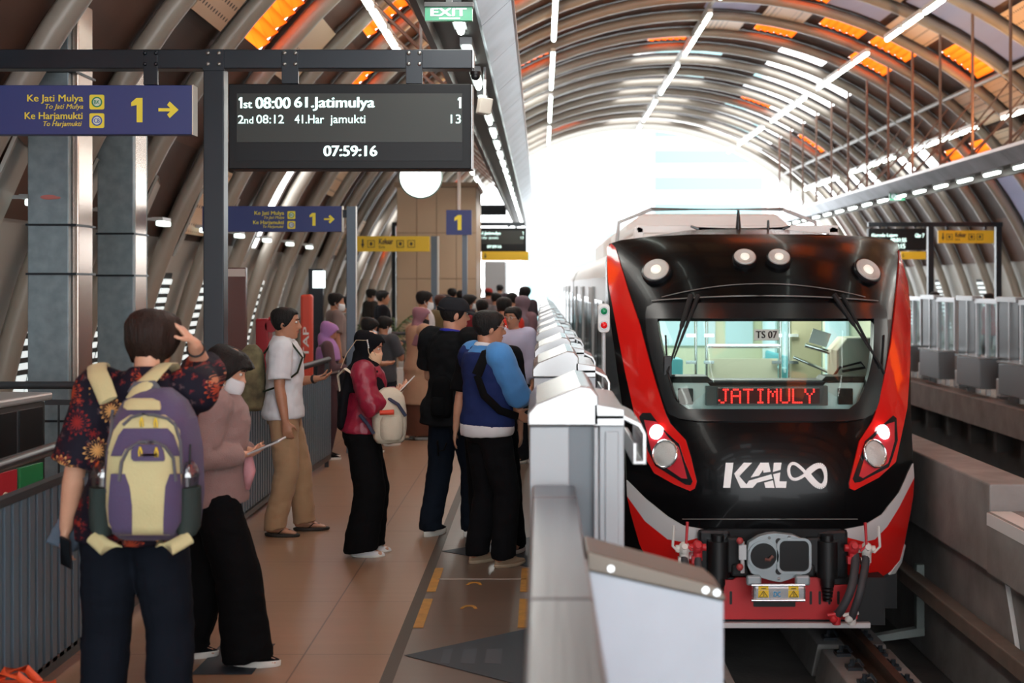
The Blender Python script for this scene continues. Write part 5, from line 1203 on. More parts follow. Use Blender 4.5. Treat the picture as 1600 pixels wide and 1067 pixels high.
def hair_bm(front=.066, side=-.015, back=-.085, t=.014, rough=.0, seed=0, side_a=75, fall=0.):
    def fn(a, s, off):
        d = abs((a+pi) % (2*pi)-pi); dd = math.degrees(d)
        zl = lerp_tab([(0,front),(42,front-.004),(side_a-12,side+.03),(side_a,side),(side_a+35,(side+back)/2-.005),(180,back)], dd)[0]
        z = .1155+(zl-.1155)*s
        n = rough*noise.noise(Vector((sin(a)*5+seed, cos(a)*5, s*2.2)))+rough*.6*noise.noise(Vector((sin(a)*14+seed, cos(a)*14, s*3)))
        o = off if off < 0 else off*(1-.55*max(0,s-.75)/.25*(fall == 0))+n
        p = head_r(max(z,-.118), a, o)
        if z < -.06: p = Vector((p.x, min(p.y, -.02) if dd > 90 else p.y, z)); 
        if fall and off > 0 and z < 0: p += Vector((0,-1,0))*fall*min(1,(-z)/.1)*(dd > 70)
        return p
    return shell(fn, 40, 14, 0, 2*pi, t)
def mask_bm():
    def fn(a, s, off):
        z = -.022-.098*s; p = head_r(max(z,-.118), a, off+.012*cos(a*1.2))
        if s > .6: p.y = max(p.y, .05*cos(a))
        return p+Vector((0,.010*sin(pi*s)*cos(a*1.3),0))
    return shell(fn, 14, 7, -radians(68), radians(68), .012)
def ik(a, c, l1, l2, hint):
    d = c-a; L_ = min(d.length, (l1+l2)*.995); d.normalize(); x = (l1*l1-l2*l2+L_*L_)/(2*L_); h = sqrt(max(l1*l1-x*x, 0)); hh = hint-d*hint.dot(d)
    if hh.length < 1e-5: hh = Vector((0,1,0))
    return a+d*x+hh.normalized()*h, a+d*L_
def hand(bm, w_, d, pn, right, curl=.5, k=1., spread=.05):
    d = d.normalized(); pn = (pn-d*pn.dot(d)).normalized(); th = d.cross(pn)*(1 if right else -1); n = -pn
    limb(bm, [w_-d*.01, w_+d*.03*k, w_+d*.075*k], [(.026*k,.019*k),(.036*k,.017*k),(.041*k,.014*k)], 12, th)
    for i,(l,off) in enumerate(((.064,.031),(.073,.0105),(.069,-.0105),(.054,-.031))):
        b0 = w_+d*.075*k+th*off*k; dd = (d+th*off*spread*30*.3); dd.normalize(); c = curl*(1+.12*i)
        p1 = b0+dd*l*.48*k*1; a1 = c*.8; d2 = dd*cos(a1)+pn*sin(a1); d1 = dd*cos(a1*.45)+pn*sin(a1*.45)
        p1 = b0+d1*l*.5*k; p2 = p1+d2*l*.32*k; a3 = c*1.5; d3 = dd*cos(a3)+pn*sin(a3); p3 = p2+d3*l*.3*k
        limb(bm, [b0-dd*.02*k, b0, p1, p2, p3], [.0095*k,.0095*k,.0088*k,.008*k,.007*k], 8, pn)
    t0 = w_+d*.022*k+th*.028*k; dt = (d*.62+th*.62+pn*.35).normalized(); t1 = t0+dt*.042*k; dt2 = (d*.8+th*.15+pn*(.3+curl*.4)).normalized(); t2 = t1+dt2*.032*k
    limb(bm, [t0-dt*.015*k, t0, t1, t2], [.013*k,.012*k,.0105*k,.0085*k], 8, pn)
TORSO = [(.83,.150,.098,-.005),(.90,.166,.115,-.008),(.97,.163,.112,-.004),(1.05,.148,.104,.0),(1.13,.145,.102,.004),(1.22,.156,.108,.008),(1.31,.168,.110,.006),(1.37,.170,.102,-.002),(1.41,.145,.085,-.010),(1.445,.090,.068,-.012),(1.47,.062,.058,-.008)]
WIDE = dict(m=1., f=.9)
def shoe_bm(sl, low=.075, ank=.105, L0=-.075, L1=.195, wid=.048):
    N = 24; bm = NB(); out = []
    for k in range(N):
        a = 2*pi*k/N; y = cos(a); x = sin(a); Yp = (L0+L1)/2+(L1-L0)/2*y; t = (Yp-L0)/(L1-L0)
        wd = wid*(.78+.30*sin(pi*min(1,t*1.02))+.05*(t > .6)); out.append((x*wd*(1 if abs(y) < .97 else .98)+.006*(t-.5), Yp, t))
    rows = []
    for lv, sc in ((0,.98),(.25,1.03),(.5,.98),(.75,.86),(.92,.62),(1,.34)):
        row = []
        for x,y,t in out:
            h = lerp_tab([(0,ank),(.33,ank),(.5,low+.012),(.8,low-.018),(1,.042)], t)[0]; yc = lerp_tab([(0,-.0),(1,.0)], t)[0]+.02
            row.append(bm.verts.new((x*sc, yc+(y-yc)*(1-(1-sc)*.55), sl+(h-sl)*lv)))
        rows.append(row)
    for A, B_ in zip(rows, rows[1:]):
        for k in range(N): bm.faces.new((A[k],A[(k+1)%N],B_[(k+1)%N],B_[k]))
    bm.faces.new(rows[0][::-1]); bm.faces.new(rows[-1])
    so_ = NB(); r2 = []
    for z, sc in ((0,.98),(.006,1.03),(sl,1.045),(sl+.004,1.0)): r2.append([so_.verts.new((x*sc,.06+(y-.06)*sc,z)) for x,y,t in out])
    for A, B_ in zip(r2, r2[1:]):
        for k in range(N): so_.faces.new((A[k],A[(k+1)%N],B_[(k+1)%N],B_[k]))
    so_.faces.new(r2[0][::-1]); so_.faces.new(r2[-1]); return bm, so_
def xf(bm, m):
    for v in bm.verts: v.co = m @ v.co
    return bm
def person(label, loc, face, H=1.70, sex='m', lean=0., yaw=0., pitch=0., arms=None, feet=None, top=None, bottom=None, shoes=None, hair=None, hijab=None, mask=False, cap=None, skin=None, side=0., vox=.012, eyes=True, group=None, bulk=1.):
    """face: degrees, 0 looks along +Y (away from the viewer), -90 looks to +X"""
    S = H/1.70; skin = skin or m_skin; wk = WIDE[sex]*bulk; rz = radians(face)
    far = vox > .013
    W = Matrix.Translation(loc) @ Matrix.Rotation(rz, 4, 'Z') @ Matrix.Scale(S, 4)
    Lm = Matrix.Translation((0,0,.95)) @ Matrix.Rotation(-radians(lean), 4, 'X') @ Matrix.Translation((0,0,-.95))
    def tl(p):                                          # torso lean grows from the hips upwards
        p = Vector(p); s = max(0, min(1, (p.z-.90)/.15)); q = p.lerp(Lm @ p, s); q.x += side*max(0, p.z-.92)/.5; return q
    hc = tl((0,.012,1.585)) + Vector((0,.0,0))
    Hm = Matrix.Translation(hc) @ Matrix.Rotation(-radians(yaw), 4, 'Z') @ Matrix.Rotation(-radians(pitch), 4, 'X')
    arms = arms or {}; J = {}; HD = {}
    sh = {1: tl((.180*wk,-.012,1.395)), -1: tl((-.180*wk,-.012,1.395))}
    for s, k_ in ((1,'R'),(-1,'L')):
        ar = arms.get(k_, ((s*.235,.02,.80),(s*.3,-1,0),(-s,0,0),.35)); tgt, hint, pn, curl = ar[:4]; HD[s] = Vector(ar[4]) if len(ar) > 4 else None
        el, wr = ik(sh[s], Vector(tgt), .285, .255, Vector(hint)); J[s] = (sh[s], el, wr, Vector(pn), curl)
    feet = feet or {}
    hips = {1: Vector((.088,0,.88)), -1: Vector((-.088,0,.88))}; G = {}
    for s, k_ in ((1,'R'),(-1,'L')):
        (fx,fy,fz), toe = feet.get(k_, ((s*.105,-.02,0),s*8))
        an = Vector((fx,fy,fz+.085)); kn, an2 = ik(hips[s], an, .408, .398, Vector((s*.15,1,0))); G[s] = (hips[s], kn, an2, toe, fz)
    # --- body
    bm = NB()
    def torso(bm, e, z0, z1, flare=0., n=20):
        P = []; Rr = []; zs = [z for z in (r[0] for r in TORSO) if z0 < z < z1]; zs = [z0]+zs+[z1]
        for z in zs:
            rx, ry, yo = lerp_tab(TORSO, z); q = tl((0,yo,z)); P.append(q); f = flare*max(0,(1.05-z)/.2); Rr.append((rx*wk+e+f, ry*bulk+e+f))
        tube(bm, P, Rr, n, Vector((1,0,0)))
    torso(bm, -.004, .83, 1.47)
    nk = Hm @ Vector((0,-.022,-.06)); limb(bm, [tl((0,-.012,1.42)), tl((0,-.008,1.47)), nk], [.062*wk,.054*wk,.052*wk], 14)
    hr = []
    for z,rx,yf,yb in HEAD: hr.append([bm.verts.new(Hm @ head_r(z, 2*pi*k/20)) for k in range(20)])
    for A, B_ in zip(hr, hr[1:]):
        for k in range(20): bm.faces.new((A[k],A[(k+1)%20],B_[(k+1)%20],B_[k]))
    bm.faces.new(hr[0][::-1]); bm.faces.new(hr[-1])
    h = lambda *p: Hm @ Vector(p)
    limb(bm, [h(0,.086,.022),h(0,.100,-.004),h(0,.112,-.026)], [.008,.010,.0145], 10); limb(bm, [h(-.014,.094,-.032),h(.014,.094,-.032)], [.010,.010], 8)
    limb(bm, [h(-.042,.080,.034),h(-.018,.090,.032),h(.018,.090,.032),h(.042,.080,.034)], [.008]*4, 8); limb(bm, [h(-.02,.086,-.064),h(0,.094,-.062),h(.02,.086,-.064)], [.008,.010,.008], 8); limb(bm, [h(0,.078,-.102),h(0,.088,-.100)], [.016,.012], 8)
    for s in (-1,1):
        m3 = Hm.to_3x3() @ Matrix.Rotation(radians(s*-18), 3, 'Z'); ball(bm, h(s*.077,-.010,-.012), (.010,.020,.033), 10, 8, m3)
        a, e_, w_, pn, curl = J[s]; el2 = a.lerp(e_,.5)
        limb(bm, [a+Vector((-s*.09,.0,.0)), a, a.lerp(e_,.35), a.lerp(e_,.75), e_, e_.lerp(w_,.3), e_.lerp(w_,.7), w_], [.036*wk,.052*wk,.050*wk,.043*wk,.038*wk,.041*wk,.033*wk,.025*wk], 14)
        hand(bm, w_, HD[s] or (w_-e_), pn, s > 0, curl, 1.0 if sex == 'm' else .92)
        hp, kn, an, toe, fz = G[s]
        limb(bm, [hp, hp.lerp(kn,.5), kn, kn.lerp(an,.35), kn.lerp(an,.75), an], [.085,.074,.056,.056,.042,.036], 14)
        td = Vector((sin(radians(toe)),cos(radians(toe)),0)); f0 = Vector((an.x,an.y,fz))
        limb(bm, [f0+Vector((0,0,.055))-td*.045, f0+Vector((0,0,.055))+td*.03, f0+Vector((0,0,.034))+td*.10, f0+Vector((0,0,.024))+td*.155], [(.030,.032),(.034,.036),(.041,.022),(.036,.014)], 12, Vector((1,0,0)))
    xf(bm, W)
    root = bpy.data.objects.new('person', bpy.data.meshes.new('tmp')); bpy.data.objects.remove(root)
    me = bpy.data.meshes.new('person'); bmesh.ops.recalc_face_normals(bm, faces=bm.faces); bm.to_mesh(me); bm.free()
    me.transform(Matrix.Translation(-Vector(loc))); me.materials.append(skin)
    root = bpy.data.objects.new('person', me); COL.objects.link(root); root.location = loc
    r = root.modifiers.new('r','REMESH'); r.mode = 'VOXEL'; r.voxel_size = min(vox,.008) if not far else vox*.8; s_ = root.modifiers.new('s','SMOOTH'); s_.iterations = 3; s_.factor = .5
    BAKE.append((root, None)); tag(root, label, 'person', group)
    HW = W @ Hm
    # --- face
    if eyes:
        for s in (-1,1):
            bm = NB(); ball(bm, (s*.031,.084,.010), (.0135,.010,.0075), 10, 6); xf(bm, HW); e_ = obj('eye', bm, m_eye, root, smooth=180)
            bm = NB(); ball(bm, (s*.031,.0915,.010), (.006,.004,.0062), 8, 6); xf(bm, HW); obj('iris', bm, m_iris, e_, smooth=180)
            bm = NB(); limb(bm, [(s*.016,.096,.030),(s*.032,.094,.035),(s*.048,.082,.030)], [.0035,.004,.0025], 6); xf(bm, HW); obj('eyebrow', bm, m_hair, root)
        if not mask:
            bm = NB(); limb(bm, [(-.022,.086,-.060),(-.008,.0985,-.057),(.008,.0985,-.057),(.022,.086,-.060)], [(.003,.003),(.004,.005),(.004,.005),(.003,.003)], 6); limb(bm, [(-.02,.087,-.067),(0,.099,-.068),(.02,.087,-.067)], [.003,.005,.003], 6); xf(bm, HW); obj('lips', bm, m_lip, root, smooth=180)
    if hair:
        hk = dict(hair); hm = hk.pop('mat', m_hair); bm = hair_bm(**hk); xf(bm, HW); obj('hair', bm, hm, root, smooth=180)
    if mask:
        bm = mask_bm(); xf(bm, HW); mk = obj('face_mask', bm, mask if not isinstance(mask, bool) else m_mask, root, smooth=180)
        bm = NB()
        for s in (-1,1): tube(bm, [(s*.058,.06,-.035),(s*.078,.0,.012),(s*.080,-.02,-.005)], .0025, 5); tube(bm, [(s*.052,.05,-.09),(s*.074,.0,-.05),(s*.080,-.02,-.02)], .0025, 5)
        xf(bm, HW); obj('mask_loop', bm, m_mask, mk)
    if cap:
        def fn(a, s, off): z = .130+(.028-.130)*s; return head_r(min(z,.1155)-.006, a, off)+Vector((0,0,.012*(1-s)))
        bm = shell(fn, 36, 10, 0, 2*pi, .020); xf(bm, HW); cp_ = obj('cap', bm, cap, root, smooth=180)
        bm = NB(); g = []
        for i in range(5):
            row = []
            for j in range(13): a = radians(-62+124*j/12); q = head_r(.02, a, .018); row.append(Vector((q.x*(1+.05*i), q.y+.019*i*cos(a)**.5, .026-.004*i-.006*(1-cos(a))*i)))
            g.append(row)
        sheet(bm, g, .004, lambda p: Vector((0,0,1))); xf(bm, HW); obj('visor', bm, cap, cp_, smooth=60)
        bm = NB(); tube(bm, [head_r(.03, radians(180+x), .024)+Vector((0,0,.018*cos(radians(x*2.2)))) for x in range(-40,41,10)], .004, 6); ball(bm, (0,-.128,.03), (.014,.006,.008), 8, 6); xf(bm, HW); obj('cap_strap', bm, M('cap strap', (20,22,26), .6), cp_, smooth=60)
    # --- clothes
    if bottom:
        kind = bottom.get('kind','trousers'); e = bottom.get('e',.014); fl_ = bottom.get('flare',0.); bm = NB()
        if kind == 'trousers':
            torso(bm, e-.004, .83, bottom.get('waist',1.02))
            for s in (-1,1):
                hp, kn, an, toe, fz = G[s]; hem = an+Vector((0,0,-.085+bottom.get('hem',.03))); hem.z = max(hem.z, fz+.02)
                limb(bm, [hp+Vector((0,0,.02)), hp.lerp(kn,.45), kn, kn.lerp(an,.45)], [(.092+e),(.080+e+fl_*.3),(.064+e+fl_*.6),(.058+e+fl_*.8)], 16)
                tube(bm, [kn.lerp(an,.3), kn.lerp(an,.55), an+Vector((0,0,.01)), hem+Vector((0,.006,0))], [(.058+e+fl_*.7),(.056+e+fl_*.85),(.054+e+fl_),(.056+e+fl_*1.05)], 16)
            xf(bm, W); rem('trousers', bm, bottom['mat'], root, vox, 3, (.006,9,(1,1,1.6)) if not far else None)
        else:
            P, Rr = [], []
            for z, rx, ry in bottom['rings']: P.append(tl((0,bottom.get('yo',0)*(1-z),z))); Rr.append((rx,ry))
            tube(bm, P, Rr, 28, Vector((1,0,0)))
            for v in bm.verts:
                a = math.atan2(v.co.y, v.co.x); k_ = max(0,1-v.co.z/.9)*.02; v.co.x *= 1+k_*3*sin(7*a)*.4; v.co.y *= 1+k_*3*sin(7*a)*.4
            xf(bm, W); obj('skirt', bm, bottom['mat'], root, smooth=70)
    if top:
        e = top.get('e',.018); bm = NB(); z0 = top.get('hem',.86); sl = top.get('sleeve',.6)
        torso(bm, e, z0, 1.445, top.get('flare',.03)); torso(bm, e*.6, 1.38, 1.462)
        for s in (-1,1):
            a, e_, w_, pn, curl = J[s]; L1 = .285; P, Rr = [a+Vector((-s*.03,0,.012)), a, a.lerp(e_,.4)], [.056*wk+e,.062*wk+e*.9,.054*wk+e]
            se = top.get('sleeve_e', e)
            if sl <= 1: P += [a.lerp(e_,sl)]; Rr += [(.048*wk+se*1.3)]
            else:
                P += [a.lerp(e_,.8), e_, e_.lerp(w_,(sl-1)*.5), e_.lerp(w_,sl-1)]; Rr += [.046*wk+se,.044*wk+se,.043*wk+se*.9,(.031*wk+se*.75)]
            limb(bm, P[:3], Rr[:3], 16); tube(bm, P[1:], Rr[1:], 16); ball(bm, a, .060*wk+e, 14, 10)
        xf(bm, W); tb = rem(top.get('name','shirt'), bm, top['mat'], root, vox*.9, 3, (top.get('wr',.006),10,(1,1,1.3)) if not far else None)
        if top.get('label'): tb['label'] = top['label']
        if top.get('collar'):
            bm = NB(); g = []
            for i, (dz, rr) in enumerate(((.0,.068),(.022,.064),(.04,.066),(.028,.078),(.008,.086))):
                g.append([tl((rr*wk*sin(radians(a)), -.012+rr*.95*cos(radians(a))+.012*(1-cos(radians(a)))*0, 1.452+dz-.012*(1+cos(radians(a)))/2*1.5)) for a in range(20,341,20)])
            sheet(bm, g, .003, lambda p: Vector((p.x,p.y,0)).normalized() if (p.x or p.y) else Vector((0,0,1))); xf(bm, W); obj('collar', bm, top.get('collar_mat', top['mat']), tb, smooth=60)
    if hijab:
        hmt = hijab['mat']; bm = NB(); dr = hijab.get('drop',1.22)
        def fn(a, s, off):
            dd = abs(math.degrees((a+pi) % (2*pi)-pi)); zl = lerp_tab([(0,.062),(35,.058),(52,.01),(60,-.05),(75,-.118),(180,-.118)], dd)[0]
            z = .1155+(zl-.1155)*s; p = head_r(max(z,-.118), a, off+.006)
            if z < -.03: f = min(1,(-z-.03)/.07); p = p.lerp(Vector((.078*sin(a),.082*cos(a)-.01,z)), f)
            return p
        b2 = shell(fn, 40, 14, 0, 2*pi, .020)
        for v in b2.verts: v.co = Hm @ v.co
        tmp = bpy.data.meshes.new('h'); b2.to_mesh(tmp); b2.free(); bm.from_mesh(tmp); bpy.data.meshes.remove(tmp)
        P, Rr = [], []
        c0 = Hm @ Vector((0,-.012,-.10)); P.append(c0+Vector((0,0,.05))); Rr.append((.070,.074)); P.append(c0); Rr.append((.080,.084))
        for z, rx, ry, yo in ((1.43,.125,.11,-.01),(1.39,.185*wk+.03,.135,-.005),(1.33,.225*wk,.15,.0),(dr+.04,.225*wk,.155,.005),(dr,.222*wk,.158,.006)):
            q = tl((0,yo,z)); 
            if q.z < P[-1].z-.015: P.append(q); Rr.append((rx,ry))
        tube(bm, P, Rr, 24, Vector((1,0,0)))
        if hijab.get('tail'):
            limb(bm, [tl((0,-.10,1.40)), tl((0,-.15,1.2)), tl((0,-.16,hijab['tail']))], [(.13,.05),(.17,.05),(.15,.04)], 16)
        xf(bm, W); rem('headscarf', bm, hmt, root, min(vox,.012), 3, (.006,9,(1,1,.7)) if not far else None)
    if shoes:
        for s in (-1,1):
            hp, kn, an, toe, fz = G[s]; k_ = .92 if sex == 'f' else 1.
            m4 = W @ Matrix.Translation((an.x,an.y,fz)) @ Matrix.Rotation(-radians(toe),4,'Z') @ Matrix.Scale(k_,4)
            if shoes.get('kind') == 'sandal':
                u_, so_ = shoe_bm(.02, L1=.19, wid=.05); u_.free(); xf(so_, m4); t_ = obj('sandal', so_, shoes['mat'], root, smooth=40)
                bm = NB(); tube(bm, [(-.045,.03,.02),(-.028,.07,.055),(.0,.115,.05),(.0,.12,.02)], [(.012,.004)]*4, 6); tube(bm, [(.045,.03,.02),(.028,.07,.055),(.0,.115,.05)], [(.012,.004)]*3, 6); xf(bm, m4); obj('sandal_strap', bm, shoes['mat'], t_, smooth=60)
            else:
                u_, so_ = shoe_bm(shoes.get('sl',.03), low=shoes.get('low',.085), ank=shoes.get('ank',.11)); xf(u_, m4); xf(so_, m4)
                t_ = obj('shoe', u_, shoes['mat'], root, smooth=50); obj('sole', so_, shoes.get('sole', m_sole), t_, smooth=40)
    info = {'sh': sh, 'W': W, 'HW': HW, 'root': root, 'tl': tl, 'J': {k_: [W @ v for v in J[k_][:3]] for k_ in J}, 'S': S}
    return info
def phone(label, c, u, v, hu=.037, hv=.075, t=.009, mat=None, lit=False, cat='phone', name='phone'):
    c, u, v = Vector(c), Vector(u).normalized(), Vector(v); v = (v-u*v.dot(u)).normalized(); n = u.cross(v)
    bm = NB(); plate(bm, c, u, v, hu, hv, t); o = obj(name, bm, mat or M('phone case', (24,24,27), .3), bevel=.004); tag(o, label, cat)
    bm = NB(); plate(bm, c+n*(t/2+.0004), u, v, hu*.92, hv*.94, .0008); obj('screen', bm, M('phone glass', (18,20,24), .08), o)
    return o
# ---- patterned shirt of the man in front
def batik():
    m = bpy.data.materials.new('batik cloth'); m.use_nodes = True; nt = m.node_tree; L = nt.links.new; b = nt.nodes['Principled BSDF']
    N = nt.nodes.new
    tc = N('ShaderNodeTexCoord')
    def math_(op, a, c=None, v=None):
        n = N('ShaderNodeMath'); n.operation = op
        for i, x in enumerate((a, c, v)):
            if x is None: continue
            if isinstance(x, (int, float)): n.inputs[i].default_value = x
            else: L(x, n.inputs[i])
        return n.outputs[0]
    base = lin((24,21,34))+(1,); cur = None
    def layer(scale, off, pet, rmax, cols, dens):
        nonlocal cur
        mp = N('ShaderNodeMapping'); mp.inputs['Scale'].default_value = (scale,0,scale); mp.inputs['Location'].default_value = (off,0,off*.7); mp.inputs['Rotation'].default_value = (0,off,0)
        L(tc.outputs['Object'], mp.inputs[0]); vo = N('ShaderNodeTexVoronoi'); vo.inputs['Scale'].default_value = 1; vo.inputs['Randomness'].default_value = .8; L(mp.outputs[0], vo.inputs['Vector'])
        sb = N('ShaderNodeVectorMath'); sb.operation = 'SUBTRACT'; L(mp.outputs[0], sb.inputs[0]); L(vo.outputs['Position'], sb.inputs[1]); sp = N('ShaderNodeSeparateXYZ'); L(sb.outputs[0], sp.inputs[0])
        an = math_('ARCTAN2', sp.outputs[2], sp.outputs[0]); r = math_('SQRT', math_('ADD', math_('MULTIPLY', sp.outputs[0], sp.outputs[0]), math_('MULTIPLY', sp.outputs[2], sp.outputs[2])))
        sc = N('ShaderNodeSeparateColor'); L(vo.outputs['Color'], sc.inputs[0])
        lim = math_('MULTIPLY_ADD', math_('ABSOLUTE', math_('SINE', math_('MULTIPLY', an, pet/2))), rmax*.62, rmax*.36)
        inside = math_('LESS_THAN', r, lim); line = math_('GREATER_THAN', math_('ABSOLUTE', math_('SUBTRACT', r, math_('MULTIPLY', lim, .72))), rmax*.13)
        on = math_('MULTIPLY', math_('MULTIPLY', inside, line), math_('LESS_THAN', sc.outputs[0], dens))
        cr = N('ShaderNodeValToRGB'); cr.color_ramp.interpolation = 'CONSTANT'; els = cr.color_ramp.elements
        els[0].color = lin(cols[0])+(1,); els[1].position = .5; els[1].color = lin(cols[1])+(1,); x = els.new(.8); x.color = lin(cols[2])+(1,); L(sc.outputs[1], cr.inputs[0])
        mx = N('ShaderNodeMix'); mx.data_type = 'RGBA'; L(on, mx.inputs[0])
        if cur is None: mx.inputs[6].default_value = base
        else: L(cur, mx.inputs[6])
        L(cr.outputs[0], mx.inputs[7]); cur = mx.outputs[2]
    layer(26, 3.1, 3, .34, ((104,34,42),(124,44,40),(90,70,74)), .5)
    layer(15, 1.7, 6, .36, ((130,36,36),(156,54,42),(188,124,92)), .42)
    layer(7.6, .4, 14, .40, ((136,38,36),(172,70,44),(220,164,100)), .52)
    L(cur, b.inputs['Base Color']); b.inputs['Roughness'].default_value = .8; b.inputs['Specular IOR Level'].default_value = .2
    return m
m_blk = cloth('black cloth', (13,13,15)); m_blk2 = cloth('soft black cloth', (18,18,21)); m_navyc = cloth('dark navy trousers', (20,25,34)); m_khaki = cloth('khaki cloth', (170,136,104)); m_whitec = cloth('white cotton', (216,218,222))
# ---- man with the backpack in the foreground
Yp = 5.6; PX = lambda px: (px-VX)*Yp/F
A = person('person seen from behind in a dark floral batik shirt with one hand on the head', (PX(209),Yp,0), 3, H=1.77, side=.052, yaw=14, pitch=10, vox=.010, bulk=1.02,
    arms={'R': ((.218,.045,1.57),(-.04,1,-.6),(-.8,-.1,-.55),.45,(-.62,-.22,.78)), 'L': ((-.27,.03,.83),(-.4,-1,0),(1,.2,0),.9)},
    feet={'R': ((.135,0,0),8), 'L': ((-.135,.05,0),-10)},
    top={'mat': batik(), 'hem': .84, 'sleeve': 1.0, 'e': .028, 'sleeve_e': .036, 'flare': .03, 'collar': True, 'wr': .008}, bottom={'mat': m_navyc, 'e': .022, 'flare': .012, 'hem': .02},
    shoes={'mat': m_blk2}, hair={'mat': m_hairb, 'front': .06, 'side': -.05, 'back': -.118, 't': .024, 'rough': .014, 'seed': 3}, skin=m_skin2)
aw = A['W']
def al(px, py, dy=0.): p = at(px, py, Yp+dy); return p
bm = NB(); w_ = A['J'][1][2]; d = (A['J'][1][2]-A['J'][1][1]).normalized(); c = w_-d*.045; u, v = frame_of(d, Vector((1,0,0))); tube(bm, [c+u*(.034*cos(2*pi*k/20))+v*(.034*sin(2*pi*k/20)) for k in range(20)], .0045, 6, d, closed=True); tag(obj('wristband', bm, m_black, smooth=180), 'thin black band around the raised wrist of the person with the backpack', 'bracelet')
w_ = A['J'][-1][2]
phone('black phone held low in the left hand of the person in the batik shirt', w_+Vector((.02,-.06,-.085)), Vector((.75,-.5,-.2)), Vector((-.2,-.1,1)), .033, .062)
# backpack
m_pur = cloth('purple nylon', (84,74,104), .55, .15, 120); m_cre = cloth('cream nylon', (196,188,142), .65, .15, 120); m_pgr = cloth('grey webbing', (92,92,98), .7); m_mesh = cloth('dark green mesh', (52,62,60), .8, .3, 300)
BP = thing('backpack', 'purple and cream backpack on the back of the person in the batik shirt', 'bag', (PX(239),Yp-.2,.9))
bc = al(235, 730, -.22); bz0, bz1 = al(0,842,-.25).z, al(0,608,-.22).z
YF = Yp-.13*1.04
def bw(z):                                              # half width of the pack
    t = (z-bz0)/(bz1-bz0); return lerp_tab([(0,.135),(.05,.170),(.3,.186),(.6,.18),(.8,.157),(.92,.12),(1,.06)], t)[0]
def bd(z): t = (z-bz0)/(bz1-bz0); return lerp_tab([(0,.15),(.1,.21),(.35,.235),(.6,.215),(.8,.17),(.93,.11),(1,.05)], t)[0]
def BS(x, z): r = min(1, abs(x-bc.x)/max(bw(z),.01)); return YF-bd(z)*(1-r**4.2)**.62
bm = NB(); rows = []
for i in range(25):
    z = bz0+(bz1-bz0)*i/24; row = []
    for k in range(24):
        if k <= 16: s = -1+2*k/16; x = bc.x+bw(z)*math.copysign(abs(s)**.75, s); row.append(bm.verts.new((x, BS(x,z), z)))
        else: s = 1-2*(k-16)/8; x = bc.x+bw(z)*s*.98; row.append(bm.verts.new((x, YF+.02, z)))
    rows.append(row)
for P_, Q_ in zip(rows, rows[1:]):
    for k in range(24): bm.faces.new((P_[k],P_[(k+1)%24],Q_[(k+1)%24],Q_[k]))
bm.faces.new(rows[0][::-1]); bm.faces.new(rows[-1]); obj('main_compartment', bm, m_pur, BP, smooth=70)
def bpt(px, py, lift=0.):
    Y = Yp-.38
    for _ in range(6): p = at(px, py, Y); Y = BS(p.x, min(max(p.z,bz0+.004),bz1-.004))-lift
    return at(px, py, Y)
def bpatch(name, rows_, t, mat, par, lift=0., nc=12):
    bm = NB(); g = [[bpt(xl+(xr-xl)*j/nc, y, lift) for j in range(nc+1)] for y,xl,xr in rows_]
    sheet(bm, g, t, lambda p: Vector((0,-1,0))); return obj(name, bm, mat, par, smooth=50)
def curve_rows(rows_):                                 # densify
    out = []
    for a, c in zip(rows_, rows_[1:]):
        for k in range(3): out.append(tuple(a[i]+(c[i]-a[i])*k/3 for i in range(3)))
    return out+[rows_[-1]]
bpatch('handle_panel', curve_rows([(622,205,238),(627,196,250),(636,194,252),(640,200,251)]), .012, m_cre, BP)
fc = bpatch('front_compartment', curve_rows([(648,205,258),(658,190,272),(672,180,281),(700,172,284),(740,169,284),(790,168,284),(820,172,280),(832,186,268)]), .022, m_cre, BP, .0, 16)
bpatch('purple_panel', curve_rows([(669,194,262),(680,186,272),(700,178,279),(712,174,281)]), .010, m_pur, fc, .024)
lp = bpatch('lower_pocket', curve_rows([(693,215,250),(700,200,262),(715,192,272),(745,186,274),(790,184,273),(820,184,272),(834,190,268)]), .030, m_cre, fc, .024, 16)
bpatch('pocket_side', curve_rows([(740,174,196),(760,172,203),(790,170,207),(815,171,207),(835,180,207)]), .008, m_pur, lp, .05, 6)
bpatch('pocket_side', curve_rows([(740,266,282),(760,259,284),(790,257,284),(815,256,283),(835,256,272)]), .008, m_pur, lp, .05, 6)
bpatch('pocket_flap', curve_rows([(694,212,250),(704,206,256),(716,206,258),(720,210,257)]), .010, m_pur, lp, .055, 8)
for pts, lf in (([(192,664),(205,652),(222,647),(240,648),(262,654),(274,664),(282,690),(284,740)],.03),([(186,752),(190,722),(200,702),(218,691),(240,690),(258,698),(271,716),(275,752)],.062),([(176,640),(172,690),(168,760),(169,800)],.012)):
    bm = NB(); tube(bm, [bpt(x,y,lf) for x,y in dens(pts,8)], .0065, 6); obj('zip', bm, m_pgr, BP, smooth=60)
for px,py,lf in ((221,652,.045),(243,653,.045),(219,698,.075),(244,699,.075)):
    bm = NB(); p = bpt(px,py,lf); tube(bm, [p, p+Vector((-.004,-.003,-.018)), p+Vector((-.003,-.002,-.034)), p+Vector((.007,-.002,-.034)), p+Vector((.006,-.003,-.016)), p], .0032, 6); obj('zip_pull', bm, M('yellow cord', (220,190,50), .6), BP, smooth=60)
p = bpt(222,712,.07); bm = text_bm('-----', .055, .007, .02)
for v in bm.verts: v.co = Vector((p.x+v.co.x, p.y-.003, p.z+v.co.z))
obj('maker_patch', bm, M('grey stitching', (190,186,178), .6), BP)
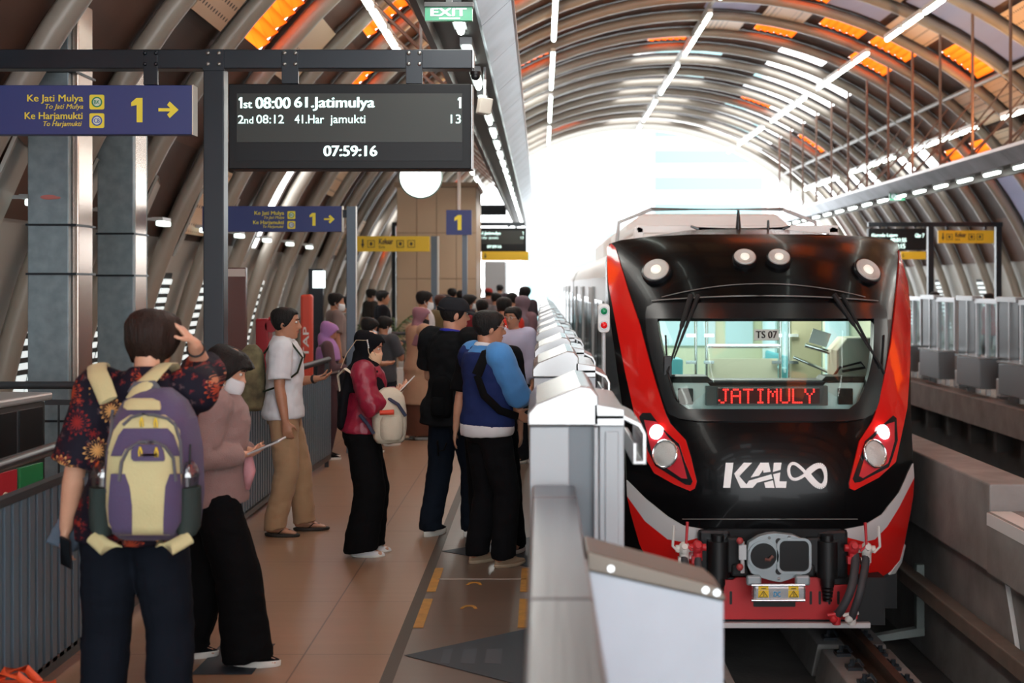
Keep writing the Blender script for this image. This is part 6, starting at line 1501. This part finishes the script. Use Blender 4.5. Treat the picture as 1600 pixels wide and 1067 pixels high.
for s, px in ((-1,160),(1,292)):                       # side pockets and cups
    bm = NB(); z0, z1 = al(0,838,-.3).z, al(0,762,-.3).z; cx_ = al(px,800,-.28).x; rr = []
    for z, w2 in ((z0,.03),(z0+.03,.048),(z0+.09,.052),(z1,.05)): rr.append([bm.verts.new((cx_+w2*cos(2*pi*k/16), Yp-.27+.06*sin(2*pi*k/16), z)) for k in range(16)])
    for P_, Q_ in zip(rr, rr[1:]):
        for k in range(16): bm.faces.new((P_[k],P_[(k+1)%16],Q_[(k+1)%16],Q_[k]))
    bm.faces.new(rr[0][::-1]); bm.faces.new(rr[-1]); sp_ = obj('side_pocket', bm, m_mesh, BP, smooth=60)
    bm = NB(); tube(bm, [(cx_+s*.02,Yp-.32,z0+.0),(cx_-s*.035,Yp-.36,z0-.03),(cx_-s*.09,Yp-.34,z0-.02)], [(.03,.02),(.035,.015),(.02,.01)], 10); obj('pocket_base', bm, m_cre, sp_, smooth=60)
    t = thing('drink_cup', 'clear drink cup in the %s side pocket of the purple and cream backpack' % ('left' if s < 0 else 'right'), 'cup', (cx_,Yp-.27,z0+.05))
    bm = NB(); tube(bm, [(cx_,Yp-.27,z0+.04),(cx_,Yp-.27,z1+.045)], [.032,.043], 18); obj('cup_body', bm, glass('cup plastic', (206,214,214), .16, .1), t, smooth=40)
    bm = NB(); tube(bm, [(cx_,Yp-.27,z1+.04),(cx_,Yp-.27,z1+.05),(cx_,Yp-.27,z1+.075),(cx_,Yp-.27,z1+.095)], [.046,.045,.038,.022], 18); obj('cup_lid', bm, glass('cup lid plastic', (220,228,228), .22, .1), t, smooth=40)
    bm = NB(); cyl(bm, (cx_,Yp-.27,z0+.05),(cx_+.012,Yp-.275,z1+.16),.004,8); obj('straw', bm, m_black, t)
    bm = NB(); tube(bm, [(cx_,Yp-.27,z0+.045),(cx_,Yp-.27,z0+.1)], [.030,.037], 14); obj('drink', bm, M('dark drink', (36,44,42), .2), t)
for s in (-1,1):
    bm = NB(); tube(bm, [aw @ Vector(q) for q in ((s*.045,-.200,1.375),(s*.075,-.165,1.430),(s*.105,-.120,1.468),(s*.122,-.06,1.494),(s*.13,.02,1.490),(s*.135,.10,1.43),(s*.14,.15,1.30))], [(.036,.012),(.038,.012),(.038,.012),(.038,.011),(.037,.011),(.036,.01),(.034,.01)], 10, Vector((1,0,.2))); obj('shoulder_strap', bm, m_cre, BP, smooth=60)
bm = NB(); tube(bm, [al(206,616,-.17),al(212,604,-.17),al(240,602,-.17),al(248,614,-.17)], [(.02,.006)]*4, 8, Vector((0,0,1))); obj('grab_loop', bm, m_pgr, BP, smooth=60)
# tote hanging from the forearm
t = thing('tote_bag', 'slate blue speckled tote bag on the left arm of the person in batik', 'bag', (PX(104),Yp,.8))
bm = NB(); q = [al(127,742,.05),al(150,800,.0),al(112,864,.02),al(68,848,.08)]; hexa(bm, q+[x+Vector((.02,.07,0)) for x in q]); bmesh.ops.subdivide_edges(bm, edges=bm.edges, cuts=3, use_grid_fill=True); obj('bag_body', bm, M('slate speckled cloth', (84,100,116), .8, bump=.4, bscale=14, var=.1), t, smooth=60, bevel=.01)
bm = NB(); tube(bm, [al(127,744,.02), al(140,745,-.04), al(146,800,-.06), al(128,820,-.04)], [(.022,.004)]*4, 8, Vector((1,0,0))); obj('strap', bm, m_pgr, t, smooth=60)
# ---- woman with the tablet
Yp = 7.06
Bw = person('woman in a taupe sweater and black trousers with a white face mask, reading a tablet', (PX(339),Yp,0), -84, H=1.56, sex='f', lean=4, pitch=26, yaw=8, vox=.010, bulk=1.04, mask=True,
    arms={'R': ((.10,.150,1.13),(.6,-.6,-1),(-.5,0,1),1.1), 'L': ((-.06,.17,1.13),(-.6,-.4,-1),(.5,0,1),1.1)},
    feet={'R': ((.11,.17,0),4), 'L': ((-.10,-.19,0),-6)},
    top={'name': 'sweater', 'mat': cloth('taupe wool', (146,122,118), .95, .3, 160), 'hem': .86, 'sleeve': 1.92, 'e': .034, 'flare': .035, 'wr': .008}, bottom={'mat': m_blk, 'e': .032, 'flare': .05, 'hem': .03},
    shoes={'mat': m_blk2, 'sl': .034}, hair={'front': .045, 'side': -.06, 'back': -.115, 't': .034, 'rough': .02, 'seed': 8}, skin=m_skin2)
p = (Bw['J'][1][2]+Bw['J'][-1][2])/2+Vector((.10,0,.035)); t_ = phone('white edged tablet held by the woman in the taupe sweater', p, Vector((.86,0,.36)), Vector((0,1,0)), .085, .10, .010, M('silver tablet', (206,210,212), .3, .5), name='tablet', cat='tablet')
bm = NB(); q = [at(384,712,Yp-.12),at(392,716,Yp-.1),at(396,745,Yp-.08),at(386,762,Yp-.08),at(380,735,Yp-.1)]
tube(bm, [at(388,712,Yp-.02),at(390,735,Yp-.04),at(386,764,Yp-.02)], [(.02,.012),(.032,.018),(.014,.010)], 12, Vector((1,0,0))); tag(obj('pink_pouch', bm, M('pink pouch cloth', (206,150,156), .8, bump=.3, bscale=18), smooth=180), 'pale pink cloth pouch hanging under the tablet of the woman in the taupe sweater', 'pouch')
bm = NB(); tube(bm, [at(306,634,Yp+.02),at(298,670,Yp-.02),at(302,715,Yp-.02),at(310,742,Yp)], [(.03,.05),(.045,.07),(.05,.075),(.03,.05)], 16, Vector((1,0,0))); 
m_plaid = M('plaid cloth', (84,80,92), .85, var=.5, vscale=22, stretch=(1,1,3)); tag(obj('shoulder_bag', bm, m_plaid, smooth=180), 'grey plaid shoulder bag behind the back of the woman in the taupe sweater', 'bag')
# ---- man in the white shirt
Yp = 10.7
C3 = person('man in a white short sleeved shirt, khaki trousers and sandals', (PX(444),Yp,0), -84, H=1.70, yaw=6, pitch=4, vox=.011, bulk=1.03,
    arms={'R': ((.25,.03,.83),(.2,-1,0),(-1,.2,0),.8), 'L': ((-.12,.24,1.155),(-.5,-.6,-1),(.4,0,1),1.0)},
    feet={'R': ((.11,-.06,0),14), 'L': ((-.12,.14,0),-4)},
    top={'mat': m_whitec, 'hem': .87, 'sleeve': .80, 'e': .030, 'flare': .02, 'collar': True, 'wr': .008}, bottom={'mat': m_khaki, 'e': .020, 'flare': .012, 'hem': .055},
    shoes={'kind': 'sandal', 'mat': M('dark sandal', (44,38,34), .7)}, hair={'front': .070, 'side': -.02, 'back': -.075, 't': .015, 'rough': .006})
p = C3['J'][-1][2]+Vector((.095,0,.035)); phone('dark phone held out by the man in the white shirt', p, Vector((0,1,.2)), Vector((1,0,.25)), .037, .075)
bm = NB(); w_ = C3['J'][-1][2]; e_ = C3['J'][-1][1]; d = (w_-e_).normalized(); u,v = frame_of(d, Vector((0,0,1))); c = w_-d*.03; tube(bm, [c+u*(.031*cos(2*pi*k/18))+v*(.031*sin(2*pi*k/18)) for k in range(18)], [(.012,.005)]*18, 6, d, closed=True); tag(obj('wristwatch', bm, m_black, smooth=180), 'black watch on the wrist of the man in the white shirt', 'watch')
def simple_pack(label, cx, cy, z0, z1, w_, dpt, mat, strapmat, rot, name='backpack', pts=()):
    t = thing(name, label, 'bag', (cx,cy,z0), rot)
    bm = NB(); rows = []; n = 20
    for i in range(13):
        s = i/12; k = lerp_tab([(0,.75),(.08,.94),(.3,1.02),(.6,1),(.85,.86),(.95,.65),(1,.35)], s)[0]
        rows.append([(Vector((w_*k*math.copysign(abs(cos(a))**.6,cos(a)), dpt*k*math.copysign(abs(sin(a))**.6,sin(a)), (z1-z0)*s))) for a in [2*pi*j/n for j in range(n)]])
    M4 = mat_of(t)
    vr = [[bm.verts.new(M4 @ p) for p in r] for r in rows]
    for P_, Q_ in zip(vr, vr[1:]):
        for k in range(n): bm.faces.new((P_[k],P_[(k+1)%n],Q_[(k+1)%n],Q_[k]))
    bm.faces.new(vr[0][::-1]); bm.faces.new(vr[-1]); obj('bag_body', bm, mat, t, smooth=70)
    bm = NB(); h_ = z1-z0; rows = []
    for i in range(7):
        s = i/6; k = lerp_tab([(0,.8),(.2,1),(.8,1),(1,.8)], s)[0]; rows.append([bm.verts.new(M4 @ Vector((w_*.72*k*cos(a), -dpt*.86-abs(.06*k*sin(a)) if sin(a) < 0 else -dpt*.7, h_*(.08+.42*s)))) for a in [2*pi*j/16 for j in range(16)]])
    for P_, Q_ in zip(rows, rows[1:]):
        for k in range(16): bm.faces.new((P_[k],P_[(k+1)%16],Q_[(k+1)%16],Q_[k]))
    bm.faces.new(rows[0][::-1]); bm.faces.new(rows[-1]); obj('front_pocket', bm, mat, t, smooth=60)
    for st in pts:
        bm = NB(); tube(bm, [Vector(q) for q in st], [(.022,.007)]*len(st), 8, Vector((0,1,0))); obj('strap', bm, strapmat, t, smooth=60)
    return t
m_camo = M('camouflage cloth', (118,108,78), .85, var=.7, vscale=8)
ctr = C3['W']
L3 = lambda x,y,z: ctr @ Vector((x,y,z))
p = L3(0,-.24,0)
simple_pack('camouflage backpack on the back of the man in the white shirt', p.x, p.y, .93, 1.42, .15, .10, m_camo, cloth('dark green strap', (48,56,44)), radians(-84), pts=[[L3(.11,-.14,1.36),L3(.12,-.06,1.465),L3(.125,.06,1.44),L3(.14,.145,1.33),L3(.16,.11,1.22),L3(.165,-.02,1.12),L3(.14,-.14,1.08)],[L3(-.11,-.14,1.36),L3(-.12,-.06,1.465),L3(-.125,.06,1.44),L3(-.14,.145,1.33),L3(-.16,.11,1.22)]])
bm = NB(); q = C3['HW'] @ Vector((.083,.0,-.018)); ball(bm, q, .010, 8, 6); tag(obj('earphone', bm, m_black, smooth=180), 'small black earphone in the ear of the man in the white shirt', 'earphone')
# ---- woman in the black headscarf
Yp = 9.87
D4 = person('woman in a black headscarf, maroon jacket and peach face mask looking at her phone', (PX(567),Yp,0), -86, H=1.55, sex='f', lean=3, pitch=20, yaw=10, vox=.011, bulk=1.1, mask=M('peach face mask', (222,186,150), .8),
    arms={'R': ((.10,.22,1.22),(.9,-.3,-1),(-.6,.2,.6),.9), 'L': ((-.04,.27,1.24),(-.6,-.3,-1),(.6,0,.8),.9)},
    feet={'R': ((.09,-.01,0),4), 'L': ((-.09,.03,0),-4)},
    top={'name': 'jacket', 'mat': M('maroon satin', (136,26,52), .4, bump=.5, bscale=14), 'hem': .93, 'sleeve': 1.86, 'e': .036, 'flare': .02, 'wr': .010}, bottom={'mat': m_blk, 'e': .028, 'flare': .05, 'hem': .045},
    shoes={'mat': M('white slipper', (226,226,228), .6), 'sl': .014, 'low': .078, 'ank': .09}, hijab={'mat': cloth('black scarf cloth', (19,19,23)), 'drop': 1.24, 'tail': .98}, skin=m_skin2)
p = (D4['J'][1][2]+D4['J'][-1][2])/2+Vector((.085,0,.065)); phone('white edged phone held up by the woman in the black headscarf', p, Vector((0,1,0)), Vector((.6,0,.62)), .036, .072, .009, M('white phone case', (226,220,214), .3))
W4 = D4['W']; L4 = lambda x,y,z: W4 @ Vector((x,y,z))
bm = NB(); HWd = D4['HW']
tube(bm, [HWd @ Vector(q) for q in ((.06,.085,-.04),(.082,.05,.01),(.096,.0,.05))], .003, 5); tube(bm, [HWd @ Vector(q) for q in ((.055,.075,-.09),(.088,.03,-.03),(.099,-.01,.05))], .003, 5)
tube(bm, [HWd @ Vector(q) for q in ((.099,-.005,.05),(.09,-.09,.02),(.085,-.125,-.1),(.08,-.13,-.22))], .003, 5); tag(obj('mask_cord', bm, M('beige cord', (196,170,140), .6), smooth=60), 'beige mask cord over the black headscarf', 'cord')
bm = NB()
for k in range(5): ball(bm, HWd @ Vector((.1,-.006+.007*k,.05-.012*k)), .006, 8, 6)
tag(obj('cord_beads', bm, m_white, smooth=180), 'white beads clipped to the cord on the black headscarf', 'beads')
c4 = at(607,645,Yp-.19)
Tb = simple_pack('cream canvas rucksack worn on the chest of the woman in the black headscarf', c4.x, c4.y+.05, at(0,692,Yp-.16).z, at(0,606,Yp-.16).z, .115, .085, M('cream canvas', (196,188,168), .85, bump=.3, bscale=26), M('cream strap', (206,196,176), .8), radians(18), 'rucksack',
    pts=[[at(586,640,Yp-.22),at(572,608,Yp-.21),at(556,588,Yp-.2),at(540,576,Yp-.17),at(528,586,Yp-.13),at(531,610,Yp-.1)]])
bm = NB(); p = at(604,645,Yp-.27); tube(bm, [p+Vector((-.045,0,.0)), p+Vector((.05,.0,.005))], [.016,.018], 10); tag(obj('red_cap', bm, M('orange red plastic', (206,64,40), .4), smooth=60), 'orange red object tucked in the pocket of the cream rucksack', 'flask')
bm = NB(); tube(bm, [at(600,618,Yp-.2),at(622,632,Yp-.24),at(634,650,Yp-.23)], [(.012,.006)]*3, 6); obj('buckle_strap', bm, M('navy strap', (40,48,72), .7), Tb); bm = NB(); tube(bm, [at(562,648,Yp-.2),at(574,662,Yp-.22),at(584,678,Yp-.22)], [(.012,.005)]*3, 6); obj('lower_strap', bm, M('navy strap'), Tb)
# ---- man in the black cap
Yp = 10.6
E5 = person('man in a black cap and loose black T-shirt with a blue lanyard, seen from behind', (PX(708),Yp,0), -38, H=1.77, yaw=30, pitch=4, vox=.012, bulk=1.1, cap=cloth('black cap cloth', (38,40,44)),
    arms={'R': ((.17,.27,1.10),(.9,-.7,-.6),(-1,0,.3),.8), 'L': ((-.16,.24,1.0),(-.9,-.6,-.5),(1,0,.3),.8)},
    feet={'R': ((.11,.08,0),4), 'L': ((-.13,-.10,0),-10)},
    top={'name': 't_shirt', 'mat': cloth('charcoal black cotton', (25,26,28)), 'hem': .80, 'sleeve': .72, 'e': .038, 'flare': .05, 'wr': .010}, bottom={'mat': cloth('dark blue jeans', (22,29,40)), 'e': .022, 'flare': .008, 'hem': .05},
    shoes={'mat': m_blk, 'sl': .036}, hair={'front': .07, 'side': -.03, 'back': -.07, 't': .009}, skin=m_skin2)
bm = NB(); tl5 = E5['tl']; W5 = E5['W']; tube(bm, [W5 @ tl5((.088*sin(radians(a)), -.012+.085*cos(radians(a)), 1.475-.02*(1+cos(radians(a))))) for a in range(40,321,20)], [(.014,.004)]*15, 6, Vector((0,0,1))); tag(obj('lanyard', bm, M('royal blue ribbon', (36,44,170), .6), smooth=60), 'royal blue lanyard around the neck of the man in the black cap', 'lanyard')
p = W5 @ Vector((-.02,-.20,0))
simple_pack('black soft bag with dangling straps at the hip of the man in the black cap', at(690,650,Yp-.22).x, Yp-.2, .90, 1.20, .085, .045, m_blk, m_blk, radians(-30), 'hip_bag', pts=[[at(683,690,Yp-.25),at(686,705,Yp-.25),at(694,703,Yp-.25),at(698,692,Yp-.25)],[at(684,688,Yp-.25),at(685,712,Yp-.25)]])
# ---- man in the blue vest
Yp = 9.5
F6 = person('man in a navy vest over a light blue shirt', (PX(762),Yp,0), -60, H=1.70, yaw=10, pitch=6, vox=.011, bulk=1.06,
    arms={'R': ((.02,.26,1.12),(1,-.2,-.9),(-.6,0,.8),.9), 'L': ((-.08,.25,1.0),(-.9,-.5,-.6),(.8,0,.5),.8)},
    feet={'R': ((.11,.06,0),-16), 'L': ((-.11,-.02,0),-20)},
    top={'mat': cloth('light blue cotton', (76,136,196)), 'hem': .92, 'sleeve': 1.9, 'e': .034, 'flare': .01, 'collar': True, 'collar_mat': m_whitec, 'sleeve_e': .04}, bottom={'mat': m_blk2, 'e': .022, 'flare': .010, 'hem': .06},
    shoes={'mat': M('beige suede', (150,128,104), .9), 'sole': M('beige sole', (176,158,134), .7), 'sl': .018, 'low': .07, 'ank': .085}, hair={'front': .066, 'side': -.012, 'back': -.078, 't': .016, 'rough': .006})
W6 = F6['W']; tl6 = F6['tl']
def vest(e, z0, z1, nm, mat, wk):
    bm = NB(); P, Rr = [], []
    zs = [z0]+[r[0] for r in TORSO if z0 < r[0] < z1]+[z1]
    for z in zs: rx, ry, yo = lerp_tab(TORSO, z); P.append(tl6((0,yo,z))); Rr.append(((rx*wk+e), ry*1.06+e))
    tube(bm, P, Rr, 28)
    if z1 > 1.3:
        for s in (-1,): q = F6['sh'][s]; limb(bm, [tl6((s*.08,-.012,1.40)), q, q+Vector((s*.02,0,-.03))], [.075,.104,.10], 14)
    xf(bm, W6); return rem(nm, bm, mat, F6['root'], .012, 3, (.007,9,(1,1,1.4)))
vest(.052, .93, 1.43, 'vest', cloth('navy vest cloth', (34,46,92)), 1.06); vest(.050, .87, .95, 'shirt_tail', m_whitec, 1.06)
bm = NB(); L6 = lambda x,y,z: W6 @ Vector((x,y,z)); tube(bm, [L6(.15,-.16,1.28),L6(.165,-.10,1.42),L6(.17,.0,1.47),L6(.165,.12,1.36),L6(.12,.18,1.2)], [(.034,.008)]*5, 8, Vector((1,0,0))); tube(bm, [L6(.15,-.16,1.28),L6(.195,-.13,1.15),L6(.225,-.03,1.05),L6(.20,.12,1.0)], [(.026,.007)]*4, 8, Vector((0,0,1)))
tag(obj('bag_strap', bm, m_blk, smooth=60), 'black bag strap over the right shoulder of the man in the navy vest', 'strap')
bm = NB(); h6 = F6['HW']
for s in (-1,1): tube(bm, [h6 @ Vector((s*.034+.022*cos(2*pi*k/16), .104-.004*abs(cos(2*pi*k/16)), .008+.016*sin(2*pi*k/16))) for k in range(16)], .002, 5, Vector((0,1,0)), closed=True); tube(bm, [h6 @ Vector((s*.056,.098,.012)), h6 @ Vector((s*.082,.03,.014)), h6 @ Vector((s*.083,-.02,.0))], .002, 5)
tag(obj('glasses', bm, M('pale metal frame', (200,200,196), .3, .8)), 'thin framed glasses of the man in the navy vest', 'glasses')
# ---- person in black between the two men
Yp = 10.05
person('person in black with bare forearms, half hidden behind the man in the navy vest', (PX(766),Yp,0), -4, H=1.66, sex='f', yaw=10, pitch=8, vox=.012, eyes=False, mask=True,
    arms={'R': ((.22,.03,.82),(.3,-1,0),(-1,.2,0),.5), 'L': ((-.255,-.02,.83),(-.3,-1,0),(1,.2,0),.4)}, feet={'R': ((.20,-.12,0),6), 'L': ((-.10,.16,0),-6)},
    top={'mat': m_blk, 'hem': .86, 'sleeve': .9, 'e': .03}, bottom={'mat': m_blk, 'e': .016, 'hem': .05}, shoes={'mat': m_blk}, hair={'front': .05, 'side': -.05, 'back': -.1, 't': .022}, skin=m_skin2)
# ---- woman in tan
Yp = 17.3
person('woman in a mauve headscarf and long tan coat over a brown skirt', (PX(654),Yp,0), -62, H=1.60, sex='f', lean=2, pitch=16, yaw=20, vox=.016, bulk=1.2,
    arms={'R': ((.10,.22,1.12),(.8,-.6,-.8),(-.7,0,.6),.8), 'L': ((-.10,.22,1.12),(-.8,-.6,-.8),(.7,0,.6),.8)}, mask=M('black face mask', (30,28,30), .8), eyes=False,
    top={'name': 'coat', 'mat': cloth('tan cloth', (176,140,114)), 'hem': .45, 'sleeve': 1.9, 'e': .034, 'flare': .02}, bottom={'kind': 'skirt', 'mat': cloth('brown skirt cloth', (92,58,46)), 'rings': ((1.0,.17,.13),(.7,.21,.17),(.35,.24,.2),(.06,.27,.23))},
    shoes={'mat': M('brown shoe', (110,84,70), .6)}, hijab={'mat': cloth('mauve scarf', (142,102,112)), 'drop': 1.2}, skin=m_skin2)
for (px,fy,hb) in ():
    pass
# ---- the waiting crowd: label, px, Y, height, facing, top colour, trousers colour, hair / scarf / mask
def crowd(label, px, Y, H, face, topc, botc=(34,34,40), scarf=None, mask=False, hairc=None, sleeve=.8, sex='m', pitch=8, yaw=0, arms=None, eyes=False, capc=None):
    kw = {}
    if scarf: kw['hijab'] = {'mat': cloth('scarf %d %d %d' % scarf, scarf), 'drop': 1.22}
    else: kw['hair'] = {'front': .06, 'side': -.02, 'back': -.085 if sex == 'm' else -.115, 't': .016 if sex == 'm' else .026, 'rough': .006, 'mat': hairc or m_hair}
    if capc: kw['cap'] = cloth('cap %d %d %d' % capc, capc)
    return person(label, ((px-VX)*Y/F,Y,0), face, H=H, sex=sex, vox=.018, pitch=pitch, yaw=yaw, mask=mask, arms=arms, eyes=eyes, top={'mat': cloth('cloth %d %d %d' % topc, topc), 'hem': .84, 'sleeve': sleeve, 'e': .026, 'flare': .02}, bottom={'mat': cloth('cloth %d %d %d' % botc, botc), 'e': .018}, shoes={'mat': m_blk}, **kw)
HOLD = {'R': ((.10,.25,1.12),(.8,-.5,-.9),(-.6,0,.7),.8), 'L': ((-.10,.25,1.12),(-.8,-.5,-.9),(.6,0,.7),.8)}
crowd('short woman in a lilac headscarf and brown dress bending over her phone', 512, 15.3, 1.47, -80, (84,62,66), (70,52,56), scarf=(164,118,172), sleeve=1.9, sex='f', pitch=28, arms=HOLD)
crowd('man in a grey brown T-shirt and white mask just left of the second sign post', 524, 19.5, 1.76, -70, (128,112,108), mask=True, yaw=10)
crowd('person in a pale shirt right behind the man in the grey brown T-shirt', 541, 21, 1.70, -60, (176,164,158))
crowd('man in a black shirt standing in profile before the lift shaft', 597, 23.6, 1.78, -75, (26,26,30), pitch=4)
crowd('person with dark hair standing behind the man in the black shirt', 580, 28, 1.79, -60, (60,56,54), mask=True)
crowd('person with a teal collar and white mask looking down behind the black headscarf', 576, 15.9, 1.50, -60, (36,96,104), sleeve=.7, mask=True, pitch=24, arms=HOLD, sex='f')
crowd('person in dark grey with raised hands beside the one with the teal collar', 600, 16.6, 1.50, -40, (70,70,74), mask=True, pitch=18, arms={'R': ((.06,.24,1.28),(.8,-.5,-.9),(-1,0,.2),.5), 'L': ((-.06,.24,1.28),(-.8,-.5,-.9),(1,0,.2),.5)})
crowd('man in a white shirt with a bulging white mask behind the woman in tan', 662, 19.0, 1.79, -72, (206,204,206), mask=True)
crowd('person in an olive shirt beside the grey post behind the man in the black cap', 688, 22, 1.72, -30, (104,92,66), hairc=hair_mat('reddish brown hair', (70,40,32)))
crowd('tall person with black hair far behind the black cap', 706, 30, 1.80, -20, (52,48,52))
crowd('person with black hair in a dark shirt behind the cap, third from the grey post', 721, 29, 1.76, -40, (66,58,62))
crowd('woman with long black hair and a white mask between the cap and the vest', 733, 22.5, 1.72, -70, (46,42,48), sex='f', mask=True)
crowd('person in a dark red shirt seen above the man in the navy vest', 753, 20.5, 1.66, -10, (120,40,46), (40,36,40))
crowd('person with black hair far down the platform above the dark red shirt', 747, 36, 1.80, -30, (70,60,60))
crowd('person in a red cap far down the platform', 763, 34, 1.78, -20, (128,110,110), capc=(150,50,44))
crowd('tall dark haired person farthest down the platform under the yellow sign', 781, 41, 1.88, -20, (60,54,60))
crowd('man in a bright red orange shirt behind the man in the navy vest', 787, 17.2, 1.72, -20, (208,58,44), sleeve=.7)
G9 = crowd('man with glasses in a pale lilac shirt facing the viewer', 802, 15.0, 1.64, 160, (186,182,206), sleeve=1.8, eyes=True, yaw=10)
bm = NB(); h6 = G9['HW']
for s in (-1,1): tube(bm, [h6 @ Vector((s*.034+.022*cos(2*pi*k/16), .104, .008+.016*sin(2*pi*k/16))) for k in range(16)], .0025, 5, Vector((0,1,0)), closed=True); tube(bm, [h6 @ Vector((s*.056,.1,.012)), h6 @ Vector((s*.083,-.02,.0))], .0025, 5)
tag(obj('glasses', bm, M('pale metal frame')), 'thin glasses on the man in the pale lilac shirt', 'glasses')
crowd('woman in a grey mauve headscarf and top, rightmost of the crowd', 816, 20, 1.72, -30, (126,98,106), (40,36,44), scarf=(124,106,116), sleeve=1.8, sex='f')
crowd('person with thick dark hair behind the grey mauve headscarf', 820, 27, 1.84, -20, (70,60,66), sex='f')
crowd('person in a brown top behind the man with the glasses', 800, 24, 1.74, -10, (104,78,72))
crowd('person in a grey top far behind the red orange shirt', 775, 27, 1.72, -30, (110,104,106), mask=True)
crowd('person with dark hair behind the olive shirt at the grey post', 695, 25.5, 1.70, -60, (120,70,60))
crowd('person in a plum top in front of the grey cabin', 816, 33, 1.74, -10, (96,66,80))
# far platform
crowd('person with a red collar behind the gates of the far platform, left of the post', 1461, 31, 1.72, 60, (150,40,44))
crowd('dark haired person behind the far gates, middle of the three heads', 1521, 30, 1.62, 60, (60,60,64))
crowd('dark haired person behind the far gates, rightmost of the three heads', 1545, 29, 1.70, 70, (150,40,50))
bake_all()
